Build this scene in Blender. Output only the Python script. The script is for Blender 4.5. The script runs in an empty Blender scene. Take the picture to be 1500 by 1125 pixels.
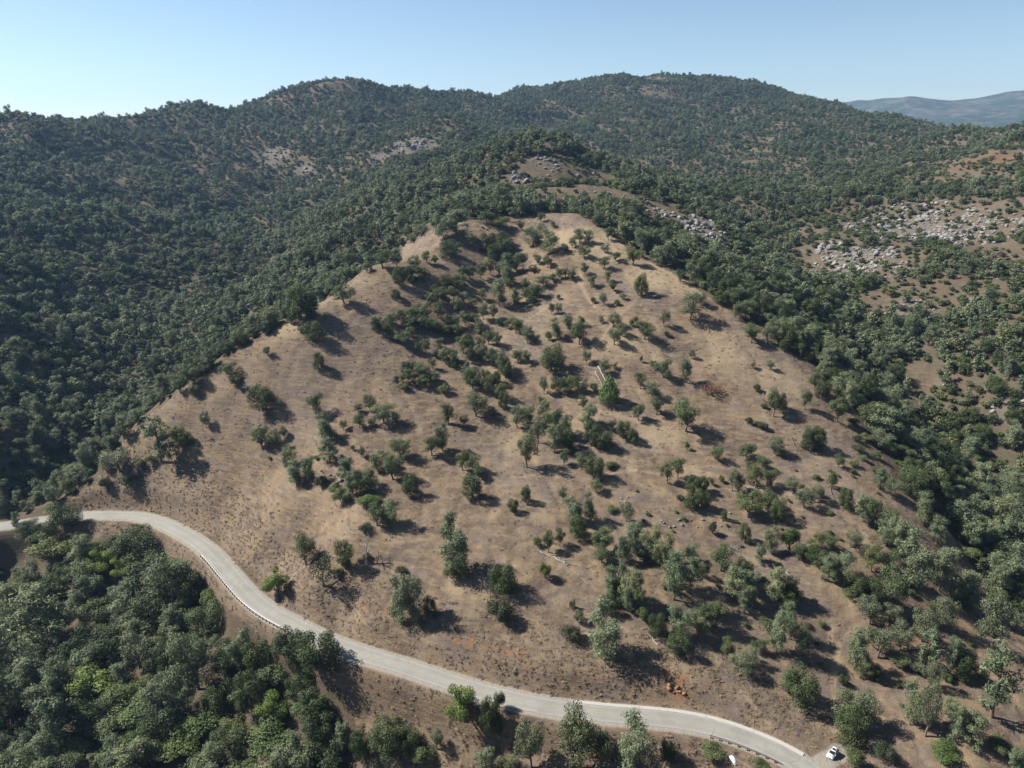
# Dry oak hillside with a road below it, seen from the air. All lengths in metres.
import bpy, bmesh, math
import numpy as np
from mathutils import Vector
SUN_STRENGTH, SKY_STRENGTH, EXPOSURE = 5.0, 0.053, 1.27
SKY_DUST, SKY_OZONE = 0.0, 1.6
HAZE, HAZE_COL = 5.5e-5, (0.38, 0.63, 1.0)
DENOISE = True
CAM_H = 156.0
CP, SP = 0.9460853588275453, 0.3239174181981494
CTRL = [(-58.8, 210.0, 0.2), (-33.2, 195.6, 3.0), (-10.7, 187.2, 4.4), (20.4, 176.4, 4.5), (49.5, 169.2, 3.5), (67.9, 164.4, 1.8), (-84.7, 234.0, 0.6), (-114.0, 266.4, 2.3), (-152.0, 288.0, 3.6), (-178.4, 297.6, 2.0), (-61.9, 229.2, 15.3), (-31.1, 219.6, 15.7), (0.0, 211.2, 15.8), (29.5, 205.2, 14.5), (55.7, 200.4, 12.6), (76.8, 194.4, 6.5), (87.3, 186.0, 2.8), (-97.8, 264.0, 13.2), (-61.8, 255.6, 23.7), (-29.4, 254.4, 24.4), (2.7, 253.2, 25.0), (33.9, 246.0, 22.9), (64.4, 242.4, 22.0), (93.6, 236.4, 19.6), (-161.5, 307.2, 18.2), (-135.2, 307.2, 25.1), (-95.7, 303.6, 33.3), (-57.3, 296.4, 36.2), (-21.4, 300.0, 34.7), (15.4, 302.4, 33.8), (51.2, 296.4, 36.2), (88.9, 290.4, 35.4), (121.0, 271.2, 28.2), (-191.3, 321.6, 17.1), (-167.2, 333.6, 37.4), (-140.0, 348.0, 55.8), (-111.2, 372.0, 69.4), (-112.3, 321.6, 46.7), (-76.1, 336.0, 55.8), (-44.7, 350.4, 55.1), (-17.8, 363.6, 55.0), (13.9, 356.4, 57.0), (51.1, 348.0, 59.3), (91.6, 345.6, 56.5), (121.0, 330.0, 50.8), (145.3, 306.0, 39.0), (-82.2, 414.0, 85.6), (-69.2, 379.2, 73.3), (-37.4, 390.0, 71.0), (-11.6, 404.4, 67.8), (26.9, 402.0, 72.2), (64.4, 397.2, 77.1), (97.4, 411.6, 84.1), (104.6, 374.4, 70.7), (132.4, 357.6, 61.4), (153.0, 326.4, 45.1), (165.8, 300.0, 28.1), (-48.2, 470.4, 98.0), (-29.4, 446.4, 88.5), (-2.1, 453.6, 83.2), (28.9, 439.2, 89.6), (62.1, 441.6, 93.4), (32.0, 494.4, 104.9), (49.4, 484.8, 104.1), (4.7, 504.0, 103.9), (-22.5, 486.0, 102.7), (102.9, 206.4, 11.0), (129.3, 225.6, 17.5), (149.2, 258.0, 22.5), (162.3, 249.6, 15.0), (115.7, 192.0, 3.2), (88.3, 165.6, -1.8), (89.1, 153.6, -2.0), (130.1, 177.6, -0.3), (109.5, 153.6, -2.0), (130.9, 156.0, 0.3), (160.5, 192.0, -2.1), (156.2, 216.0, 1.4), (136.1, 148.8, -2.9), (15.8, 576.0, 113.5), (54.8, 600.0, 117.1), (-5.9, 648.0, 116.8), (-27.5, 600.0, 109.1), (-62.3, 516.0, 97.1), (77.8, 564.0, 106.9), (96.5, 492.0, 90.8), (40.2, 726.0, 157.2), (25.6, 715.2, 151.1), (59.6, 723.6, 151.7), (74.2, 710.4, 139.0), (93.3, 686.4, 126.5), (113.4, 654.0, 114.2), (6.1, 674.4, 131.1), (42.3, 666.0, 127.4), (93.4, 600.0, 111.8), (115.8, 600.0, 106.4), (137.1, 546.0, 91.1), (156.1, 540.0, 86.9), (-135.7, 1080.0, 142.2), (-172.9, 1008.0, 125.8), (-90.1, 1116.0, 141.7), (-42.2, 936.0, 128.0), (-81.7, 816.0, 110.3), (-129.5, 744.0, 101.2), (-155.5, 672.0, 85.3), (-140.1, 600.0, 76.4), (-172.2, 552.0, 62.2), (-208.2, 350.4, -4.3), (-184.4, 366.0, 14.4), (-156.0, 381.6, 32.4), (-124.2, 405.6, 47.4), (-91.6, 446.4, 66.5), (-55.8, 489.6, 90.2), (-233.2, 309.6, -13.3), (-234.7, 348.0, -8.0), (-242.6, 414.0, -2.3), (-242.4, 504.0, 10.9), (-244.9, 624.0, 26.0), (-277.5, 828.0, 53.8), (-302.0, 1032.0, 84.5), (-257.0, 333.6, 10.1), (-272.8, 360.0, 18.3), (-280.8, 408.0, 17.4), (-308.2, 420.0, 39.3), (-317.5, 504.0, 31.2), (-367.0, 516.0, 63.4), (-352.9, 624.0, 55.8), (-472.0, 684.0, 96.4), (-445.1, 768.0, 89.1), (-356.5, 768.0, 68.3), (-620.9, 924.0, 148.1), (-549.9, 1020.0, 138.6), (-439.3, 1080.0, 119.0), (-671.1, 1008.0, 174.6), (-645.5, 1116.0, 169.1), (-598.3, 1200.0, 168.1), (-527.4, 1296.0, 192.8), (-487.8, 1344.0, 191.9), (-454.4, 1476.0, 222.2), (-362.1, 1596.0, 264.0), (-289.8, 1656.0, 256.0), (-229.1, 1740.0, 244.0), (-158.2, 1800.0, 241.2), (-84.5, 1920.0, 239.0), (-404.1, 1296.0, 166.8), (-317.8, 1380.0, 190.6), (-265.0, 1176.0, 125.8), (-191.9, 1440.0, 180.1), (18.4, 2100.0, 264.0), (155.3, 2220.0, 293.6), (298.3, 2280.0, 313.9), (401.5, 2304.0, 323.0), (536.9, 2280.0, 313.9), (679.8, 2220.0, 290.0), (809.4, 2040.0, 234.1), (890.3, 1824.0, 191.1), (910.2, 1620.0, 164.1), (14.9, 1680.0, 184.1), (159.4, 1800.0, 201.1), (317.9, 1800.0, 216.0), (471.9, 1776.0, 200.5), (577.3, 1620.0, 169.5), (0.0, 1380.0, 138.3), (190.3, 1416.0, 143.9), (372.0, 1380.0, 132.4), (525.6, 1296.0, 122.8), (594.8, 1200.0, 125.2), (240.4, 1056.0, 96.8), (318.3, 996.0, 91.4), (385.2, 936.0, 91.1), (469.4, 936.0, 99.4), (664.9, 1140.0, 141.4), (704.4, 1080.0, 155.9), (544.3, 864.0, 137.6), (596.7, 888.0, 148.4), (502.9, 828.0, 120.4), (471.3, 864.0, 111.4), (492.4, 720.0, 112.5), (436.4, 732.0, 98.8), (371.5, 732.0, 85.7), (310.8, 744.0, 71.0), (263.8, 768.0, 68.3), (261.8, 648.0, 58.0), (282.7, 600.0, 59.7), (321.4, 600.0, 65.3), (389.3, 624.0, 79.0), (395.1, 564.0, 81.2), (266.1, 504.0, 46.1), (309.8, 498.0, 52.2), (332.7, 462.0, 55.3), (260.6, 444.0, 32.7), (285.3, 414.0, 32.6), (287.2, 384.0, 25.5), (197.3, 600.0, 65.3), (207.7, 546.0, 52.8), (223.4, 492.0, 39.0), (236.1, 444.0, 23.6), (246.1, 402.0, 10.9), (258.1, 372.0, 1.6), (267.0, 342.0, -9.1), (203.4, 366.0, 16.0), (204.4, 324.0, 7.0), (202.6, 285.6, 1.5), (216.0, 266.4, -7.5), (188.2, 249.6, -6.6), (-205.9, 276.0, -13.4), (-176.9, 273.6, -8.6), (-150.3, 266.4, -10.8), (-222.8, 270.0, -26.7), (-178.7, 256.8, -21.1), (-135.2, 244.8, -12.8), (-108.0, 230.4, -11.9), (-200.3, 234.0, -33.5), (-160.2, 225.6, -29.8), (-121.2, 216.0, -21.9), (-87.5, 206.4, -14.0), (-63.7, 196.8, -13.0), (-40.7, 183.6, -8.2), (-172.6, 192.0, -35.6), (-134.3, 186.0, -32.5), (-98.8, 182.4, -28.8), (-70.0, 176.4, -22.7), (-48.3, 175.2, -18.9), (-26.4, 170.4, -11.5), (-5.9, 164.4, -9.3), (19.0, 157.2, -5.7), (37.3, 153.6, -4.4), (57.0, 151.2, -3.1), (-228.0, 360.0, 3.6), (-180.0, 396.0, 19.2), (36.0, 564.0, 103.2), (0.0, 624.0, 105.6), (72.0, 648.0, 111.6), (156.0, 516.0, 69.6), (192.0, 480.0, 57.6), (-72.0, 516.0, 79.2), (-108.0, 456.0, 66.0), (120.0, 768.0, 126.0), (0.0, 840.0, 127.2), (72.0, 912.0, 100.8), (-72.0, 936.0, 120.0), (72.0, 1080.0, 96.0), (-120.0, 1260.0, 180.0), (-120.0, 1200.0, 153.6), (180.0, 1200.0, 91.2), (300.0, 1020.0, 74.4), (-504.0, 360.0, 90.0), (-432.0, 276.0, 45.6), (-624.0, 600.0, 134.4), (-960.0, 1080.0, 150.0), (-1320.0, 1560.0, 156.0), (-1680.0, 840.0, 240.0), (-960.0, 480.0, 180.0), (-720.0, 240.0, 120.0), (-1080.0, 120.0, 168.0), (-600.0, 0.0, 60.0), (-360.0, 180.0, 6.0), (-240.0, 120.0, -30.0), (-120.0, 72.0, -33.6), (0.0, 72.0, -33.6), (120.0, 72.0, -28.8), (240.0, 72.0, -19.2), (0.0, -120.0, 12.0), (-360.0, -240.0, 72.0), (360.0, -240.0, 72.0), (360.0, 72.0, 12.0), (504.0, 180.0, 48.0), (312.0, 156.0, -2.4), (360.0, 240.0, 7.2), (396.0, 288.0, 14.4), (-600.0, 2040.0, 132.0), (-1080.0, 2280.0, 108.0), (-360.0, 2400.0, 132.0), (240.0, 3120.0, 180.0), (720.0, 3120.0, 180.0), (1440.0, 2760.0, 144.0), (-720.0, 3120.0, 120.0), (720.0, 840.0, 180.0), (840.0, 600.0, 180.0), (660.0, 420.0, 132.0), (1080.0, 1080.0, 192.0), (1320.0, 1680.0, 132.0), (1080.0, 1800.0, 144.0), (1680.0, 2160.0, 120.0), (1800.0, 1080.0, 216.0), (504.0, 312.0, 72.0), (-744.0, 1680.0, 132.0), (-480.0, 1860.0, 168.0), (-840.0, 1200.0, 141.6)]
ROAD = [(-263.52, 267.85, -8.4), (-248.15, 274.59, -7.8), (-236.56, 279.3, -7.2), (-226.55, 282.24, -7.2), (-215.56, 284.17, -6.6), (-206.49, 286.87, -6.24), (-193.59, 288.67, -5.52), (-180.66, 287.69, -4.8), (-167.33, 285.69, -4.2), (-155.51, 280.11, -3.6), (-143.53, 272.11, -3.0), (-132.51, 263.37, -2.4), (-119.72, 251.19, -1.92), (-106.62, 235.76, -1.44), (-93.88, 221.28, -1.2), (-83.66, 212.28, -0.96), (-73.56, 205.28, -0.72), (-64.3, 198.97, -0.48), (-55.23, 193.78, -0.24), (-43.16, 188.15, 0.0), (-31.75, 183.5, 0.0), (-20.71, 178.44, 0.0), (-10.16, 174.01, 0.0), (0.0, 170.56, 0.0), (9.87, 167.61, 0.0), (19.58, 165.77, 0.0), (29.2, 164.48, 0.0), (38.75, 163.46, 0.0), (48.12, 162.06, 0.0), (57.05, 159.45, 0.0), (65.28, 155.36, 0.0), (72.79, 150.29, 0.0), (77.29, 145.46, 0.0), (80.53, 140.45, 0.0), (83.11, 134.53, 0.0)]
LOWER_SLOPE = [(45.6, 255.0), (85.9, 266.2), (124.2, 280.4), (147.1, 265.8), (161.0, 241.0), (174.4, 211.7), (137.3, 153.6), (100.8, 151.1), (95.1, 163.1), (91.6, 177.1), (76.0, 177.3), (58.1, 172.2), (41.4, 180.6)]
OPEN_HILL = [(-214.0, 291.7), (-201.2, 298.2), (-193.8, 303.7), (-189.2, 313.0), (-179.4, 323.6), (-164.8, 327.9), (-149.6, 334.6), (-135.6, 340.3), (-119.1, 349.6), (-107.6, 358.8), (-113.8, 458.0), (-81.4, 409.7), (-80.7, 538.6), (-50.8, 496.2), (-22.4, 483.2), (4.7, 506.4), (33.4, 517.0), (50.3, 484.8), (63.2, 451.4), (76.4, 427.1), (95.4, 401.3), (112.0, 375.0), (122.8, 361.1), (136.0, 346.4), (147.2, 328.9), (154.1, 311.4), (159.6, 297.0), (163.7, 281.2), (163.8, 263.1), (178.9, 255.5), (180.2, 237.3), (188.4, 224.2), (200.7, 206.1), (158.1, 152.5), (123.2, 128.0), (83.4, 141.0), (76.5, 145.7), (65.4, 155.7), (48.3, 162.6), (29.2, 164.8), (9.9, 167.9), (-10.2, 174.3), (-31.8, 183.8), (-55.4, 194.3), (-73.7, 205.7), (-94.0, 221.5), (-119.8, 251.4), (-143.8, 272.6), (-167.2, 285.5), (-193.6, 288.7)]
ROAD_BANK = [(-211.1, 286.8), (-193.3, 288.1), (-167.2, 285.5), (-143.8, 272.6), (-119.8, 251.4), (-94.0, 221.5), (-73.7, 205.7), (-55.4, 194.3), (-31.8, 183.8), (-10.2, 174.3), (9.9, 167.9), (29.2, 164.8), (48.3, 162.6), (65.4, 155.7), (76.5, 145.7), (83.4, 141.0), (82.1, 126.0), (42.5, 133.0), (-28.1, 146.7), (-49.9, 160.1), (-45.9, 173.4), (-50.2, 180.8), (-57.3, 186.0), (-71.9, 195.6), (-83.3, 203.1), (-97.9, 215.4), (-117.7, 236.7), (-135.0, 253.4), (-153.3, 268.1), (-177.6, 275.0), (-198.5, 280.1)]
RAVINE = [(-265.2, 273.5), (-206.9, 278.8), (-177.1, 273.7), (-153.1, 267.4), (-135.0, 253.2), (-117.7, 236.4), (-97.9, 215.1), (-71.9, 195.5), (-57.3, 185.8), (-45.9, 173.3), (-49.3, 157.0), (-184.4, 163.0)]
CLEARINGS = [(535.4, 847.5, 61.2, 0.34), (474.5, 808.6, 29.4, 0.35), (30.2, 666.7, 24.2, 0.12), (26.7, 583.4, 19.2, 0.12), (57.2, 661.1, 25.3, 0.14), (5.9, 649.8, 14.2, 0.2), (64.6, 589.9, 16.2, 0.14), (79.5, 578.4, 15.9, 0.16), (95.8, 563.0, 18.6, 0.2), (115.0, 553.0, 15.3, 0.25), (131.6, 545.2, 15.2, 0.3), (86.8, 681.4, 17.4, 0.2), (25.9, 565.3, 15.6, 0.25), (53.0, 578.5, 15.9, 0.2), (-141.1, 1123.4, 46.4, 0.14), (-185.2, 1080.3, 19.5, 0.35), (-366.0, 1161.1, 31.4, 0.15), (-391.3, 1108.4, 18.1, 0.3), (-334.7, 1019.7, 13.1, 0.2), (-230.1, 926.3, 15.3, 0.4), (364.2, 673.4, 75.4, 0.46), (281.4, 595.3, 42.2, 0.44), (399.9, 661.7, 58.4, 0.46), (380.4, 562.3, 37.0, 0.3), (281.2, 500.6, 31.2, 0.3), (273.2, 646.2, 20.6, 0.2), (323.5, 489.9, 21.1, 0.35), (282.0, 704.3, 15.7, 0.4), (141.9, 545.4, 21.3, 0.2), (202.7, 668.8, 15.0, 0.25), (247.8, 418.6, 11.7, 0.15), (241.9, 428.4, 7.6, 0.2), (385.7, 2210.7, 86.8, 0.45), (203.3, 1629.8, 29.0, 0.4), (399.1, 1279.8, 30.1, 0.3), (481.9, 1495.6, 37.5, 0.4), (345.3, 1546.7, 30.4, 0.4), (360.9, 1959.9, 41.2, 0.45), (-348.0, 1531.2, 34.8, 0.3), (-443.9, 1460.1, 28.3, 0.35), (-308.9, 1116.5, 16.2, 0.3), (-70.4, 703.1, 9.0, 0.3), (-306.4, 429.3, 6.7, 0.45), (-286.0, 417.7, 5.0, 0.5), (-330.9, 540.2, 7.2, 0.4), (-316.6, 554.2, 6.4, 0.4), (-357.8, 511.8, 6.8, 0.5), (-369.9, 711.5, 10.6, 0.4), (-469.5, 912.6, 13.3, 0.5), (50.9, 454.7, 3.4, 0.3), (128.3, 580.9, 8.6, 0.15), (242.1, 809.8, 11.9, 0.45), (526.3, 895.9, 16.2, 0.3), (232.7, 366.6, 6.0, 0.2), (240.7, 346.3, 8.6, 0.25), (236.2, 397.6, 6.4, 0.25), (-246.4, 323.2, 3.4, 0.5)]
RED = [(-21.7, 191.0, 2.8, 0.7), (-17.7, 189.9, 3.0, 0.8), (-12.9, 188.8, 3.0, 0.85), (-9.0, 187.2, 2.8, 0.8), (-5.1, 185.7, 2.8, 0.8), (-1.3, 183.8, 2.9, 0.85), (2.5, 182.1, 2.9, 0.85), (6.2, 180.0, 2.7, 0.8), (4.5, 178.3, 2.7, 0.7), (-10.6, 184.6, 2.5, 0.6), (-4.2, 181.4, 3.3, 0.5), (14.3, 176.4, 1.8, 0.7), (20.3, 176.0, 2.0, 0.7), (45.6, 175.2, 2.4, 1), (48.0, 171.9, 4.4, 1), (-50.0, 208.7, 2.1, 0.9), (-45.5, 205.8, 1.8, 0.9), (-42.0, 204.3, 1.8, 0.8), (-34.3, 205.5, 2.1, 0.7), (-124.6, 344.1, 13.5, 0.55), (-131.6, 325.7, 9.1, 0.6), (-105.8, 336.8, 7.3, 0.6), (-85.6, 352.1, 4.8, 0.4), (-135.2, 307.2, 9.4, 0.4), (42.2, 310.4, 3.8, 0.7), (92.2, 310.9, 3.1, 0.5), (104.2, 203.8, 5.9, 0.5), (535.4, 847.5, 45.9, 1.0), (476.3, 805.5, 22.0, 0.8), (112.0, 162.4, 7.7, 0.4), (143.0, 178.3, 4.1, 0.5), (159.0, 186.2, 4.3, 0.6), (42.1, 172.6, 6.0, 0.5), (69.9, 171.1, 5.2, 0.5), (-2.3, 206.5, 2.3, 0.4), (126.7, 287.8, 5.9, 0.4), (143.9, 264.9, 8.3, 0.4)]
STRAW = [(53.6, 440.5, 16.5, 0.9), (38.3, 456.2, 12.8, 0.8), (81.2, 407.8, 13.9, 0.9), (97.2, 391.3, 9.7, 0.8), (57.5, 345.5, 8.8, 0.8), (70.3, 340.0, 10.0, 0.5), (103.8, 340.0, 13.4, 0.6), (-16.6, 264.4, 5.5, 0.5), (2.9, 283.1, 8.8, 0.6), (-110.5, 349.7, 5.4, 0.9), (-18.4, 208.6, 2.8, 0.9), (10.1, 237.4, 4.0, 0.7), (112.7, 207.5, 6.0, 0.6), (147.2, 209.4, 3.7, 0.9), (32.7, 235.2, 2.5, 0.6), (-6.7, 337.8, 5.4, 0.8), (-54.4, 297.1, 3.0, 0.8), (-18.5, 381.5, 5.9, 0.8), (125.0, 321.5, 12.8, 0.5), (64.7, 287.3, 8.8, 0.6), (69.4, 266.7, 8.3, 0.5), (33.8, 303.2, 4.9, 0.7), (100.2, 183.3, 2.1, 0.7), (-60.2, 316.1, 5.1, 0.4), (-37.6, 280.4, 5.8, 0.3), (84.1, 220.7, 3.8, 0.6)]
ROCKY = [(372.4, 689.6, 44.9, 0.7), (284.0, 601.7, 22.7, 0.7), (387.6, 639.5, 29.8, 0.6), (274.9, 492.2, 11.4, 0.9), (-141.1, 1123.4, 36.3, 1), (-185.2, 1080.3, 19.5, 0.8), (-368.5, 1170.0, 25.3, 0.9), (-362.0, 1126.7, 20.4, 0.8), (-230.1, 926.3, 15.3, 0.9), (142.2, 547.3, 17.3, 1), (30.6, 677.0, 13.5, 0.6), (5.9, 646.6, 8.2, 0.7), (276.1, 374.3, 7.6, 0.8), (257.6, 410.0, 5.7, 0.7), (-309.6, 1119.8, 14.2, 0.9), (-342.1, 1023.2, 9.4, 0.9), (-335.8, 1536.2, 24.2, 0.5), (203.3, 1629.8, 20.3, 0.6), (281.5, 653.2, 12.2, 0.9), (96.5, 550.5, 8.1, 0.5), (-85.3, 272.1, 4.5, 0.5), (-68.5, 268.0, 3.4, 0.8), (-115.5, 306.7, 3.7, 0.6), (63.6, 238.3, 5.6, 0.6), (382.8, 1303.3, 16.5, 0.6), (392.3, 1296.2, 11.7, 0.8), (-95.3, 959.9, 10.4, 0.7), (-29.5, 1319.3, 9.4, 0.7)]
BOULDERS = [(372.4, 689.6, 64.2, 900, 5.4), (284.0, 601.7, 32.9, 480, 5.6), (281.2, 644.7, 10.9, 50, 8), (387.6, 639.5, 47.7, 520, 4.6), (364.6, 714.1, 14.6, 60, 7), (398.9, 707.0, 10.5, 40, 7), (411.7, 622.7, 23.2, 90, 4), (291.4, 558.6, 21.2, 150, 3.4), (274.3, 486.1, 16.9, 130, 3.0), (411.5, 642.4, 23.9, 60, 3), (352.6, 512.8, 14.6, 50, 2.8), (-141.1, 1123.4, 36.3, 150, 7), (-152.6, 1056.7, 22.9, 50, 7), (-190.1, 1080.3, 19.5, 40, 5), (-367.7, 1167.0, 23.1, 50, 8), (-376.5, 1124.0, 12.2, 14, 9), (-333.0, 1014.0, 7.4, 12, 9), (-228.2, 918.1, 13.5, 40, 6), (141.9, 545.4, 17.2, 170, 5), (206.5, 682.5, 12.7, 60, 5), (30.7, 679.5, 13.5, 50, 5.5), (5.9, 649.8, 9.5, 40, 6), (57.1, 703.7, 10.2, 30, 5), (29.5, 648.2, 15.3, 70, 3.4), (73.9, 676.8, 18.5, 80, 3.4), (93.1, 561.9, 18.6, 90, 4), (115.4, 554.8, 10.3, 60, 4), (38.1, 643.6, 9.4, 40, 2.4), (63.3, 576.3, 12.7, 30, 3), (78.6, 550.3, 10.1, 30, 3), (276.4, 375.0, 8.3, 60, 3), (259.9, 411.1, 6.5, 40, 2.4), (-308.9, 1116.5, 12.1, 14, 7), (-291.8, 1087.3, 9.9, 8, 6), (-334.3, 1562.7, 21.8, 16, 7), (203.3, 1629.8, 17.4, 10, 8), (384.8, 1298.1, 11.7, 8, 9), (403.0, 1320.5, 11.9, 8, 9), (-29.5, 1319.3, 7.1, 5, 9), (-69.3, 961.3, 6.9, 6, 7), (-32.2, 497.2, 2.8, 6, 3), (605.5, 1506.2, 26.9, 8, 6), (380.0, 1464.4, 18.3, 8, 8), (174.9, 733.5, 13.5, 10, 4), (515.3, 1113.0, 5.1, 3, 6), (-110.8, 651.2, 3.0, 3, 6), (-172.1, 815.3, 6.0, 6, 5), (464.4, 1480.7, 18.6, 8, 7), (366.9, 1997.8, 41.9, 14, 7)]
TRAILS = [([(39.5, 417.0), (39.6, 403.3), (41.4, 392.9), (44.9, 381.9)], 1.0), ([(67.0, 383.6), (59.9, 374.0), (53.1, 365.4), (44.4, 349.4), (37.7, 341.4)], 0.8), ([(34.9, 308.6), (43.0, 303.6), (53.1, 299.1), (57.2, 296.2)], 1.2), ([(47.3, 267.1), (57.9, 264.4), (68.6, 262.6), (78.7, 259.2)], 0.7), ([(114.4, 201.4), (107.4, 198.3), (102.1, 193.4), (99.2, 187.5), (99.8, 182.1)], 1.0), ([(117.7, 199.8), (109.1, 195.0), (102.9, 188.7), (100.5, 183.3)], 0.8), ([(98.3, 180.9), (95.4, 172.9), (92.1, 165.4), (90.3, 158.3)], 0.9), ([(66.7, 170.7), (69.1, 165.1), (72.3, 159.7)], 0.7), ([(0.0, 263.1), (13.8, 264.9), (25.1, 268.0)], 0.6), ([(52.4, 283.6), (62.1, 289.2), (71.8, 294.1)], 0.7), ([(129.1, 235.7), (127.9, 229.2), (130.3, 225.0)], 1.6), ([(7.4, 380.5), (18.8, 390.7), (30.6, 398.8)], 0.5), ([(74.8, 266.2), (84.9, 262.2), (99.2, 255.0), (109.0, 252.3)], 0.9)]
TURNOUT = [(81.8, 147.9), (86.0, 150.3), (89.2, 153.2)]
CAR = (85.7, 150.8)
CAR_H = -3.941
PANEL = (59.2, 150.0)
KERB_A = (17.4, 168.0)
KERB_B = (78.3, 147.9)
RAIL1 = [(-123.5, 250.2), (-67.8, 201.1)]
RAIL2 = [(56.1, 159.5), (73.1, 150.0)]
LOGS = [(41.5, 332.9, 45.1, 320.4, 0.38, 'long bleached fallen trunk lying down the slope above the conical cedar', 'fallen log', 'dead_wood', 5), (40.0, 330.1, 42.8, 319.0, 0.26, 'thinner bleached trunk lying beside the long fallen one above the cedar', 'fallen log', 'dead_wood', 3), (93.2, 215.6, 95.8, 212.7, 0.3, 'short white fallen log on the brown slope above the pines', 'fallen log', 'dead_wood', 1), (9.8, 220.8, 13.3, 218.4, 0.25, 'pale fallen trunk below the dead trees on mid slope', 'fallen log', 'dead_wood', 2), (14.2, 218.4, 19.2, 214.4, 0.28, 'tangle of bleached fallen branches below the pale trunk', 'brush pile', 'dead_wood', 14), (25.6, 199.9, 27.8, 198.1, 0.14, 'small pile of white fallen twigs on the lower slope', 'brush pile', 'dead_wood', 8), (19.8, 213.2, 25.5, 206.7, 0.1, 'faint grey heap of dead twigs on the open slope', 'brush pile', 'dead_wood', 16), (120.4, 288.2, 120.2, 278.8, 0.25, 'dark rotting log in the small gully by the grey oak', 'fallen log', 'burnt_wood', 4), (124.9, 255.8, 123.7, 247.9, 0.3, 'dark broken log beside the narrow upright shrub', 'fallen log', 'burnt_wood', 3), (47.0, 282.5, 56.5, 291.3, 0.12, 'grey fallen twigs beside the dark oak below the trail', 'brush pile', 'dead_wood', 6), (82.7, 321.5, 88.6, 315.8, 0.14, 'grey fallen limb above the rusty dead shrub', 'fallen log', 'dead_wood', 4), (21.3, 260.8, 25.4, 264.2, 0.12, 'bleached twigs beneath the dark oak clump', 'brush pile', 'dead_wood', 7), (44.6, 183.6, 42.4, 187.2, 0.18, 'pale broken limb under the yellow green shrub', 'fallen log', 'dead_wood', 2), (75.4, 189.4, 79.0, 186.9, 0.12, 'grey fallen branch under the pines near the road', 'fallen log', 'dead_wood', 3), (78.3, 226.1, 81.0, 224.3, 0.16, 'pale forked fallen limb on the slope', 'fallen log', 'dead_wood', 5), (125.1, 215.1, 127.4, 214.0, 0.14, 'pale thin log beside the forked oak', 'fallen log', 'dead_wood', 1)]
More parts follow.
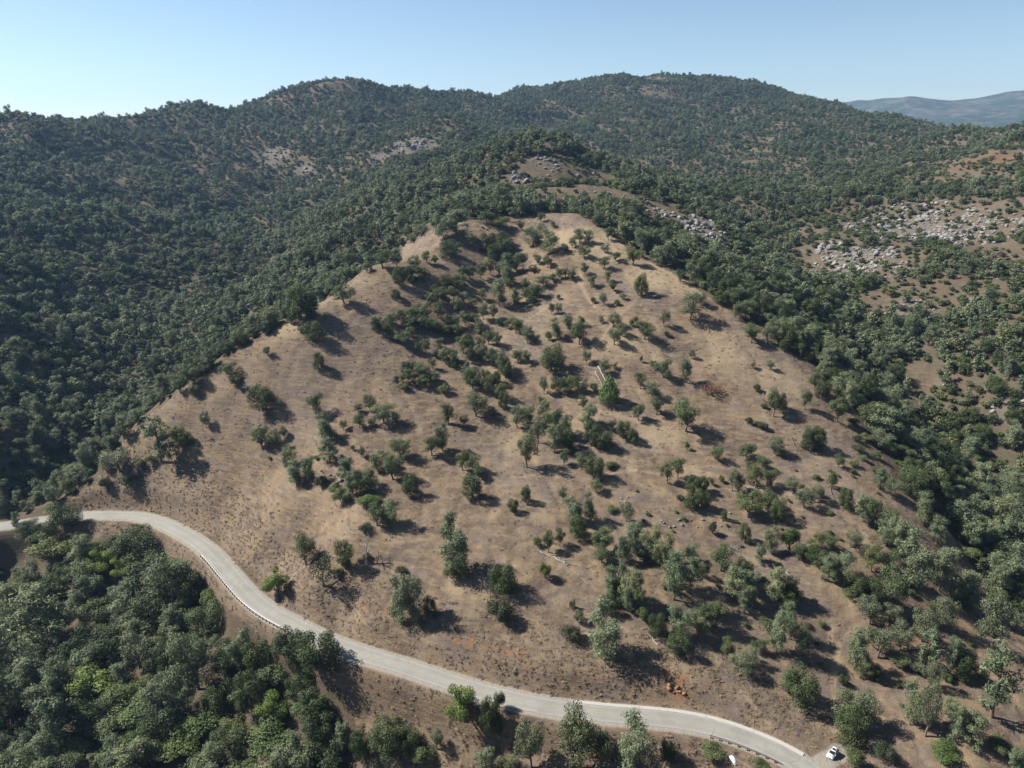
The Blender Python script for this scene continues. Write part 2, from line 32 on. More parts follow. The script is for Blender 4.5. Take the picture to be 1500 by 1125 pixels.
ROCKS = [
(55.7, 237.8, 1.6416568047683158, 'b', 'brown rock in the low broken outcrop across the mid slope', 'rocks of the brown mid slope outcrop'),
(66.9, 239.3, 1.163065022307416, 'b', 'brown rock in the low broken outcrop across the mid slope', 'rocks of the brown mid slope outcrop'),
(64.6, 238.8, 1.5549502968319788, 'b', 'brown rock in the low broken outcrop across the mid slope', 'rocks of the brown mid slope outcrop'),
(56.2, 237.2, 1.2717622374077728, 'b', 'brown rock in the low broken outcrop across the mid slope', 'rocks of the brown mid slope outcrop'),
(63.0, 236.5, 1.5591891234798083, 'b', 'brown rock in the low broken outcrop across the mid slope', 'rocks of the brown mid slope outcrop'),
(75.0, 238.6, 1.4431113692037725, 'b', 'brown rock in the low broken outcrop across the mid slope', 'rocks of the brown mid slope outcrop'),
(69.2, 238.2, 0.601937108561487, 'b', 'brown rock in the low broken outcrop across the mid slope', 'rocks of the brown mid slope outcrop'),
(75.4, 238.6, 1.0081818026446379, 'b', 'brown rock in the low broken outcrop across the mid slope', 'rocks of the brown mid slope outcrop'),
(73.1, 236.5, 1.212702564736381, 'b', 'brown rock in the low broken outcrop across the mid slope', 'rocks of the brown mid slope outcrop'),
(71.1, 239.4, 1.5190546243523104, 'b', 'brown rock in the low broken outcrop across the mid slope', 'rocks of the brown mid slope outcrop'),
(62.3, 238.9, 1.4586500876562631, 'b', 'brown rock in the low broken outcrop across the mid slope', 'rocks of the brown mid slope outcrop'),
(74.6, 239.2, 1.4191172597209458, 'b', 'brown rock in the low broken outcrop across the mid slope', 'rocks of the brown mid slope outcrop'),
(60.0, 235.9, 1.5388142505847529, 'b', 'brown rock in the low broken outcrop across the mid slope', 'rocks of the brown mid slope outcrop'),
(58.2, 235.4, 1.4549478741352162, 'b', 'brown rock in the low broken outcrop across the mid slope', 'rocks of the brown mid slope outcrop'),
(68.4, 235.8, 1.1571447755880007, 'b', 'brown rock in the low broken outcrop across the mid slope', 'rocks of the brown mid slope outcrop'),
(69.9, 235.3, 0.7330158984986967, 'b', 'brown rock in the low broken outcrop across the mid slope', 'rocks of the brown mid slope outcrop'),
(44.4, 173.9, 1.37562070821473, 'r', 'orange red block in the stepped rock cut above the road', 'red rocks in the cut above the road'),
(44.3, 174.0, 1.1503743391854213, 'r', 'orange red block in the stepped rock cut above the road', 'red rocks in the cut above the road'),
(45.2, 173.3, 1.474171662477068, 'r', 'orange red block in the stepped rock cut above the road', 'red rocks in the cut above the road'),
(45.7, 174.0, 1.0359670877265486, 'r', 'orange red block in the stepped rock cut above the road', 'red rocks in the cut above the road'),
(46.2, 173.2, 1.702668102043133, 'r', 'orange red block in the stepped rock cut above the road', 'red rocks in the cut above the road'),
(45.7, 171.8, 1.0469300578748226, 'r', 'orange red block in the stepped rock cut above the road', 'red rocks in the cut above the road'),
(46.1, 171.2, 1.9572292650731355, 'r', 'orange red block in the stepped rock cut above the road', 'red rocks in the cut above the road'),
(46.0, 171.7, 1.7479009713062652, 'r', 'orange red block in the stepped rock cut above the road', 'red rocks in the cut above the road'),
(47.2, 170.4, 0.9018737265985617, 'r', 'orange red block in the stepped rock cut above the road', 'red rocks in the cut above the road'),
(48.4, 171.1, 1.8303703185990852, 'r', 'orange red block in the stepped rock cut above the road', 'red rocks in the cut above the road'),
(48.6, 170.4, 1.3914163747091992, 'r', 'orange red block in the stepped rock cut above the road', 'red rocks in the cut above the road'),
(50.0, 169.7, 1.6497737248246902, 'r', 'orange red block in the stepped rock cut above the road', 'red rocks in the cut above the road'),
(-12.1, 207.2, 0.9, 'w', 'white stone alone under the edge of the dark live oak', ''),
(-9.3, 203.1, 0.8, 'w', 'small white stone in the trio above the round shrub', 'white stones above the round shrub'),
(-8.3, 201.9, 0.8, 'w', 'small white stone in the trio above the round shrub', 'white stones above the round shrub'),
(-7.4, 200.8, 0.8, 'w', 'small white stone in the trio above the round shrub', 'white stones above the round shrub'),
(-118.5, 307.6, 0.9941713300908208, 'w', 'pale stone in the scatter below the round dark oak', 'stones below the round dark oak'),
(-120.0, 307.9, 0.7577972845973567, 'w', 'pale stone in the scatter below the round dark oak', 'stones below the round dark oak'),
(-115.1, 306.5, 0.968389247302155, 'w', 'pale stone in the scatter below the round dark oak', 'stones below the round dark oak'),
(-115.8, 307.2, 0.638704799529473, 'w', 'pale stone in the scatter below the round dark oak', 'stones below the round dark oak'),
(-116.3, 308.7, 0.8365229013482451, 'w', 'pale stone in the scatter below the round dark oak', 'stones below the round dark oak'),
(-115.5, 306.4, 0.77556535509593, 'w', 'pale stone in the scatter below the round dark oak', 'stones below the round dark oak'),
(-120.4, 308.6, 0.6436627447150616, 'w', 'pale stone in the scatter below the round dark oak', 'stones below the round dark oak'),
(-114.0, 307.4, 0.7663312148929617, 'w', 'pale stone in the scatter below the round dark oak', 'stones below the round dark oak'),
(-112.5, 306.9, 0.7441961040060896, 'w', 'pale stone in the scatter below the round dark oak', 'stones below the round dark oak'),
(-75.6, 268.5, 0.8119505305016965, 'b', 'tan rock among the pines of the mid slope clump', 'rocks among the mid slope pines'),
(-72.5, 263.4, 1.375506477855684, 'b', 'tan rock among the pines of the mid slope clump', 'rocks among the mid slope pines'),
(-70.1, 262.0, 1.7105384645186967, 'b', 'tan rock among the pines of the mid slope clump', 'rocks among the mid slope pines'),
(-70.5, 263.6, 1.6841668499523479, 'b', 'tan rock among the pines of the mid slope clump', 'rocks among the mid slope pines'),
(-76.7, 269.0, 1.111260100790218, 'b', 'tan rock among the pines of the mid slope clump', 'rocks among the mid slope pines'),
(-76.3, 267.9, 1.0814631074091081, 'b', 'tan rock among the pines of the mid slope clump', 'rocks among the mid slope pines'),
(-72.4, 266.5, 0.8252787692583655, 'b', 'tan rock among the pines of the mid slope clump', 'rocks among the mid slope pines'),
(-74.7, 269.2, 1.5479828933204614, 'b', 'tan rock among the pines of the mid slope clump', 'rocks among the mid slope pines'),
(-79.3, 273.0, 1.3151169471465893, 'b', 'tan rock among the pines of the mid slope clump', 'rocks among the mid slope pines'),
(-74.6, 266.7, 1.0994280253070203, 'b', 'tan rock among the pines of the mid slope clump', 'rocks among the mid slope pines'),
(-76.3, 264.7, 0.9926757919876418, 'b', 'tan rock among the pines of the mid slope clump', 'rocks among the mid slope pines'),
(-78.4, 271.8, 1.1076692528182375, 'b', 'tan rock among the pines of the mid slope clump', 'rocks among the mid slope pines'),
(-69.2, 264.4, 2.6, 'w', 'large pale rock standing among the dark oaks', ''),
(-71.1, 268.3, 1.8, 'b', 'tan rock leaning on the large pale one', ''),
(-19.5, 478.2, 2.6, 'w', 'pale boulder in the little outcrop near the hilltop', 'hilltop outcrop boulders'),
(-16.4, 477.2, 1.8, 'w', 'pale boulder in the little outcrop near the hilltop', 'hilltop outcrop boulders'),
(-21.2, 474.5, 1.5, 'w', 'pale boulder in the little outcrop near the hilltop', 'hilltop outcrop boulders'),
(-164.9, 301.8, 1.6369338456676992, 'b', 'tan rock at the foot of the sparse pine', 'rocks under the sparse pine'),
(-165.6, 302.4, 1.3681574410339703, 'b', 'tan rock at the foot of the sparse pine', 'rocks under the sparse pine'),
(-161.5, 299.2, 0.8436369463476855, 'b', 'tan rock at the foot of the sparse pine', 'rocks under the sparse pine'),
(-163.3, 300.3, 0.7530296748584218, 'b', 'tan rock at the foot of the sparse pine', 'rocks under the sparse pine'),
(-163.8, 302.8, 1.4678302621654287, 'b', 'tan rock at the foot of the sparse pine', 'rocks under the sparse pine'),
(-161.8, 300.8, 0.7089664732504357, 'b', 'tan rock at the foot of the sparse pine', 'rocks under the sparse pine'),
(-165.8, 302.4, 1.5473039702317086, 'b', 'tan rock at the foot of the sparse pine', 'rocks under the sparse pine'),
(-164.6, 301.1, 1.1053078421239326, 'b', 'tan rock at the foot of the sparse pine', 'rocks under the sparse pine'),
(-181.7, 301.1, 1.1082567557148395, 'w', 'grey rock among the oaks at the canyon mouth', 'rocks at the canyon mouth'),
(-179.1, 300.0, 1.295199908599038, 'w', 'grey rock among the oaks at the canyon mouth', 'rocks at the canyon mouth'),
(-170.8, 299.8, 0.9599716650199981, 'w', 'grey rock among the oaks at the canyon mouth', 'rocks at the canyon mouth'),
(-177.5, 299.3, 1.3649178450334751, 'w', 'grey rock among the oaks at the canyon mouth', 'rocks at the canyon mouth'),
(-167.9, 302.1, 1.1403664660517658, 'w', 'grey rock among the oaks at the canyon mouth', 'rocks at the canyon mouth'),
(-170.9, 298.9, 1.3609786443382164, 'w', 'grey rock among the oaks at the canyon mouth', 'rocks at the canyon mouth'),
(-172.8, 298.4, 1.483551442531119, 'w', 'grey rock among the oaks at the canyon mouth', 'rocks at the canyon mouth'),
(-175.8, 300.6, 1.4663769249602923, 'w', 'grey rock among the oaks at the canyon mouth', 'rocks at the canyon mouth'),
(-180.3, 300.7, 1.4150083202390564, 'w', 'grey rock among the oaks at the canyon mouth', 'rocks at the canyon mouth'),
(-73.6, 254.6, 0.6, 'w', 'lone white stone on the open slope', ''),
(-92.4, 242.6, 0.5, 'w', 'tiny white stone above the lime green tree', ''),
(-91.9, 269.2, 0.6, 'w', 'white stone under the pine clump edge', ''),
(45.1, 249.9, 0.6216069197351872, 'b', 'brown stone at the foot of the leaning oak', 'stones by the leaning oak'),
(43.6, 248.7, 1.1120151929793718, 'b', 'brown stone at the foot of the leaning oak', 'stones by the leaning oak'),
(44.4, 250.4, 0.8852572031580712, 'b', 'brown stone at the foot of the leaning oak', 'stones by the leaning oak'),
(44.9, 251.6, 1.293151417430242, 'b', 'brown stone at the foot of the leaning oak', 'stones by the leaning oak'),
(45.2, 247.7, 0.708542085143766, 'b', 'brown stone at the foot of the leaning oak', 'stones by the leaning oak'),
(41.4, 248.6, 0.9209003199110076, 'b', 'brown stone at the foot of the leaning oak', 'stones by the leaning oak'),
(42.5, 250.8, 1.1276031136073672, 'b', 'brown stone at the foot of the leaning oak', 'stones by the leaning oak'),
(75.6, 238.7, 1.0280405980385905, 'w', 'grey stone in the loose scree below the oaks', 'scree stones below the oaks'),
(82.5, 243.3, 1.1487171399721683, 'w', 'grey stone in the loose scree below the oaks', 'scree stones below the oaks'),
(78.5, 239.2, 0.9498886865593255, 'w', 'grey stone in the loose scree below the oaks', 'scree stones below the oaks'),
(75.8, 234.7, 0.669708374040784, 'w', 'grey stone in the loose scree below the oaks', 'scree stones below the oaks'),
(80.2, 241.6, 0.9928930616027964, 'w', 'grey stone in the loose scree below the oaks', 'scree stones below the oaks'),
(82.1, 234.7, 0.6077441342287264, 'w', 'grey stone in the loose scree below the oaks', 'scree stones below the oaks'),
(79.3, 234.6, 0.6602203039341152, 'w', 'grey stone in the loose scree below the oaks', 'scree stones below the oaks'),
(77.6, 236.4, 1.0904820767235535, 'w', 'grey stone in the loose scree below the oaks', 'scree stones below the oaks'),
(132.5, 173.2, 0.9013513337437022, 'b', 'brown stone beside the pine grove', 'stones by the pine grove'),
(132.1, 173.1, 0.8464534764279984, 'b', 'brown stone beside the pine grove', 'stones by the pine grove'),
(133.8, 173.6, 0.7018586503171009, 'b', 'brown stone beside the pine grove', 'stones by the pine grove'),
(131.8, 172.2, 0.6125331777977547, 'b', 'brown stone beside the pine grove', 'stones by the pine grove'),
(132.2, 174.8, 1.0112878525684885, 'b', 'brown stone beside the pine grove', 'stones by the pine grove'),
(135.3, 174.2, 0.6596588284252032, 'b', 'brown stone beside the pine grove', 'stones by the pine grove')]
TREES = [
('o', -153.7, 329.9, 10.8, 10.5, 'mid green oak, second left of the round dark oak with stones below'),
('o', -159.9, 328.4, 7.5, 6.3, 'mid green oak above the sparse pine at the canyon mouth'),
('b', -151.2, 324.5, 5.4, 5.5, 'rounded green shrub left of the round dark oak with stones below'),
('o', -135.1, 328.1, 7.3, 9.0, 'mid green oak above the round dark oak with stones below'),
('o', -131.0, 323.7, 6.0, 5.5, 'mid green oak, first left of the round dark oak with stones below'),
('o', -117.3, 333.8, 4.7, 4.2, 'small mid green oak left of the twin oaks on the hill shoulder'),
('d', -91.7, 326.6, 8.4, 5.8, 'dark live oak below the twin oaks on the hill shoulder'),
('d', -115.2, 312.2, 11.8, 12.0, 'compact round dark oak with pale stones below it'),
('o', -88.8, 305.4, 11.0, 7.9, 'mid green oak, first right of the round dark oak with stones below'),
('o', -142.1, 311.3, 7.7, 4.4, 'mid green oak, second right of the sparse pine at the canyon mouth'),
('x', -141.5, 306.6, 6.1, 2.7, 'small leafless dead tree right of the sparse pine at the canyon mouth'),
('s', -161.4, 303.2, 23.7, 14.0, 'tall sparse pine with a bare top at the canyon mouth'),
('o', -154.8, 307.3, 9.3, 7.4, 'mid green oak, first right of the sparse pine at the canyon mouth'),
('d', -149.9, 305.4, 7.5, 7.3, 'dark live oak right of the sparse pine at the canyon mouth'),
('g', -182.2, 304.8, 11.3, 14.1, 'broad greyish oak left of the sparse pine at the canyon mouth'),
('o', -175.3, 298.8, 6.6, 8.6, 'mid green oak below the sparse pine at the canyon mouth'),
('b', -171.9, 303.9, 4.6, 5.3, 'rounded green shrub, second below the sparse pine at the canyon mouth'),
('b', -166.7, 304.3, 3.9, 5.3, 'small rounded green shrub, first below the sparse pine at the canyon mouth'),
('B', -186.8, 299.7, 5.3, 5.3, 'dark low shrub above the dark tree at the road edge'),
('B', -190.3, 307.3, 6.6, 6.1, 'dark low shrub left of the sparse pine at the canyon mouth'),
('b', -218.5, 375.3, 4.3, 8.8, 'rounded green shrub left of the sparse pine at the canyon mouth'),
('x', -124.9, 320.7, 3.9, 5.4, 'small leafless dead tree above the round dark oak with stones below'),
('o', -111.8, 296.9, 10.4, 7.8, 'mid green oak, first below the round dark oak with stones below'),
('o', -105.8, 295.6, 8.4, 5.8, 'mid green oak, third below the round dark oak with stones below'),
('o', -102.0, 298.3, 5.5, 4.2, 'small mid green oak, second below the round dark oak with stones below'),
('b', -106.8, 291.0, 1.6, 1.9, 'small rounded green shrub, first below the round dark oak with stones below'),
('p', -80.9, 290.3, 12.6, 9.1, 'grey green pine, first right of the round dark oak with stones below'),
('p', -76.5, 276.7, 11.0, 8.2, 'grey green pine, second right of the round dark oak with stones below'),
('x', -84.2, 287.2, 5.0, 4.4, 'small leafless dead tree right of the round dark oak with stones below'),
('b', -83.2, 280.7, 2.1, 2.5, 'small rounded green shrub, second below the round dark oak with stones below'),
('g', -74.3, 294.9, 4.7, 3.8, 'small greyish oak below the twin oaks on the hill shoulder'),
('o', -67.0, 294.8, 6.9, 5.7, 'mid green oak, second below the twin oaks on the hill shoulder'),
('o', -69.3, 304.5, 3.8, 3.9, 'small mid green oak, first below the twin oaks on the hill shoulder'),
('o', -64.0, 304.6, 8.4, 5.9, 'mid green oak, first right of the twin oaks on the hill shoulder'),
('o', -56.6, 296.8, 8.6, 11.5, 'mid green oak, second right of the twin oaks on the hill shoulder'),
('o', -51.5, 296.3, 5.7, 4.5, 'mid green oak, third right of the twin oaks on the hill shoulder'),
('o', -61.6, 294.9, 3.8, 3.5, 'small mid green oak, third below the twin oaks on the hill shoulder'),
('b', -67.4, 281.3, 2.5, 1.8, 'small rounded green shrub right of the round dark oak with stones below'),
('o', -62.7, 275.9, 5.2, 3.6, 'small mid green oak, second right of the round dark oak with stones below'),
('p', -95.3, 281.1, 11.4, 6.5, 'grey green pine, first below the round dark oak with stones below'),
('p', -89.4, 270.2, 10.4, 8.4, 'grey green pine, second below the round dark oak with stones below'),
('p', -84.1, 269.0, 12.3, 6.3, 'grey green pine, third below the round dark oak with stones below'),
('B', -77.7, 265.1, 4.6, 5.0, 'dark low shrub, second above the bare dead tree with a shrub at its foot'),
('p', -66.6, 263.4, 10.4, 7.3, 'grey green pine, third above the bare dead tree with a shrub at its foot'),
('p', -62.5, 254.8, 11.2, 5.7, 'grey green pine, second above the bare dead tree with a shrub at its foot'),
('d', -57.5, 256.0, 8.5, 10.2, 'dark live oak above the bare dead tree with a shrub at its foot'),
('b', -70.3, 258.6, 4.3, 5.7, 'rounded green shrub, second above the bare dead tree with a shrub at its foot'),
('b', -66.5, 252.6, 5.6, 7.3, 'rounded green shrub, first above the bare dead tree with a shrub at its foot'),
('p', -54.5, 267.3, 9.0, 6.2, 'grey green pine, fourth above the bare dead tree with a shrub at its foot'),
('o', -46.5, 274.6, 9.0, 9.0, 'mid green oak, fifth above the big pale pine'),
('o', -50.2, 268.7, 6.5, 5.3, 'mid green oak, third above the bare dead tree with a shrub at its foot'),
('o', -47.8, 261.4, 10.5, 9.3, 'mid green oak, second above the bare dead tree with a shrub at its foot'),
('d', -39.7, 252.2, 8.7, 7.3, 'dark live oak, second above the big pale pine'),
('y', -55.0, 246.4, 4.0, 8.8, 'yellowish green shrub above the bare dead tree with a shrub at its foot'),
('p', -45.3, 235.4, 11.2, 7.5, 'grey green pine, first above the bare dead tree with a shrub at its foot'),
('o', -49.9, 235.9, 8.9, 8.0, 'mid green oak, first above the bare dead tree with a shrub at its foot'),
('x', -59.9, 235.7, 6.3, 2.1, 'thin white dead snag beside the mid slope grove'),
('B', -53.7, 234.1, 2.9, 4.8, 'dark low shrub, first above the bare dead tree with a shrub at its foot'),
('x', -51.5, 221.7, 11.7, 6.7, 'bleached bare dead tree with a small shrub at its foot'),
('B', -51.6, 223.1, 3.0, 3.1, 'small dark low shrub below the bare dead tree with a shrub at its foot'),
('o', -75.8, 229.5, 13.2, 8.5, 'round topped oak on a clear trunk above the lime green tree'),
('r', -66.9, 217.7, 12.7, 10.7, 'round half bare oak with brown limbs showing above the lime green tree'),
('o', -59.1, 221.6, 12.3, 6.9, 'mid green oak left of the bare dead tree with a shrub at its foot'),
('b', -60.1, 222.8, 3.0, 4.1, 'small rounded green shrub right of the round half bare tree'),
('B', -61.4, 220.3, 2.1, 4.1, 'small dark low shrub right of the round half bare tree'),
('l', -84.0, 221.1, 10.2, 8.8, 'lime green leafy tree alone beside the road bend'),
('B', -38.5, 216.2, 2.9, 4.0, 'small dark low shrub above the twin pale pines above the road'),
('p', -18.4, 213.1, 21.7, 11.4, 'tall pale grey green pine standing alone on the lower slope'),
('b', -20.8, 212.0, 5.7, 5.9, 'rounded green shrub below the big pale pine'),
('g', -17.2, 211.0, 4.7, 4.9, 'greyish oak below the big pale pine'),
('d', -3.2, 204.8, 11.2, 9.5, 'dark live oak above the domed shrub above the road'),
('p', -35.9, 199.4, 16.9, 8.1, 'front bright side of the twin pale pines above the road'),
('p', -32.2, 199.4, 19.0, 8.1, 'taller back one of the twin pale pines above the road'),
('d', -26.7, 199.2, 7.7, 4.3, 'dark live oak right of the twin pale pines above the road'),
('B', -3.7, 195.2, 8.3, 8.7, 'smooth domed dark shrub alone above the road cut'),
('d', 0.5, 240.9, 5.6, 4.3, 'dark live oak right of the big pale pine'),
('d', 5.2, 246.7, 6.9, 4.4, 'dark live oak left of the pair of pines in the gully mouth'),
('x', 9.3, 226.6, 7.2, 3.1, 'leafless dead tree above the brush pile'),
('b', 8.9, 223.6, 3.2, 3.1, 'small rounded green shrub, second left of the brush pile'),
('o', 12.7, 220.8, 8.2, 4.3, 'mid green oak, first above the brush pile'),
('o', 16.9, 223.8, 7.1, 4.1, 'mid green oak, second above the brush pile'),
('b', 11.0, 209.0, 6.3, 4.1, 'rounded green shrub, first left of the brush pile'),
('o', -33.8, 277.7, 9.1, 7.6, 'mid green oak, fourth above the big pale pine'),
('p', -29.5, 281.1, 12.4, 6.4, 'grey green pine above the big pale pine'),
('o', -53.9, 321.4, 5.3, 3.6, 'small mid green oak, third below the dark oak on the bare slope'),
('b', -50.0, 319.2, 3.4, 4.5, 'small rounded green shrub, first below the dark oak on the bare slope'),
('b', -32.0, 321.0, 4.7, 5.4, 'rounded green shrub, second below the dark oak on the bare slope'),
('x', -36.7, 314.7, 3.9, 3.4, 'small leafless dead tree, first below the dark oak on the bare slope'),
('x', -33.5, 311.0, 3.9, 3.3, 'small leafless dead tree, second below the dark oak on the bare slope'),
('o', -28.3, 299.1, 10.3, 5.2, 'mid green oak, tenth left of the large round oak below the saddle'),
('b', -29.1, 299.1, 4.2, 2.6, 'small rounded green shrub left of the large round oak below the saddle'),
('x', -24.9, 298.3, 5.8, 3.2, 'small leafless dead tree left of the large round oak below the saddle'),
('o', -21.3, 298.7, 5.1, 3.9, 'small mid green oak, ninth left of the large round oak below the saddle'),
('o', -16.7, 306.1, 10.5, 11.2, 'mid green oak, eighth left of the large round oak below the saddle'),
('o', -18.8, 325.1, 10.0, 8.3, 'mid green oak, seventh left of the large round oak below the saddle'),
('g', -9.7, 308.5, 3.8, 4.6, 'small greyish oak, sixth left of the large round oak below the saddle'),
('o', -4.8, 318.7, 8.0, 6.1, 'mid green oak, fourth left of the large round oak below the saddle'),
('d', -4.1, 311.6, 8.0, 5.0, 'dark live oak, third left of the large round oak below the saddle'),
('o', -20.4, 268.8, 9.0, 6.2, 'mid green oak, third above the big pale pine'),
('o', -15.9, 267.8, 7.7, 7.1, 'mid green oak, second above the big pale pine'),
('o', -13.4, 262.6, 5.9, 5.2, 'mid green oak, first above the big pale pine'),
('d', -15.3, 250.4, 10.1, 8.1, 'dark live oak, first above the big pale pine'),
('o', 5.9, 269.8, 15.7, 8.9, 'tall mid green oak, fourth above the pair of pines in the gully mouth'),
('c', 44.2, 309.2, 13.3, 8.9, 'dense conical bright green cedar on the mid slope'),
('b', 38.4, 318.4, 4.1, 4.0, 'small rounded green shrub left of the conical cedar'),
('g', 15.1, 320.8, 8.7, 4.4, 'greyish oak, first below the large round oak below the saddle'),
('o', 22.1, 319.4, 9.3, 7.5, 'mid green oak below the large round oak below the saddle'),
('o', 27.6, 320.1, 8.6, 7.5, 'mid green oak, second left of the long bleached fallen trunk'),
('o', 32.5, 318.2, 7.2, 6.1, 'mid green oak, first left of the long bleached fallen trunk'),
('o', 32.3, 307.6, 7.1, 4.6, 'mid green oak, first left of the conical cedar'),
('p', 32.5, 295.5, 11.7, 8.6, 'grey green pine below the conical cedar'),
('g', 2.1, 299.1, 10.2, 7.1, 'greyish oak, second below the large round oak below the saddle'),
('p', 6.8, 301.9, 9.7, 5.9, 'grey green pine, second below the large round oak below the saddle'),
('p', 14.2, 305.5, 10.1, 6.6, 'grey green pine, first below the large round oak below the saddle'),
('g', 11.2, 288.2, 12.6, 7.5, 'greyish oak, second left of the conical cedar'),
('o', 18.5, 292.4, 12.6, 8.2, 'mid green oak, second left of the conical cedar'),
('p', 17.9, 280.3, 14.6, 7.0, 'tall grey green pine left of the conical cedar'),
('g', 23.7, 289.1, 11.3, 6.3, 'greyish oak, first left of the conical cedar'),
('d', 23.7, 282.2, 9.4, 8.0, 'dark live oak, fourth below the conical cedar'),
('o', 21.4, 271.7, 7.6, 4.2, 'mid green oak, third above the pair of pines in the gully mouth'),
('d', 33.6, 283.1, 10.9, 8.3, 'dark live oak, second below the conical cedar'),
('d', 38.6, 281.0, 8.1, 7.9, 'dark live oak, third below the conical cedar'),
('o', 28.2, 268.5, 7.1, 6.8, 'mid green oak, second above the pair of pines in the gully mouth'),
('d', 33.1, 262.8, 10.4, 7.8, 'dark live oak above the pair of pines in the gully mouth'),
('o', 32.7, 254.7, 5.1, 5.7, 'mid green oak, first above the pair of pines in the gully mouth'),
('y', 40.2, 268.3, 2.6, 5.9, 'yellowish green shrub above the pair of pines in the gully mouth'),
('d', 47.4, 286.7, 8.0, 6.2, 'dark live oak, first below the conical cedar'),
('g', 44.2, 293.0, 5.0, 3.8, 'small greyish oak below the conical cedar'),
('o', 55.9, 297.8, 8.2, 5.8, 'mid green oak, second right of the conical cedar'),
('o', 64.3, 300.9, 8.3, 6.5, 'mid green oak left of the large spreading oak on the trail'),
('o', 59.6, 317.4, 8.2, 6.1, 'mid green oak, first right of the conical cedar'),
('g', 64.3, 312.6, 7.1, 7.6, 'greyish oak right of the conical cedar'),
('o', 75.5, 290.5, 14.2, 12.5, 'wide spreading oak with shaded branches beside the trail'),
('o', 66.5, 262.3, 8.6, 5.2, 'mid green oak, second below the large spreading oak on the trail'),
('R', 91.4, 314.4, 5.1, 11.2, 'rusty brown dead shrub spread on the open slope'),
('B', 113.1, 315.5, 3.5, 3.7, 'small dark low shrub, first right of the rusty dead shrub'),
('x', 114.0, 309.0, 3.8, 4.6, 'small leafless dead tree right of the rusty dead shrub'),
('y', 113.6, 304.8, 2.2, 2.9, 'small yellowish green shrub right of the rusty dead shrub'),
('o', 116.3, 299.8, 12.8, 7.1, 'mid green oak right of the rusty dead shrub'),
('d', 120.5, 303.6, 8.4, 5.5, 'dark live oak right of the rusty dead shrub'),
('o', 131.9, 304.4, 9.3, 5.2, 'mid green oak, fifth left of the big pine group on the ridge end'),
('B', 104.3, 296.0, 2.6, 4.1, 'small dark low shrub, second right of the rusty dead shrub'),
('b', 107.0, 294.6, 2.3, 3.8, 'small rounded green shrub right of the rusty dead shrub'),
('B', 109.3, 292.6, 3.1, 4.7, 'small dark low shrub, third right of the rusty dead shrub'),
('g', 109.8, 278.0, 8.2, 7.0, 'greyish oak, third right of the rusty dead shrub'),
('g', 110.8, 276.7, 3.6, 4.2, 'small greyish oak, fourth right of the rusty dead shrub'),
('o', 97.5, 274.0, 7.5, 7.2, 'mid green oak, first right of the large spreading oak on the trail'),
('o', 85.1, 272.4, 6.3, 6.0, 'mid green oak, first below the large spreading oak on the trail'),
('b', 73.8, 279.2, 3.7, 2.1, 'small rounded green shrub below the large spreading oak on the trail'),
('o', 101.5, 267.6, 5.9, 5.3, 'mid green oak, third right of the large spreading oak on the trail'),
('g', 86.4, 255.3, 9.1, 5.4, 'greyish oak right of the broken brown outcrop'),
('o', 88.9, 254.7, 7.9, 4.3, 'mid green oak, second right of the broken brown outcrop'),
('b', 83.3, 260.0, 3.2, 2.3, 'small rounded green shrub, second above the broken brown outcrop'),
('b', 78.9, 258.2, 3.2, 2.0, 'small rounded green shrub, first above the broken brown outcrop'),
('o', 96.1, 256.7, 10.2, 7.7, 'mid green oak, third right of the broken brown outcrop'),
('d', 70.6, 252.7, 7.7, 5.6, 'dark live oak, third above the broken brown outcrop'),
('d', 72.2, 245.8, 7.8, 6.3, 'dark live oak, second above the broken brown outcrop'),
('o', 88.9, 241.4, 10.4, 9.5, 'mid green oak, first right of the broken brown outcrop'),
('d', 98.4, 238.3, 9.5, 6.2, 'dark live oak, second above the white fallen log'),
('d', 125.1, 279.9, 11.0, 7.0, 'dark live oak, third left of the big pine group on the ridge end'),
('g', 109.3, 252.7, 6.9, 5.6, 'greyish oak, fifth above the white fallen log'),
('g', 110.7, 244.7, 8.5, 6.9, 'greyish oak, third above the white fallen log'),
('b', 118.6, 250.9, 3.5, 3.4, 'small rounded green shrub above the white fallen log'),
('p', 42.7, 221.4, 12.6, 6.4, 'tall grey green pine, second left of the broken brown outcrop'),
('p', 46.8, 218.6, 13.0, 7.3, 'tall grey green pine, first left of the broken brown outcrop'),
('p', 44.3, 218.0, 8.1, 6.0, 'grey green pine, second left of the grey pine row'),
('p', 51.6, 215.3, 11.3, 7.7, 'grey green pine, fourth above the grey pine row'),
('p', 52.7, 200.4, 17.4, 8.5, 'tall grey green pine, first above the grey pine row'),
('p', 59.5, 206.6, 12.4, 5.8, 'tall grey green pine right of the grey pine row'),
('p', 62.3, 218.6, 6.5, 5.0, 'grey green pine, fifth above the grey pine row'),
('o', 71.9, 215.0, 9.9, 8.0, 'mid green oak, first right of the grey pine row'),
('g', 64.7, 212.1, 5.9, 3.9, 'greyish oak right of the grey pine row'),
('p', 73.7, 204.3, 12.6, 7.4, 'tall grey green pine, fifth left of the white fallen log'),
('d', 78.2, 210.9, 9.1, 6.9, 'dark live oak left of the white fallen log'),
('p', 75.8, 199.2, 9.7, 4.3, 'grey green pine, fourth left of the white fallen log'),
('p', 86.4, 203.4, 13.5, 6.5, 'tall grey green pine below the white fallen log'),
('o', 92.5, 204.0, 9.7, 4.8, 'mid green oak, second below the white fallen log'),
('d', 91.9, 202.1, 7.0, 8.3, 'dark live oak below the white fallen log'),
('b', 81.7, 208.2, 3.2, 2.7, 'small rounded green shrub left of the white fallen log'),
('p', 91.9, 223.0, 10.2, 5.6, 'grey green pine above the white fallen log'),
('y', 98.7, 224.4, 8.4, 7.1, 'yellowish green shrub above the white fallen log'),
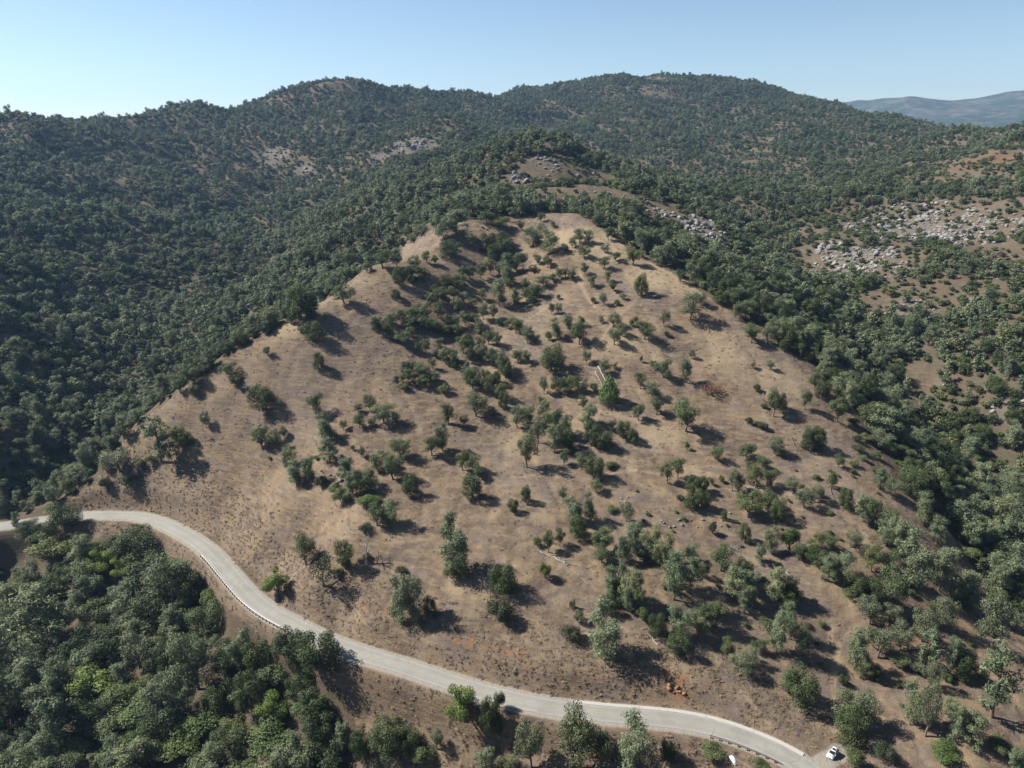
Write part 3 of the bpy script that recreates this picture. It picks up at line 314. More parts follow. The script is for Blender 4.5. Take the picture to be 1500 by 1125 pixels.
('d', 84.3, 229.1, 7.2, 4.4, 'dark live oak, first above the white fallen log'),
('d', 79.2, 239.8, 3.8, 2.7, 'small dark live oak right of the broken brown outcrop'),
('B', 73.2, 232.5, 4.5, 3.2, 'small dark low shrub right of the broken brown outcrop'),
('d', 45.1, 186.6, 8.4, 6.0, 'dark live oak right of the big pine above the red cut'),
('p', 52.7, 186.8, 10.5, 7.2, 'grey green pine, first below the grey pine row'),
('d', 50.6, 181.5, 6.6, 7.9, 'dark live oak above the red rock cut'),
('g', 58.0, 192.3, 5.0, 6.0, 'greyish oak below the grey pine row'),
('o', 65.0, 192.3, 9.6, 6.4, 'mid green oak, second right of the grey pine row'),
('o', 65.2, 181.3, 6.9, 4.4, 'mid green oak right of the red rock cut'),
('g', 68.6, 177.6, 6.6, 7.6, 'greyish oak right of the red rock cut'),
('g', 73.9, 181.2, 5.6, 4.4, 'greyish oak, second left of the dirt track loop'),
('o', 77.6, 185.4, 4.6, 3.6, 'mid green oak, second left of the dirt track loop'),
('p', 82.4, 186.0, 17.1, 6.5, 'tall grey green pine, second left of the dirt track loop'),
('o', 81.5, 193.6, 4.6, 4.6, 'mid green oak, third below the white fallen log'),
('g', 88.8, 184.4, 11.9, 6.0, 'greyish oak, first left of the dirt track loop'),
('o', 91.6, 192.7, 3.6, 3.7, 'small mid green oak, first left of the dirt track loop'),
('d', 82.7, 169.2, 10.6, 11.3, 'broad dark live oak, second below the dirt track loop'),
('y', 86.7, 176.9, 1.8, 1.7, 'small yellowish green shrub below the dirt track loop'),
('y', 41.2, 191.9, 4.5, 4.5, 'yellowish green shrub right of the big pine above the red cut'),
('p', 37.5, 197.1, 13.9, 6.7, 'tall grey green pine, third left of the grey pine row'),
('p', 41.1, 195.9, 10.7, 5.1, 'grey green pine, first left of the grey pine row'),
('p', 32.6, 199.0, 9.2, 4.5, 'grey green pine, fifth left of the grey pine row'),
('d', 32.0, 195.6, 6.3, 7.8, 'dark live oak above the big pine above the red cut'),
('p', 28.1, 179.4, 18.4, 10.9, 'big full pine casting a long shadow above the red rock cut'),
('b', 19.3, 197.0, 3.7, 2.1, 'small rounded green shrub above the big pine above the red cut'),
('g', 20.8, 192.3, 4.6, 3.7, 'greyish oak left of the big pine above the red cut'),
('B', 18.0, 186.2, 5.5, 6.2, 'dark low shrub left of the big pine above the red cut'),
('o', 32.6, 221.6, 8.8, 8.1, 'mid green oak below the pair of pines in the gully mouth'),
('o', 30.8, 216.0, 6.2, 7.5, 'mid green oak right of the brush pile'),
('p', 23.0, 237.5, 9.8, 7.2, 'grey green pine left of the pair of pines in the gully mouth'),
('d', 24.0, 228.4, 8.4, 7.5, 'dark live oak below the pair of pines in the gully mouth'),
('p', 29.2, 237.8, 11.6, 5.6, 'grey green pine above the pair of pines in the gully mouth'),
('g', 19.5, 246.5, 6.3, 3.6, 'greyish oak left of the pair of pines in the gully mouth'),
('g', 42.4, 238.2, 7.9, 5.4, 'greyish oak right of the pair of pines in the gully mouth'),
('b', 38.1, 243.6, 2.4, 4.9, 'small rounded green shrub right of the pair of pines in the gully mouth'),
('o', 140.6, 317.1, 8.9, 5.7, 'mid green oak, fourth left of the big pine group on the ridge end'),
('d', 142.6, 313.0, 8.5, 6.6, 'dark live oak, second left of the big pine group on the ridge end'),
('o', 145.0, 300.0, 11.2, 8.1, 'mid green oak, second left of the big pine group on the ridge end'),
('p', 155.6, 312.3, 13.5, 7.7, 'grey green pine left of the big pine group on the ridge end'),
('o', 170.5, 328.6, 15.9, 8.4, 'tall mid green oak above the big pine group on the ridge end'),
('p', 214.3, 392.2, 15.6, 9.2, 'grey green pine, fourth above the big pine group on the ridge end'),
('p', 178.6, 330.3, 12.6, 7.8, 'grey green pine, second above the big pine group on the ridge end'),
('p', 196.9, 351.9, 15.3, 9.4, 'grey green pine, third above the big pine group on the ridge end'),
('o', 160.4, 304.8, 11.0, 8.9, 'mid green oak, first left of the big pine group on the ridge end'),
('p', 166.3, 300.9, 16.1, 14.3, 'broad grey green pine, first above the big pine group on the ridge end'),
('o', 184.0, 325.3, 11.9, 6.3, 'mid green oak, first right of the big pine group on the ridge end'),
('y', 153.3, 301.8, 2.5, 5.2, 'small yellowish green shrub left of the big pine group on the ridge end'),
('b', 155.5, 292.6, 3.6, 5.7, 'rounded green shrub, first below the big pine group on the ridge end'),
('B', 150.1, 289.8, 3.1, 4.4, 'small dark low shrub left of the big pine group on the ridge end'),
('B', 147.6, 282.4, 2.8, 5.5, 'small dark low shrub below the big pine group on the ridge end'),
('b', 147.2, 276.6, 1.8, 3.9, 'small rounded green shrub, third below the big pine group on the ridge end'),
('b', 140.6, 270.7, 2.9, 4.2, 'small rounded green shrub, fifth below the big pine group on the ridge end'),
('o', 133.6, 269.2, 5.3, 4.7, 'mid green oak, third left of the big pine group on the ridge end'),
('b', 155.3, 281.9, 3.0, 4.3, 'small rounded green shrub, second below the big pine group on the ridge end'),
('b', 149.5, 270.2, 2.5, 3.0, 'small rounded green shrub, fourth below the big pine group on the ridge end'),
('p', 146.6, 258.7, 9.2, 5.5, 'grey green pine, first below the big pine group on the ridge end'),
('g', 149.1, 254.4, 8.2, 6.3, 'greyish oak below the big pine group on the ridge end'),
('b', 125.6, 255.7, 7.2, 4.2, 'rounded green shrub, sixth below the big pine group on the ridge end'),
('d', 126.5, 244.5, 8.4, 5.7, 'dark live oak, second below the big pine group on the ridge end'),
('p', 193.2, 316.5, 12.1, 7.9, 'grey green pine, first right of the big pine group on the ridge end'),
('o', 172.1, 289.5, 7.6, 7.3, 'mid green oak below the big pine group on the ridge end'),
('g', 223.0, 377.3, 7.9, 7.3, 'greyish oak right of the big pine group on the ridge end'),
('d', 190.3, 294.8, 14.0, 12.3, 'dark live oak right of the big pine group on the ridge end'),
('d', 178.9, 275.3, 11.6, 12.2, 'dark live oak, third below the big pine group on the ridge end'),
('o', 221.6, 350.0, 8.3, 7.6, 'mid green oak, second right of the big pine group on the ridge end'),
('p', 130.3, 237.7, 11.9, 7.0, 'grey green pine, second below the big pine group on the ridge end'),
('o', 133.9, 234.8, 12.3, 8.8, 'mid green oak, fourth above the tall forked oak by the track'),
('p', 136.6, 231.8, 8.4, 5.8, 'grey green pine, fifth above the tall forked oak by the track'),
('p', 135.5, 227.9, 11.4, 7.6, 'grey green pine, third above the tall forked oak by the track'),
('p', 138.2, 224.9, 15.4, 7.0, 'tall grey green pine, second above the tall forked oak by the track'),
('o', 144.1, 241.6, 5.1, 3.8, 'mid green oak, third above the tall forked oak by the track'),
('p', 138.5, 213.2, 21.0, 10.5, 'tall grey green pine, first above the tall forked oak by the track'),
('o', 125.6, 203.3, 15.0, 10.1, 'forked oak with a visible pale trunk beside the dirt track'),
('o', 124.4, 216.2, 10.0, 7.3, 'mid green oak, second above the tall forked oak by the track'),
('g', 120.6, 225.1, 6.7, 7.0, 'greyish oak right of the white fallen log'),
('o', 112.4, 223.4, 6.5, 6.1, 'mid green oak right of the white fallen log'),
('o', 108.9, 224.9, 6.0, 4.1, 'mid green oak above the white fallen log'),
('g', 104.8, 221.4, 6.5, 5.6, 'greyish oak, second above the white fallen log'),
('d', 106.2, 217.5, 5.3, 8.5, 'dark live oak right of the white fallen log'),
('p', 111.3, 210.0, 12.7, 6.6, 'tall grey green pine, second right of the white fallen log'),
('d', 115.2, 206.6, 9.0, 8.5, 'dark live oak, second left of the tall forked oak by the track'),
('g', 116.3, 197.3, 9.2, 8.0, 'greyish oak, second below the tall forked oak by the track'),
('p', 154.1, 225.4, 10.0, 5.0, 'grey green pine, second right of the tall forked oak by the track'),
('p', 158.0, 245.3, 13.2, 8.1, 'grey green pine, seventh above the tall forked oak by the track'),
('p', 160.6, 239.5, 11.4, 6.3, 'grey green pine, sixth above the tall forked oak by the track'),
('g', 141.0, 198.3, 12.6, 8.8, 'greyish oak right of the tall forked oak by the track'),
('p', 162.7, 219.5, 12.8, 9.0, 'grey green pine, fifth right of the tall forked oak by the track'),
('p', 161.0, 215.5, 8.6, 5.1, 'grey green pine, sixth right of the tall forked oak by the track'),
('p', 156.4, 215.8, 5.1, 3.6, 'grey green pine, fourth right of the tall forked oak by the track'),
('p', 179.1, 229.3, 15.3, 8.3, 'tall grey green pine, seventh right of the tall forked oak by the track'),
('b', 176.5, 222.7, 6.7, 6.3, 'rounded green shrub above the lanky sparse pine near the corner'),
('y', 157.1, 213.0, 3.4, 7.5, 'yellowish green shrub right of the tall forked oak by the track'),
('g', 155.4, 193.6, 19.6, 10.3, 'tall greyish oak, first above the lanky sparse pine near the corner'),
('g', 174.9, 210.0, 8.5, 7.0, 'greyish oak, second above the lanky sparse pine near the corner'),
('s', 126.9, 182.0, 15.0, 6.0, 'tall thin see-through pine left of the lanky sparse pine near the corner'),
('p', 134.0, 180.5, 13.9, 5.5, 'tall grey green pine, first left of the lanky sparse pine near the corner'),
('d', 137.5, 179.2, 11.1, 6.8, 'dark live oak left of the lanky sparse pine near the corner'),
('s', 136.6, 164.2, 24.2, 10.7, 'lanky see-through pine with a bare trunk near the lower corner'),
('g', 124.5, 174.7, 9.3, 5.6, 'greyish oak, first left of the lanky sparse pine near the corner'),
('p', 112.0, 161.6, 14.8, 5.1, 'tall grey green pine, third left of the lanky sparse pine near the corner'),
('g', 114.3, 157.5, 16.9, 6.6, 'tall greyish oak, second left of the lanky sparse pine near the corner'),
('p', 123.1, 162.7, 7.3, 4.3, 'grey green pine, second left of the lanky sparse pine near the corner'),
('p', 120.9, 155.0, 12.4, 5.3, 'tall grey green pine, second below the lanky sparse pine near the corner'),
('p', 124.1, 153.4, 11.2, 6.8, 'grey green pine, first below the lanky sparse pine near the corner'),
('y', 115.8, 151.0, 3.6, 8.1, 'broad yellowish green shrub below the lanky sparse pine near the corner'),
('b', 131.2, 151.9, 3.7, 5.3, 'rounded green shrub below the lanky sparse pine near the corner'),
('p', 133.3, 147.9, 7.1, 5.3, 'grey green pine, third below the lanky sparse pine near the corner'),
('l', 142.2, 178.5, 3.6, 3.5, 'small lime green leafy tree left of the lanky sparse pine near the corner'),
('b', 131.5, 178.0, 2.8, 3.1, 'small rounded green shrub left of the lanky sparse pine near the corner'),
('g', 119.7, 184.0, 3.5, 4.9, 'greyish oak, second right of the dirt track loop'),
('p', 104.8, 181.5, 16.5, 6.9, 'tall grey green pine right of the dirt track loop'),
('g', 114.4, 186.5, 11.2, 8.4, 'greyish oak, first right of the dirt track loop'),
('p', 107.1, 178.4, 8.1, 4.4, 'grey green pine below the dirt track loop'),
('d', 108.9, 178.1, 5.6, 5.2, 'dark live oak, first below the dirt track loop'),
('g', 120.3, 183.4, 4.4, 6.7, 'greyish oak, third right of the dirt track loop'),
('g', 94.5, 163.1, 10.5, 8.6, 'broad greyish oak, first above the white car'),
('g', 99.3, 161.0, 12.1, 8.5, 'broad greyish oak, second above the white car'),
('d', 93.5, 157.1, 10.1, 9.9, 'broad dark live oak above the white car'),
('b', 89.8, 148.1, 5.0, 5.4, 'rounded green shrub right of the white car'),
('B', 99.6, 150.4, 4.7, 6.3, 'dark low shrub right of the white car'),
('B', 99.4, 176.3, 3.9, 3.0, 'dark low shrub below the dirt track loop'),
('d', -61.8, 391.9, 10.3, 8.0, 'dark live oak, first above the small round oak on the open slope'),
('d', -62.6, 382.2, 5.3, 5.6, 'small dark live oak below the small round oak on the open slope'),
('d', -63.0, 354.1, 8.8, 7.4, 'dark live oak above the dark oak on the bare slope'),
('o', -47.7, 400.8, 7.3, 4.7, 'small mid green oak, fifth right of the small round oak on the open slope'),
('o', -56.0, 401.3, 6.9, 6.2, 'mid green oak, first above the small round oak on the open slope'),
('d', -54.6, 396.2, 5.1, 5.4, 'small dark live oak right of the small round oak on the open slope'),
('d', -36.9, 405.0, 6.2, 9.8, 'dark live oak, second left of the tall pine of the central gully'),
('o', -44.0, 381.2, 7.4, 6.7, 'mid green oak, fourth right of the small round oak on the open slope'),
('o', -57.4, 366.2, 6.4, 7.6, 'mid green oak, second above the dark oak on the bare slope'),
('o', -47.4, 370.7, 9.0, 9.9, 'mid green oak, second right of the small round oak on the open slope'),
('o', -39.6, 375.4, 8.1, 5.2, 'mid green oak, eighth right of the small round oak on the open slope'),
('o', -38.2, 391.1, 6.8, 6.1, 'mid green oak, ninth right of the small round oak on the open slope'),
('o', -32.4, 392.7, 7.6, 6.9, 'mid green oak, eighth left of the tall pine of the central gully'),
('o', -30.4, 383.8, 7.4, 7.6, 'mid green oak, seventh left of the tall pine of the central gully'),
('g', -26.8, 392.9, 6.8, 6.2, 'greyish oak, second left of the tall pine of the central gully'),
('o', -24.7, 419.8, 8.0, 6.9, 'mid green oak, second left of the tall pine of the central gully'),
('o', -19.0, 424.6, 8.9, 6.6, 'mid green oak, third above the tall pine of the central gully'),
('o', -13.1, 430.2, 9.0, 6.7, 'mid green oak, second above the tall pine of the central gully'),
('p', -4.1, 434.0, 12.4, 8.4, 'grey green pine, second above the tall pine of the central gully'),
('p', -7.3, 398.2, 16.3, 10.5, 'grey green pine, first below the tall pine of the central gully'),
('p', -3.2, 419.6, 13.7, 9.8, 'grey green pine, first above the tall pine of the central gully'),
('o', -17.1, 404.2, 6.2, 5.5, 'small mid green oak, first left of the tall pine of the central gully'),
('o', -28.3, 405.7, 6.2, 5.5, 'small mid green oak, third left of the tall pine of the central gully'),
('o', -15.6, 382.9, 9.0, 6.0, 'mid green oak, second below the tall pine of the central gully'),
('p', -17.3, 369.8, 8.4, 6.2, 'grey green pine, second below the tall pine of the central gully'),
('o', -25.1, 375.2, 7.3, 7.4, 'mid green oak, sixth left of the tall pine of the central gully'),
('g', -34.6, 371.5, 6.6, 5.1, 'greyish oak, third right of the dark oak on the bare slope'),
('o', -41.8, 363.8, 7.8, 9.4, 'mid green oak, seventh right of the dark oak on the bare slope'),
('o', -54.2, 361.9, 4.9, 6.5, 'mid green oak, second right of the dark oak on the bare slope'),
('o', -55.5, 350.5, 6.2, 9.1, 'mid green oak, first right of the dark oak on the bare slope'),
('o', -52.2, 356.6, 5.6, 5.7, 'mid green oak, third right of the dark oak on the bare slope'),
('o', -43.5, 348.7, 7.0, 4.9, 'mid green oak, sixth right of the dark oak on the bare slope'),
('o', -37.1, 353.8, 5.6, 5.7, 'mid green oak, ninth right of the dark oak on the bare slope'),
('o', -34.5, 365.3, 5.0, 5.8, 'small mid green oak, tenth right of the dark oak on the bare slope'),
('d', -29.2, 366.8, 5.4, 8.0, 'dark live oak below the tall pine of the central gully'),
('o', -24.9, 352.2, 9.5, 8.1, 'mid green oak, thirteenth right of the dark oak on the bare slope'),
('d', -21.1, 346.3, 7.4, 6.3, 'dark live oak, fourth left of the large round oak below the saddle'),
('g', -34.3, 344.7, 6.2, 6.2, 'greyish oak, fourth right of the dark oak on the bare slope'),
('o', -29.3, 345.1, 6.2, 6.2, 'mid green oak, twelfth right of the dark oak on the bare slope'),
('d', -27.8, 338.9, 7.4, 4.8, 'dark live oak, second right of the dark oak on the bare slope'),
('o', -16.0, 354.3, 7.8, 6.4, 'mid green oak, eighth below the tall pine of the central gully'),
('o', -12.0, 360.2, 7.9, 5.8, 'mid green oak, seventh below the tall pine of the central gully'),
('o', -7.7, 357.9, 7.9, 5.7, 'mid green oak, fifth left of the large round oak below the saddle'),
('g', -15.2, 350.5, 7.0, 5.6, 'greyish oak, third left of the large round oak below the saddle'),
('g', -10.1, 341.9, 9.4, 6.9, 'greyish oak, first left of the large round oak below the saddle'),
('o', -5.4, 337.6, 10.3, 7.5, 'mid green oak, third left of the large round oak below the saddle'),
('d', -3.3, 333.2, 9.9, 7.4, 'dark live oak, first left of the large round oak below the saddle'),
('d', -50.9, 331.1, 5.9, 4.7, 'dark live oak, first below the dark oak on the bare slope'),
('o', -43.5, 329.0, 7.6, 9.3, 'mid green oak, fourth below the dark oak on the bare slope'),
('o', -37.5, 326.7, 6.6, 7.3, 'mid green oak, sixth below the dark oak on the bare slope'),
('g', -39.1, 337.5, 5.5, 4.1, 'small greyish oak, second right of the dark oak on the bare slope'),
('p', -21.7, 329.7, 9.9, 5.7, 'grey green pine left of the large round oak below the saddle'),
('g', -17.7, 329.1, 8.8, 6.0, 'greyish oak, fifth left of the large round oak below the saddle'),
('B', -7.0, 378.2, 4.1, 4.5, 'small dark low shrub below the tall pine of the central gully'),
('p', 2.9, 433.0, 12.4, 8.4, 'grey green pine, third above the tall pine of the central gully'),
('p', 2.3, 398.2, 10.1, 6.6, 'grey green pine right of the tall pine of the central gully'),
('o', 7.8, 408.7, 8.7, 6.4, 'mid green oak, first right of the tall pine of the central gully'),
('o', 8.1, 401.0, 7.8, 5.5, 'mid green oak, second right of the tall pine of the central gully'),
('o', 15.0, 401.6, 8.5, 8.6, 'mid green oak, fourth right of the tall pine of the central gully'),
('o', 18.0, 411.5, 6.3, 7.5, 'mid green oak, sixth right of the tall pine of the central gully'),
('o', 24.0, 413.2, 5.5, 5.8, 'small mid green oak, ninth right of the tall pine of the central gully'),
('o', 26.8, 414.1, 7.1, 4.2, 'small mid green oak, eleventh right of the tall pine of the central gully'),
('o', 30.8, 415.1, 5.5, 5.0, 'small mid green oak, thirteenth right of the tall pine of the central gully'),
('o', 33.6, 411.1, 6.3, 5.8, 'small mid green oak, fourteenth right of the tall pine of the central gully'),
('d', 11.4, 397.3, 5.1, 6.5, 'small dark live oak right of the tall pine of the central gully'),
('o', 12.6, 428.5, 4.9, 5.2, 'small mid green oak, fifth right of the tall pine of the central gully'),
('o', 21.0, 428.0, 7.3, 6.0, 'mid green oak, tenth right of the tall pine of the central gully'),
('b', 25.8, 396.5, 2.9, 2.8, 'small rounded green shrub right of the tall pine of the central gully'),
('o', 21.4, 381.3, 6.4, 3.5, 'small mid green oak, eighth right of the tall pine of the central gully'),
('o', 24.9, 379.9, 6.3, 4.3, 'small mid green oak, twelfth right of the tall pine of the central gully'),
('p', 23.0, 356.4, 11.0, 7.0, 'grey green pine, first above the large round oak below the saddle'),
('p', 29.0, 363.4, 8.6, 7.5, 'grey green pine, second above the large round oak below the saddle'),
('o', 36.1, 364.1, 5.7, 3.7, 'small mid green oak, fourth above the large round oak below the saddle'),
('o', 33.8, 349.3, 12.2, 9.8, 'mid green oak, third above the large round oak below the saddle'),
('b', 18.7, 356.0, 4.6, 3.7, 'small rounded green shrub above the large round oak below the saddle'),
('o', 1.8, 368.4, 8.7, 8.1, 'mid green oak, sixth below the tall pine of the central gully'),
('o', -2.9, 374.4, 5.1, 4.5, 'small mid green oak, fourth below the tall pine of the central gully'),
('o', 7.7, 357.1, 7.0, 7.5, 'mid green oak, first above the large round oak below the saddle'),
('d', 19.1, 334.2, 12.9, 13.3, 'largest round dark oak below the saddle of the hill'),
('o', 3.0, 342.6, 6.9, 5.5, 'mid green oak, second left of the large round oak below the saddle'),
('g', 36.2, 335.9, 6.8, 4.6, 'greyish oak, first above the long bleached fallen trunk'),
('o', 44.0, 328.2, 6.7, 5.5, 'mid green oak, first above the long bleached fallen trunk'),
('o', 49.2, 330.7, 3.3, 3.5, 'small mid green oak, second above the long bleached fallen trunk'),
('o', 41.9, 413.0, 7.1, 5.0, 'small mid green oak, fifth left of the upright forked oak'),
('o', 53.6, 416.9, 7.1, 6.7, 'mid green oak, third left of the upright forked oak'),
('o', 44.4, 401.4, 6.9, 5.7, 'mid green oak, fourth left of the upright forked oak'),
('o', 53.8, 403.7, 7.0, 4.9, 'small mid green oak, second left of the upright forked oak'),
('b', 44.0, 386.0, 3.5, 3.1, 'small rounded green shrub, second left of the upright forked oak'),
('g', 49.2, 381.4, 6.7, 4.7, 'small greyish oak, second left of the upright forked oak'),
('o', 55.8, 394.7, 5.3, 4.8, 'small mid green oak, first left of the upright forked oak'),
('g', 59.8, 384.9, 3.7, 3.9, 'small greyish oak, first left of the upright forked oak'),
('b', 56.1, 379.8, 3.4, 3.5, 'small rounded green shrub, first left of the upright forked oak'),
('d', 70.6, 387.1, 12.1, 7.8, 'dark live oak above the upright forked oak'),
('g', 46.0, 364.5, 4.3, 3.4, 'small greyish oak, third left of the upright forked oak'),
('g', 51.8, 360.4, 7.0, 7.4, 'greyish oak, first below the upright forked oak'),
('g', 55.2, 351.5, 6.9, 6.5, 'greyish oak, second below the upright forked oak'),
('g', 50.7, 345.3, 8.2, 7.2, 'greyish oak, second above the long bleached fallen trunk'),
('b', 61.1, 359.9, 4.0, 3.0, 'small rounded green shrub, second below the upright forked oak'),
('b', 63.8, 362.5, 3.3, 3.0, 'small rounded green shrub, first below the upright forked oak'),
('o', 66.2, 349.7, 9.3, 10.9, 'mid green oak left of the solitary round oak on the open crest'),
('g', 77.7, 360.3, 8.2, 5.6, 'greyish oak left of the solitary round oak on the open crest'),
('b', 77.7, 353.2, 3.2, 3.6, 'small rounded green shrub below the solitary round oak on the open crest'),
('g', 92.5, 365.2, 14.6, 12.7, 'greyish oak, first right of the solitary round oak on the open crest'),
('g', 99.8, 376.2, 6.5, 6.9, 'greyish oak, second right of the solitary round oak on the open crest'),
('o', 92.8, 396.2, 7.6, 4.8, 'mid green oak right of the upright forked oak'),
('b', 62.6, 334.0, 3.9, 1.7, 'small rounded green shrub right of the long bleached fallen trunk'),
('o', 71.3, 324.4, 8.9, 8.9, 'mid green oak left of the rusty dead shrub'),
('g', 67.3, 329.8, 4.0, 3.5, 'small greyish oak right of the long bleached fallen trunk'),
('g', 81.0, 321.3, 11.6, 6.8, 'greyish oak above the rusty dead shrub'),
('g', 87.5, 338.6, 4.8, 3.5, 'small greyish oak below the solitary round oak on the open crest'),
('o', 119.0, 347.6, 9.6, 9.0, 'mid green oak, first below the ridge crest trees'),
('g', 127.3, 347.9, 9.7, 7.2, 'greyish oak, first below the ridge crest trees'),
('g', 132.4, 346.4, 9.7, 7.2, 'greyish oak, second below the ridge crest trees'),
('d', 136.2, 344.8, 13.8, 9.6, 'dark live oak below the ridge crest trees'),
('o', 142.1, 341.9, 9.3, 6.4, 'mid green oak, second below the ridge crest trees'),
('g', 115.7, 330.8, 3.4, 2.8, 'small greyish oak, first right of the rusty dead shrub'),
('g', 123.6, 329.2, 4.7, 4.1, 'small greyish oak, second right of the rusty dead shrub'),
('o', 117.2, 374.7, 10.9, 8.4, 'mid green oak, second left of the ridge crest trees'),
('o', 116.1, 366.2, 7.9, 6.0, 'mid green oak, first left of the ridge crest trees'),
('d', 127.7, 381.1, 10.9, 7.8, 'dark live oak, second above the ridge crest trees'),
('d', 130.2, 373.5, 12.8, 9.2, 'dark live oak, first above the ridge crest trees'),
('d', 140.8, 371.8, 12.8, 10.7, 'dark live oak right of the ridge crest trees'),
('d', 110.7, 392.8, 11.0, 9.5, 'dark live oak right of the solitary round oak on the open crest'),
('d', 114.6, 384.3, 11.6, 8.6, 'dark live oak left of the ridge crest trees'),
('d', 103.8, 406.1, 11.4, 9.0, 'dark live oak, first above the solitary round oak on the open crest'),
('d', 108.5, 401.2, 11.3, 8.9, 'dark live oak, second above the solitary round oak on the open crest'),
('o', -119.4, 521.9, 14.8, 15.7, 'mid green oak left of the small round oak on the open slope'),
('o', -88.0, 371.3, 10.3, 11.7, 'mid green oak, second right of the big spreading oak on the hill edge'),
('o', -125.6, 487.9, 12.1, 9.9, 'mid green oak, first right of the big spreading oak on the hill edge'),
('o', -113.6, 471.4, 11.7, 10.5, 'mid green oak, third right of the big spreading oak on the hill edge'),
('o', -81.0, 403.1, 6.1, 5.7, 'small mid green oak, fifth above the small round oak on the open slope'),
('d', -107.1, 356.1, 18.1, 16.7, 'broad dark live oak below the big spreading oak on the hill edge'),
('d', -103.5, 356.9, 13.6, 10.9, 'dark live oak right of the big spreading oak on the hill edge'),
('d', -96.4, 341.3, 10.1, 10.2, 'dark live oak above the twin oaks on the hill shoulder'),
('b', -103.9, 346.2, 3.1, 3.6, 'small rounded green shrub, second below the big spreading oak on the hill edge'),
('b', -111.1, 353.3, 3.2, 3.6, 'small rounded green shrub, first below the big spreading oak on the hill edge'),
('o', -72.7, 404.5, 10.7, 10.5, 'mid green oak, fourth above the small round oak on the open slope'),
('o', -65.3, 409.3, 7.7, 6.3, 'mid green oak, second above the small round oak on the open slope'),
('o', -55.4, 409.1, 8.5, 7.1, 'mid green oak, third above the small round oak on the open slope'),
('o', -49.9, 423.4, 7.2, 5.7, 'mid green oak, sixth above the small round oak on the open slope'),
('d', -36.8, 436.6, 10.7, 14.6, 'dark live oak, first left of the hilltop outcrop'),
('o', -78.0, 542.8, 8.1, 8.6, 'mid green oak left of the hilltop outcrop'),
('g', -63.1, 509.4, 7.2, 12.1, 'greyish oak left of the hilltop outcrop'),
('d', -66.3, 556.2, 11.1, 10.9, 'dark live oak, second left of the hilltop outcrop'),
('p', -42.7, 458.1, 14.9, 12.2, 'grey green pine, second left of the hilltop outcrop'),
('p', -35.3, 462.6, 15.9, 16.0, 'grey green pine, first left of the hilltop outcrop'),
('o', -25.5, 454.1, 8.5, 7.2, 'mid green oak below the hilltop outcrop'),
('d', -14.9, 455.4, 11.3, 11.3, 'dark live oak, first below the hilltop outcrop'),
('d', -2.5, 452.0, 12.9, 12.5, 'dark live oak, third below the hilltop outcrop'),
('o', -16.6, 484.0, 8.0, 11.4, 'mid green oak above the hilltop outcrop'),
('b', -8.0, 483.2, 6.4, 14.1, 'rounded green shrub right of the hilltop outcrop'),
('p', 13.3, 459.0, 15.0, 13.2, 'grey green pine, first right of the hilltop outcrop'),
('p', 23.2, 441.0, 14.5, 12.3, 'grey green pine, second right of the hilltop outcrop'),
('o', 5.8, 479.7, 7.1, 6.6, 'small mid green oak, first right of the hilltop outcrop'),
('o', 19.1, 490.2, 6.3, 5.8, 'small mid green oak, second right of the hilltop outcrop'),
('o', 26.1, 476.3, 4.4, 4.7, 'small mid green oak, third right of the hilltop outcrop'),
('o', 31.6, 436.3, 5.7, 5.2, 'small mid green oak, fifteenth right of the tall pine of the central gully'),
('g', 41.2, 445.0, 9.1, 8.8, 'greyish oak, fourth left of the upright forked oak'),
('g', 46.6, 444.9, 8.3, 7.1, 'greyish oak above the upright forked oak'),
('o', 36.4, 440.9, 5.8, 5.3, 'small mid green oak, fourth right of the hilltop outcrop'),
('o', 42.7, 428.4, 7.2, 7.7, 'mid green oak, sixth left of the upright forked oak'),
('o', 59.0, 448.4, 8.4, 6.2, 'mid green oak, fifth above the upright forked oak'),
('o', 55.2, 432.3, 4.8, 5.2, 'small mid green oak, fourth above the upright forked oak'),
('o', 60.6, 423.1, 5.6, 5.9, 'small mid green oak, third above the upright forked oak'),
('o', 69.9, 418.0, 10.7, 8.8, 'mid green oak, first above the upright forked oak'),
('o', 81.7, 422.8, 6.4, 5.9, 'small mid green oak, second above the upright forked oak'),
('o', 15.6, 434.5, 6.6, 6.1, 'small mid green oak, seventh right of the tall pine of the central gully'),
('l', -13.9, 167.5, 11.9, 8.8, 'bright lime green tree just below the road'),
('B', -3.9, 167.4, 6.2, 3.5, 'dark low shrub right of the bright lime tree below the road'),
('d', -5.9, 164.0, 12.7, 5.8, 'tall dark live oak right of the bright lime tree below the road'),
('g', 5.3, 155.8, 15.6, 8.1, 'tall greyish oak right of the bright lime tree below the road'),
('o', 16.5, 154.0, 19.0, 11.3, 'broad mid green oak right of the bright lime tree below the road'),
('o', 24.2, 153.2, 12.8, 6.9, 'tall mid green oak below the red rock cut'),
('p', 32.1, 149.8, 17.9, 10.7, 'broad grey green pine below the red rock cut'),
('d', 42.2, 152.8, 7.2, 4.3, 'dark live oak left of the white panel'),
('p', -7.5, 157.2, 9.9, 5.6, 'grey green pine below the bright lime tree below the road'),
('g', -1.0, 156.3, 6.2, 5.6, 'greyish oak, second below the bright lime tree below the road'),
('d', -36.0, 168.3, 11.8, 12.2, 'broad dark live oak, second left of the bright lime tree below the road'),
('d', -44.5, 169.6, 10.8, 7.2, 'dark live oak, third left of the bright lime tree below the road'),
('d', -30.6, 167.2, 8.1, 7.5, 'dark live oak, first left of the bright lime tree below the road'),
('b', -25.7, 164.2, 5.2, 7.3, 'rounded green shrub below the bright lime tree below the road'),
('g', -22.0, 165.5, 6.9, 4.3, 'greyish oak, first below the bright lime tree below the road'),
('b', 54.0, 152.5, 2.9, 6.4, 'rounded green shrub left of the white panel'),
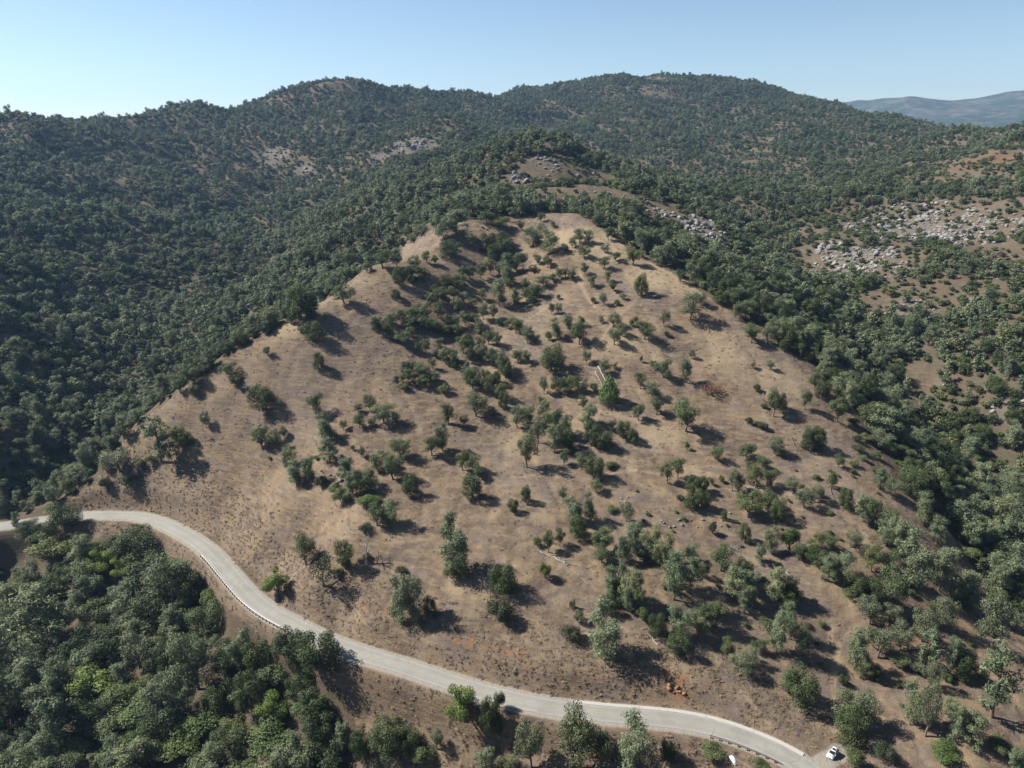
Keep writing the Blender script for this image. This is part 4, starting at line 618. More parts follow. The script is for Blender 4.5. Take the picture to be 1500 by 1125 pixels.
('b', 65.0, 147.1, 2.0, 4.5, 'rounded green shrub right of the white panel'),
('d', -197.0, 280.6, 12.7, 14.6, 'round dark tree standing at the road edge by the canyon'),
('p', -216.4, 278.7, 8.8, 4.1, 'grey green pine left of the dark tree at the road edge'),
('d', -211.0, 278.2, 6.7, 10.8, 'dark live oak left of the dark tree at the road edge'),
('b', -208.5, 277.8, 5.9, 13.2, 'broad rounded green shrub left of the dark tree at the road edge'),
('b', -197.8, 271.8, 8.0, 17.3, 'broad rounded green shrub below the dark tree at the road edge'),
('d', -157.9, 266.9, 12.9, 20.1, 'broad dark live oak above the yellow lime clump in the ravine'),
('l', -169.7, 262.1, 10.3, 10.9, 'lime green leafy tree left of the yellow lime clump in the ravine'),
('l', -160.9, 259.5, 8.2, 9.6, 'lime green leafy tree right of the yellow lime clump in the ravine'),
('y', -177.7, 267.6, 5.7, 9.8, 'yellowish green shrub left of the yellow lime clump in the ravine'),
('p', -131.4, 238.9, 20.4, 15.2, 'broad grey green pine right of the yellow lime clump in the ravine'),
('d', -145.3, 247.6, 12.8, 20.7, 'broad dark live oak, first right of the yellow lime clump in the ravine'),
('b', -176.7, 260.7, 8.0, 15.6, 'broad rounded green shrub left of the yellow lime clump in the ravine'),
('d', -123.3, 234.8, 13.0, 11.6, 'broad dark live oak, second right of the yellow lime clump in the ravine'),
('p', -206.1, 252.6, 15.3, 12.6, 'broad grey green pine, second above the ravine pines'),
('p', -179.3, 232.8, 26.3, 20.2, 'broad grey green pine, first above the ravine pines'),
('d', -195.7, 239.6, 12.2, 13.1, 'broad dark live oak left of the ravine pines'),
('b', -164.1, 240.9, 9.0, 12.5, 'broad rounded green shrub right of the ravine pines'),
('p', -152.6, 238.7, 16.4, 13.6, 'broad grey green pine below the yellow lime clump in the ravine'),
('d', -136.6, 232.1, 14.1, 17.0, 'broad dark live oak below the yellow lime clump in the ravine'),
('y', -112.7, 230.5, 4.9, 9.2, 'yellowish green shrub left of the guardrail bend'),
('d', -111.0, 222.5, 10.7, 14.8, 'broad dark live oak left of the guardrail bend'),
('s', -171.1, 196.9, 41.6, 15.9, 'tall thin see-through pine below the ravine pines'),
('p', -172.3, 213.1, 19.4, 13.7, 'broad grey green pine, first below the ravine pines'),
('p', -161.8, 200.1, 16.0, 10.5, 'broad grey green pine, second below the ravine pines'),
('d', -148.9, 220.2, 12.9, 15.4, 'broad dark live oak, second right of the ravine pines'),
('d', -163.6, 225.7, 12.8, 14.1, 'broad dark live oak, first right of the ravine pines'),
('g', -134.8, 214.5, 14.0, 11.0, 'broad greyish oak right of the ravine pines'),
('d', -120.2, 207.3, 11.9, 7.6, 'dark live oak, third right of the ravine pines'),
('p', -107.7, 201.1, 23.5, 11.9, 'tall grey green pine left of the guardrail bend'),
('p', -92.8, 201.9, 18.5, 8.9, 'tall grey green pine below the guardrail bend'),
('d', -85.9, 201.2, 12.6, 10.8, 'broad dark live oak, first below the guardrail bend'),
('d', -97.2, 203.2, 12.1, 11.4, 'broad dark live oak, third below the guardrail bend'),
('d', -73.6, 196.2, 10.9, 11.9, 'broad dark live oak, second below the guardrail bend'),
('d', -61.1, 189.2, 14.3, 13.9, 'broad dark live oak, fourth below the guardrail bend'),
('d', -68.9, 189.7, 10.6, 9.8, 'broad dark live oak, fifth below the guardrail bend'),
('x', -81.5, 198.5, 9.6, 1.5, 'brown bare snag pole leaning among the ravine trees'),
('p', -116.3, 191.5, 19.8, 11.6, 'broad grey green pine right of the ravine pines'),
('l', -150.9, 202.9, 10.9, 18.2, 'broad lime green leafy tree below the ravine pines'),
('y', -135.3, 202.3, 6.2, 13.8, 'broad yellowish green shrub, first below the ravine pines'),
('y', -124.6, 195.3, 6.7, 14.9, 'broad yellowish green shrub, second below the ravine pines'),
('p', -147.7, 180.2, 14.9, 9.4, 'broad grey green pine, third below the ravine pines'),
('d', -141.7, 194.0, 8.7, 14.0, 'broad dark live oak below the ravine pines'),
('b', -133.3, 190.3, 6.6, 14.6, 'broad rounded green shrub, first below the ravine pines'),
('d', -113.8, 186.8, 11.9, 14.5, 'broad dark live oak, fourth right of the ravine pines'),
('y', -101.9, 187.0, 6.5, 14.4, 'broad yellowish green shrub, second below the guardrail bend'),
('d', -97.2, 192.9, 10.8, 11.0, 'broad dark live oak, seventh below the guardrail bend'),
('d', -85.1, 190.1, 13.7, 10.9, 'broad dark live oak, sixth below the guardrail bend'),
('l', -77.0, 185.8, 9.4, 9.8, 'broad lime green leafy tree below the guardrail bend'),
('d', -59.1, 175.6, 10.0, 11.0, 'broad dark live oak, fourth left of the bright lime tree below the road'),
('l', -59.1, 169.6, 6.6, 6.4, 'lime green leafy tree left of the bright lime tree below the road'),
('d', -89.0, 178.5, 8.4, 12.9, 'broad dark live oak, eighth below the guardrail bend'),
('y', -75.2, 178.5, 7.2, 16.0, 'broad yellowish green shrub, first below the guardrail bend'),
('y', -105.9, 180.5, 5.8, 13.0, 'broad yellowish green shrub, fourth below the ravine pines'),
('b', -141.5, 182.3, 4.8, 10.6, 'broad rounded green shrub, second below the ravine pines'),
('y', -123.5, 182.8, 5.9, 13.1, 'broad yellowish green shrub, third below the ravine pines'),
('o', -51.6, 323.7, 3.9, 2.6, 'small mid green oak, second below the dark oak on the bare slope'),
('o', -12.0, 323.0, 8.7, 7.1, 'mid green oak, sixth left of the large round oak below the saddle'),
('d', 52.0, 284.1, 6.9, 5.3, 'dark live oak left of the large spreading oak on the trail'),
('o', 61.8, 259.5, 8.4, 5.1, 'mid green oak above the broken brown outcrop'),
('g', 113.1, 276.1, 2.8, 3.4, 'small greyish oak, fifth right of the rusty dead shrub'),
('o', 96.6, 265.8, 5.0, 4.4, 'mid green oak, second right of the large spreading oak on the trail'),
('o', 102.5, 257.0, 8.0, 6.1, 'mid green oak, fifth right of the broken brown outcrop'),
('d', 74.9, 254.3, 6.8, 5.0, 'dark live oak, fourth above the broken brown outcrop'),
('d', 68.3, 244.7, 7.3, 5.9, 'dark live oak, first above the broken brown outcrop'),
('o', 96.7, 243.4, 8.9, 8.2, 'mid green oak, fourth right of the broken brown outcrop'),
('d', 129.8, 280.7, 10.7, 6.8, 'dark live oak, first left of the big pine group on the ridge end'),
('g', 115.8, 247.7, 7.4, 6.0, 'greyish oak, fourth above the white fallen log'),
('p', 38.2, 216.4, 11.6, 5.8, 'grey green pine below the pair of pines in the gully mouth'),
('p', 51.5, 214.0, 9.2, 5.1, 'grey green pine, third above the grey pine row'),
('p', 54.7, 205.9, 9.7, 4.5, 'grey green pine, second above the grey pine row'),
('p', 79.3, 206.9, 9.6, 5.7, 'grey green pine, second left of the white fallen log'),
('p', 79.1, 201.9, 8.5, 3.7, 'grey green pine, third left of the white fallen log'),
('o', 89.7, 205.7, 7.6, 3.8, 'mid green oak, first below the white fallen log'),
('p', 86.7, 219.3, 7.3, 4.0, 'grey green pine, first left of the white fallen log'),
('p', 58.7, 188.1, 7.5, 5.1, 'grey green pine, second below the grey pine row'),
('o', 60.7, 191.5, 7.9, 5.3, 'mid green oak below the grey pine row'),
('o', 75.5, 186.0, 3.5, 2.7, 'small mid green oak, third left of the dirt track loop'),
('p', 88.1, 191.0, 13.2, 5.1, 'tall grey green pine, first left of the dirt track loop'),
('p', 33.3, 201.6, 13.6, 6.7, 'tall grey green pine right of the brush pile'),
('p', 37.6, 195.1, 10.3, 4.9, 'grey green pine, fourth left of the grey pine row'),
('p', 199.3, 317.5, 12.0, 7.8, 'grey green pine, second right of the big pine group on the ridge end'),
('d', 162.4, 264.5, 10.8, 11.4, 'dark live oak, first below the big pine group on the ridge end'),
('p', 134.6, 227.2, 12.6, 5.7, 'grey green pine, fourth above the tall forked oak by the track'),
('p', 150.0, 217.2, 17.6, 8.7, 'tall grey green pine, first right of the tall forked oak by the track'),
('o', 130.5, 216.5, 9.1, 6.6, 'mid green oak, first above the tall forked oak by the track'),
('g', 100.2, 219.6, 5.9, 5.1, 'greyish oak, first above the white fallen log'),
('p', 107.2, 210.7, 10.3, 5.4, 'grey green pine, first right of the white fallen log'),
('d', 120.4, 205.2, 8.9, 8.3, 'dark live oak, first left of the tall forked oak by the track'),
('g', 123.3, 198.2, 7.1, 6.2, 'greyish oak, first below the tall forked oak by the track'),
('p', 159.7, 228.6, 9.9, 4.9, 'grey green pine, third right of the tall forked oak by the track'),
('g', 131.3, 192.7, 12.0, 8.3, 'greyish oak, third below the tall forked oak by the track'),
('g', 122.5, 189.2, 9.8, 7.3, 'greyish oak, fourth below the tall forked oak by the track'),
('g', 123.8, 181.7, 3.7, 5.7, 'greyish oak, third left of the lanky sparse pine near the corner'),
('d', -57.7, 397.9, 7.8, 6.1, 'dark live oak, second above the small round oak on the open slope'),
('d', -68.2, 354.3, 7.6, 6.6, 'dark live oak left of the dark oak on the bare slope'),
('o', -51.0, 397.6, 5.5, 3.5, 'small mid green oak, first right of the small round oak on the open slope'),
('o', -51.1, 402.7, 6.7, 6.1, 'mid green oak, third right of the small round oak on the open slope'),
('d', -30.5, 411.0, 5.3, 8.3, 'dark live oak, first left of the tall pine of the central gully'),
('o', -40.3, 386.3, 7.4, 6.8, 'mid green oak, seventh right of the small round oak on the open slope'),
('o', -61.9, 361.7, 6.0, 7.1, 'mid green oak, first above the dark oak on the bare slope'),
('o', -52.9, 367.0, 8.4, 9.2, 'mid green oak below the small round oak on the open slope'),
('o', -42.5, 392.7, 5.5, 5.0, 'small mid green oak, sixth right of the small round oak on the open slope'),
('o', -37.7, 387.8, 7.4, 6.7, 'mid green oak, tenth right of the small round oak on the open slope'),
('g', -22.0, 391.6, 6.0, 5.4, 'small greyish oak, first left of the tall pine of the central gully'),
('o', -29.0, 417.9, 7.8, 6.7, 'mid green oak, fourth left of the tall pine of the central gully'),
('o', -7.5, 429.8, 8.4, 6.2, 'mid green oak, first above the tall pine of the central gully'),
('o', -32.0, 405.1, 5.3, 4.7, 'small mid green oak, fifth left of the tall pine of the central gully'),
('o', -10.4, 384.6, 8.0, 5.4, 'mid green oak, first below the tall pine of the central gully'),
('o', -19.9, 376.5, 7.0, 7.0, 'mid green oak, fifth below the tall pine of the central gully'),
('g', -30.6, 372.3, 6.4, 5.0, 'greyish oak, third left of the tall pine of the central gully'),
('o', -47.8, 365.0, 7.7, 9.3, 'mid green oak, fourth right of the dark oak on the bare slope'),
('o', -47.3, 347.2, 5.5, 3.9, 'small mid green oak, fifth right of the dark oak on the bare slope'),
('o', -38.2, 365.0, 4.4, 5.1, 'small mid green oak, eighth right of the dark oak on the bare slope'),
('d', -34.7, 364.7, 5.3, 7.8, 'dark live oak, first right of the dark oak on the bare slope'),
('g', -38.5, 346.5, 4.4, 4.4, 'small greyish oak, first right of the dark oak on the bare slope'),
('o', -33.2, 342.1, 4.9, 4.9, 'small mid green oak, eleventh right of the dark oak on the bare slope'),
('o', -21.1, 352.5, 6.9, 5.7, 'mid green oak, ninth below the tall pine of the central gully'),
('g', -15.4, 345.9, 8.6, 6.3, 'greyish oak, fourth left of the large round oak below the saddle'),
('d', -8.0, 329.1, 7.1, 5.3, 'dark live oak, second left of the large round oak below the saddle'),
('d', -47.2, 333.1, 5.1, 4.1, 'small dark live oak, second below the dark oak on the bare slope'),
('o', -49.3, 325.2, 6.2, 7.6, 'mid green oak, first below the dark oak on the bare slope'),
('o', -41.7, 322.8, 6.2, 6.8, 'mid green oak, fifth below the dark oak on the bare slope'),
('g', -12.6, 329.4, 7.6, 5.2, 'greyish oak, second left of the large round oak below the saddle'),
('o', 11.9, 403.0, 7.2, 5.3, 'mid green oak, third right of the tall pine of the central gully'),
('o', 7.9, 361.2, 6.5, 6.0, 'mid green oak, second above the large round oak below the saddle'),
('o', 0.5, 376.3, 4.6, 4.0, 'small mid green oak, third below the tall pine of the central gully'),
('o', 7.5, 341.2, 6.6, 5.3, 'mid green oak, first left of the large round oak below the saddle'),
('o', -45.1, 423.5, 5.6, 4.4, 'small mid green oak, eleventh right of the small round oak on the open slope'),
('d', -5.3, 463.5, 9.8, 10.2, 'dark live oak right of the hilltop outcrop'),
('d', -10.0, 446.5, 10.9, 10.6, 'dark live oak, second below the hilltop outcrop')]
# ---------------------------------------------------------------- terrain height
rng_t = np.random.default_rng(11)
NT = 256
_perm = rng_t.permutation(NT)
_grad = rng_t.uniform(0, 2*np.pi, NT)
_gx, _gy = np.cos(_grad), np.sin(_grad)
def noise2(x, y):
    xi = np.floor(x).astype(np.int64); yi = np.floor(y).astype(np.int64)
    xf = x-xi; yf = y-yi
    def g(ix, iy, dx, dy):
        h = _perm[(_perm[ix & 255]+iy) & 255]
        return _gx[h]*dx+_gy[h]*dy
    u = xf*xf*xf*(xf*(xf*6-15)+10); v = yf*yf*yf*(yf*(yf*6-15)+10)
    a = g(xi, yi, xf, yf); b = g(xi+1, yi, xf-1, yf)
    c = g(xi, yi+1, xf, yf-1); d = g(xi+1, yi+1, xf-1, yf-1)
    return (a+(b-a)*u)+((c+(d-c)*u)-(a+(b-a)*u))*v
_C = np.array(CTRL, dtype=np.float64)
_R = np.array(ROAD, dtype=np.float64)
_K = np.vstack([_C, _R[::2]])
def _phi(d2):
    return np.where(d2 > 1e-9, 0.5*d2*np.log(np.maximum(d2, 1e-9)), 0.0)
def _fit():
    P = _K[:, :2]/1000.0
    n = len(P)
    d2 = ((P[:, None, :]-P[None, :, :])**2).sum(-1)
    A = np.zeros((n+3, n+3))
    A[:n, :n] = _phi(d2)+np.eye(n)*2e-5
    A[:n, n] = 1; A[:n, n+1:] = P
    A[n, :n] = 1; A[n+1:, :n] = P.T
    b = np.zeros(n+3); b[:n] = _K[:, 2]
    return P, np.linalg.solve(A, b)
_TP, _TW = _fit()
def smooth_step(a, b, x):
    t = np.clip((x-a)/(b-a), 0, 1)
    return t*t*(3-2*t)
def dense_road():
    out = []
    n = len(_R)
    for i in range(n-1):                              # Catmull-Rom through the surveyed centreline
        p0, p1, p2, p3 = _R[max(i-1, 0)], _R[i], _R[i+1], _R[min(i+2, n-1)]
        m = max(2, int(np.linalg.norm(p2-p1)/1.5))
        for k in range(m):
            t = k/m
            out.append(0.5*((2*p1)+(-p0+p2)*t+(2*p0-5*p1+4*p2-p3)*t*t+(-p0+3*p1-3*p2+p3)*t**3))
    out.append(_R[-1])
    out = np.array(out)
    for _ in range(6):
        out[1:-1] = (out[:-2]+2*out[1:-1]+out[2:])/4
    return out
RC = dense_road()
def road_near(x, y):                                   # distance to and height of the road
    sh = x.shape; X = x.ravel(); Y = y.ravel()
    dist = np.full(X.shape, 1e3); zz = np.zeros(X.shape)
    m = (X > RC[:, 0].min()-40) & (X < RC[:, 0].max()+40) & (Y > RC[:, 1].min()-40) & (Y < RC[:, 1].max()+40)
    idx = np.nonzero(m)[0]
    for s in range(0, len(idx), 20000):
        ii = idx[s:s+20000]
        d2 = (X[ii, None]-RC[None, :, 0])**2+(Y[ii, None]-RC[None, :, 1])**2
        k = d2.argmin(1)
        dist[ii] = np.sqrt(d2[np.arange(len(ii)), k]); zz[ii] = RC[k, 2]
    return dist.reshape(sh), zz.reshape(sh)
def base_height(x, y):
    X = x.ravel()/1000.0; Y = y.ravel()/1000.0
    out = np.empty(X.shape)
    n = len(_TP)
    for s in range(0, len(X), 8192):
        a = X[s:s+8192]; b = Y[s:s+8192]
        d2 = (a[:, None]-_TP[None, :, 0])**2+(b[:, None]-_TP[None, :, 1])**2
        out[s:s+8192] = _phi(d2)@_TW[:n]+_TW[n]+_TW[n+1]*a+_TW[n+2]*b
    return out.reshape(x.shape)
ROAD_HALF = 3.7
def height(x, y):
    x = np.asarray(x, dtype=np.float64); y = np.asarray(y, dtype=np.float64)
    z = base_height(x, y)
    r = np.hypot(x, y)
    far = smooth_step(380, 900, r)
    z = z+noise2(x/70+3.1, y/70)*(1.2+8.0*far)+noise2(x/27, y/27+9.7)*(0.7+3.0*far)
    z = z+noise2(x/190+7, y/190)*(16*far)+(0.22-np.abs(noise2(x/150+2, y/230+5)))*34*far
    z = z+noise2(x/9.3, y/9.3)*0.45+noise2(x/4.1+5, y/4.1)*0.30+noise2(x/1.9+5, y/1.9)*0.14
    z = z-0.55*np.clip(0.22-np.abs(noise2(x/13+0.5*y/40+11, y/46)), 0, 1)*3
    d, rz = road_near(x, y)
    w = smooth_step(ROAD_HALF+0.7, ROAD_HALF+6.5, d)
    bank = 0.7*smooth_step(ROAD_HALF+0.5, ROAD_HALF+2.5, d)*0
    z = (rz-0.05+bank)*(1-w)+z*w
    return z
# ---------------------------------------------------------------- scene basics
C = bpy.data.collections.new('hillside'); bpy.context.scene.collection.children.link(C)
sc = bpy.context.scene
PI = math.pi
def link(o, parent=None):
    C.objects.link(o)
    if parent is not None: o.parent = parent
    return o
def tag(o, label=None, cat=None, group=None, kind=None):
    if label: o['label'] = label
    if cat: o['category'] = cat
    if group: o['group'] = group
    if kind: o['kind'] = kind
    return o
def mesh_np(name, verts, faces, mats=(), mat_idx=None, smooth=False):
    """verts (n,3); faces: list of arrays (m,k) with the same k per array"""
    me = bpy.data.meshes.new(name)
    verts = np.ascontiguousarray(verts, dtype=np.float32)
    me.vertices.add(len(verts)); me.vertices.foreach_set('co', verts.ravel())
    loops = np.concatenate([f.ravel() for f in faces]).astype(np.int32)
    counts = np.concatenate([np.full(len(f), f.shape[1]) for f in faces]).astype(np.int32)
    starts = np.concatenate([[0], np.cumsum(counts)[:-1]]).astype(np.int32)
    me.loops.add(len(loops)); me.loops.foreach_set('vertex_index', loops)
    me.polygons.add(len(counts)); me.polygons.foreach_set('loop_start', starts); me.polygons.foreach_set('loop_total', counts)
    for m in mats: me.materials.append(m)
    if mat_idx is not None: me.polygons.foreach_set('material_index', np.asarray(mat_idx, dtype=np.int32))
    me.polygons.foreach_set('use_smooth', np.full(len(counts), bool(smooth)))
    me.update(calc_edges=True); me.validate()
    return me
def attr(me, name, vals):
    a = me.attributes.new(name, 'FLOAT', 'POINT'); a.data.foreach_set('value', np.asarray(vals, dtype=np.float32))

# ---------------------------------------------------------------- node helpers
class N:
    def __init__(s, name):
        s.m = bpy.data.materials.new(name); s.m.use_nodes = True
        s.t = s.m.node_tree; s.t.nodes.clear()
        s.out = s.t.nodes.new('ShaderNodeOutputMaterial')
    def n(s, typ, **kw):
        nd = s.t.nodes.new(typ)
        for k, v in kw.items():
            if k.startswith('i_'):
                key = k[2:]; key = int(key) if key.isdigit() else key.replace('_', ' ')
                s.set(nd.inputs[key], v)
            else: setattr(nd, k, v)
        return nd
    def set(s, inp, v):
        if isinstance(v, bpy.types.NodeSocket): s.t.links.new(v, inp)
        elif isinstance(v, (tuple, list)) and inp.type == 'RGBA' and len(v) == 3: inp.default_value = (*v, 1)
        else: inp.default_value = v
    def noise(s, vec, scale, detail=3, rough=0.55, dist=0.0):
        nd = s.n('ShaderNodeTexNoise'); s.set(nd.inputs['Vector'], vec)
        nd.inputs['Scale'].default_value = scale; nd.inputs['Detail'].default_value = detail
        nd.inputs['Roughness'].default_value = rough; nd.inputs['Distortion'].default_value = dist
        return nd.outputs['Fac']
    def math(s, op, a, b=0.5, clamp=False):
        nd = s.n('ShaderNodeMath', operation=op); nd.use_clamp = clamp
        s.set(nd.inputs[0], a); s.set(nd.inputs[1], b); return nd.outputs[0]
    def step(s, x, a, b):
        nd = s.n('ShaderNodeMapRange'); nd.interpolation_type = 'SMOOTHSTEP'
        s.set(nd.inputs[0], x); nd.inputs[1].default_value = a; nd.inputs[2].default_value = b
        return nd.outputs[0]
    def mix(s, f, a, b, mode='MIX'):
        nd = s.n('ShaderNodeMix', data_type='RGBA', blend_type=mode)
        s.set(nd.inputs[0], f); s.set(nd.inputs[6], a); s.set(nd.inputs[7], b); return nd.outputs[2]
    def at(s, name):
        nd = s.n('ShaderNodeAttribute'); nd.attribute_name = name; return nd.outputs['Fac']
    def pos(s):
        return s.n('ShaderNodeNewGeometry').outputs['Position']
    def obj(s):
        return s.n('ShaderNodeTexCoord').outputs['Object']
    def bsdf(s, col, rough=0.9, spec=0.2, bump=None, bstr=0.5, bdist=0.3, metal=0.0):
        b = s.n('ShaderNodeBsdfPrincipled')
        s.set(b.inputs['Base Color'], col); s.set(b.inputs['Roughness'], rough)
        b.inputs['Specular IOR Level'].default_value = spec; b.inputs['Metallic'].default_value = metal
        if bump is not None:
            bn = s.n('ShaderNodeBump'); bn.inputs['Strength'].default_value = bstr; bn.inputs['Distance'].default_value = bdist
            s.set(bn.inputs['Height'], bump); s.t.links.new(bn.outputs[0], b.inputs['Normal'])
        return b
    def end(s, sh):
        s.t.links.new(sh.outputs[0] if hasattr(sh, 'outputs') else sh, s.out.inputs['Surface']); return s.m

def simple(name, col, rough=0.8, spec=0.2, var=0.25, scale=2.0, bump=0.0, metal=0.0):
    m = N(name); f = m.noise(m.obj(), scale, 4)
    c = m.mix(f, tuple(v*(1-var) for v in col), tuple(min(1, v*(1+var)) for v in col))
    return m.end(m.bsdf(c, rough, spec, f if bump else None, bump, 0.1, metal))

def leaf_mat(name, ca, cb, trans=0.22, objvar=0.75):
    m = N(name)
    oi = m.n('ShaderNodeObjectInfo').outputs['Random']
    ge = m.n('ShaderNodeNewGeometry').outputs['Random Per Island']
    f = m.math('ADD', m.math('MULTIPLY', oi, objvar), m.math('MULTIPLY', ge, 1-objvar))
    c = m.mix(f, ca, cb)
    w = m.math('FRACT', m.math('MULTIPLY', oi, 7.31))
    c = m.mix(m.math('MULTIPLY', m.step(w, 0.72, 1.0), 0.35), c, tuple(v*k for v, k in zip(cb, (1.35, 1.12, 0.75))))
    br = m.math('ADD', 0.70, m.math('MULTIPLY', ge, 0.6))
    c = m.mix(1.0, c, m.n('ShaderNodeCombineColor', i_0=br, i_1=br, i_2=br).outputs[0], 'MULTIPLY')
    d = m.bsdf(c, 0.65, 0.25)
    t = m.n('ShaderNodeBsdfTranslucent'); m.set(t.inputs[0], c)
    mx = m.n('ShaderNodeMixShader'); mx.inputs[0].default_value = trans
    m.t.links.new(d.outputs[0], mx.inputs[1]); m.t.links.new(t.outputs[0], mx.inputs[2])
    return m.end(mx)

# ---------------------------------------------------------------- masks in world metres
def in_poly(x, y, poly):
    poly = np.asarray(poly); ins = np.zeros(x.shape, bool); n = len(poly); j = n-1
    for i in range(n):
        xi, yi = poly[i]; xj, yj = poly[j]
        c = ((yi > y) != (yj > y)) & (x < (xj-xi)*(y-yi)/((yj-yi) if yj != yi else 1e-9)+xi)
        ins ^= c; j = i
    return ins
def poly_dist(x, y, pts):
    pts = np.asarray(pts); d = np.full(x.shape, 1e9)
    for a, b in zip(pts[:-1], pts[1:]):
        ab = b-a; t = np.clip(((x-a[0])*ab[0]+(y-a[1])*ab[1])/(ab@ab+1e-9), 0, 1)
        d = np.minimum(d, np.hypot(x-a[0]-t*ab[0], y-a[1]-t*ab[1]))
    return d
def far_height(x, y, z):
    r = np.hypot(x, y); az = np.degrees(np.arctan2(x, y))
    prof = np.interp(az, [-180, -60, 0, 20, 24, 27, 29.6, 30.8, 32.5, 36, 42, 60, 180], [250, 250, 260, 385, 455, 517, 488, 500, 540, 575, 600, 400, 250])
    fr = np.clip((r-5000)/3600, 0, None)
    b = np.where(fr < 1, smooth_step(0, 1, fr), 1.0)
    fz = 60+(prof-60)*b+noise2(x/900, y/900)*130*smooth_step(4600, 7000, r)*(1-0.6*smooth_step(7600, 8600, r))+noise2(x/260, y/260)*32*smooth_step(3500, 6000, r)*(1-0.5*smooth_step(7800, 8600, r))
    w = smooth_step(2900, 4300, r)
    return z*(1-w)+fz*w
def ground_z(x, y):
    return far_height(x, y, height(x, y))
def forest_density(x, y):
    """share of the ground under trees and chaparral"""
    r = np.hypot(x, y)
    d = np.full(x.shape, 0.93)
    far = smooth_step(480, 900, r)
    n1 = noise2(x/55, y/55); n2 = noise2(x/21+4, y/21)
    d = np.where(far > 0, d*(1-far)+far*(0.97+0.36*n1+0.42*n2), d+0.25*n2)
    for cx, cy, cr, k in CLEARINGS:
        q = np.hypot(x-cx, y-cy)/cr+0.45*n2
        d = d*(k+(1-k)*smooth_step(0.75, 1.15, q))
    d = np.where(in_poly(x, y, OPEN_HILL), 0.0, d)
    d = np.where(in_poly(x, y, ROAD_BANK), 0.0, d)
    return np.clip(d, 0, 1)

# ---------------------------------------------------------------- ground sheet
def build_ground():
    th = np.radians(np.concatenate([np.arange(-180, -48, 3.0), np.arange(-48, 48.01, 0.14), np.arange(51, 180, 3.0)]))
    rr = [14.0]
    while rr[-1] < 13500:
        r = rr[-1]; rr.append(r*(1.0048 if 95 < r < 700 else 1.0065 if r < 3000 else 1.012)+0.02)
    rr = np.array(rr)
    R_, T_ = np.meshgrid(rr, th, indexing='ij')
    x = R_*np.sin(T_); y = R_*np.cos(T_)
    z = ground_z(x, y)
    nr, nt = x.shape
    V = np.stack([x, y, z], -1).reshape(-1, 3)
    i = np.arange(nr-1)[:, None]*nt; j = np.arange(nt)[None, :]; j2 = (j+1) % nt
    F = np.stack([i+j, i+j2, i+nt+j2, i+nt+j], -1).reshape(-1, 4)
    c = len(V); V = np.vstack([V, [[0, 0, float(z[0].mean())]]])
    k = np.arange(nt); F3 = np.stack([np.full(nt, c), (k+1) % nt, k], -1)
    # orientation: keep normals up
    me = mesh_np('ground', V, [F[:, ::-1], F3[:, ::-1]], [M['ground']], smooth=True)
    X, Y = V[:, 0], V[:, 1]
    r = np.hypot(X, Y); near = r < 3200
    fd = np.zeros(len(V)); fd[near] = forest_density(X[near], Y[near]); fd[~near] = 0.8
    outside = ~(in_poly(X, Y, OPEN_HILL) | in_poly(X, Y, ROAD_BANK)); fd = np.where(outside & near, np.maximum(fd, 0.42), fd)
    attr(me, 'wood', fd)
    red = np.zeros(len(V)); rock = np.zeros(len(V)); trail = np.zeros(len(V)); cut = np.zeros(len(V)); straw = np.zeros(len(V))
    nn = np.nonzero(r < 2600)[0]; xn, yn = X[nn], Y[nn]
    for cx, cy, rad, s in RED: red[nn] = np.maximum(red[nn], s*np.exp(-((xn-cx)**2+(yn-cy)**2)/(2*rad*rad)))
    for cx, cy, rad, s in STRAW: straw[nn] = np.maximum(straw[nn], s*np.exp(-((xn-cx)**2+(yn-cy)**2)/(2*rad*rad)))
    for cx, cy, rad, s in ROCKY: rock[nn] = np.maximum(rock[nn], s*np.exp(-((xn-cx)**2+(yn-cy)**2)/(2*rad*rad)))
    n5 = np.nonzero(r < 520)[0]; xn, yn = X[n5], Y[n5]
    for pl, wd in TRAILS:
        trail[n5] = np.maximum(trail[n5], 1-smooth_step(wd*0.5, wd*1.5, poly_dist(xn, yn, pl)))
    dr, _z = road_near(xn, yn)
    cut[n5] = smooth_step(16, 5, dr) if False else 1-smooth_step(4.5, 14, dr)
    shoulder = np.zeros(len(V)); shoulder[n5] = 1-smooth_step(3.9, 5.6, dr)
    td = poly_dist(xn, yn, TURNOUT); shoulder[n5] = np.maximum(shoulder[n5], (1-smooth_step(2.0, 3.6, td)))
    for nm, v in (('red', red), ('rock', rock), ('trail', trail), ('cut', cut), ('straw', straw), ('shoulder', shoulder)): attr(me, nm, v)
    o = link(bpy.data.objects.new('ground', me)); tag(o, kind='structure')
    return o

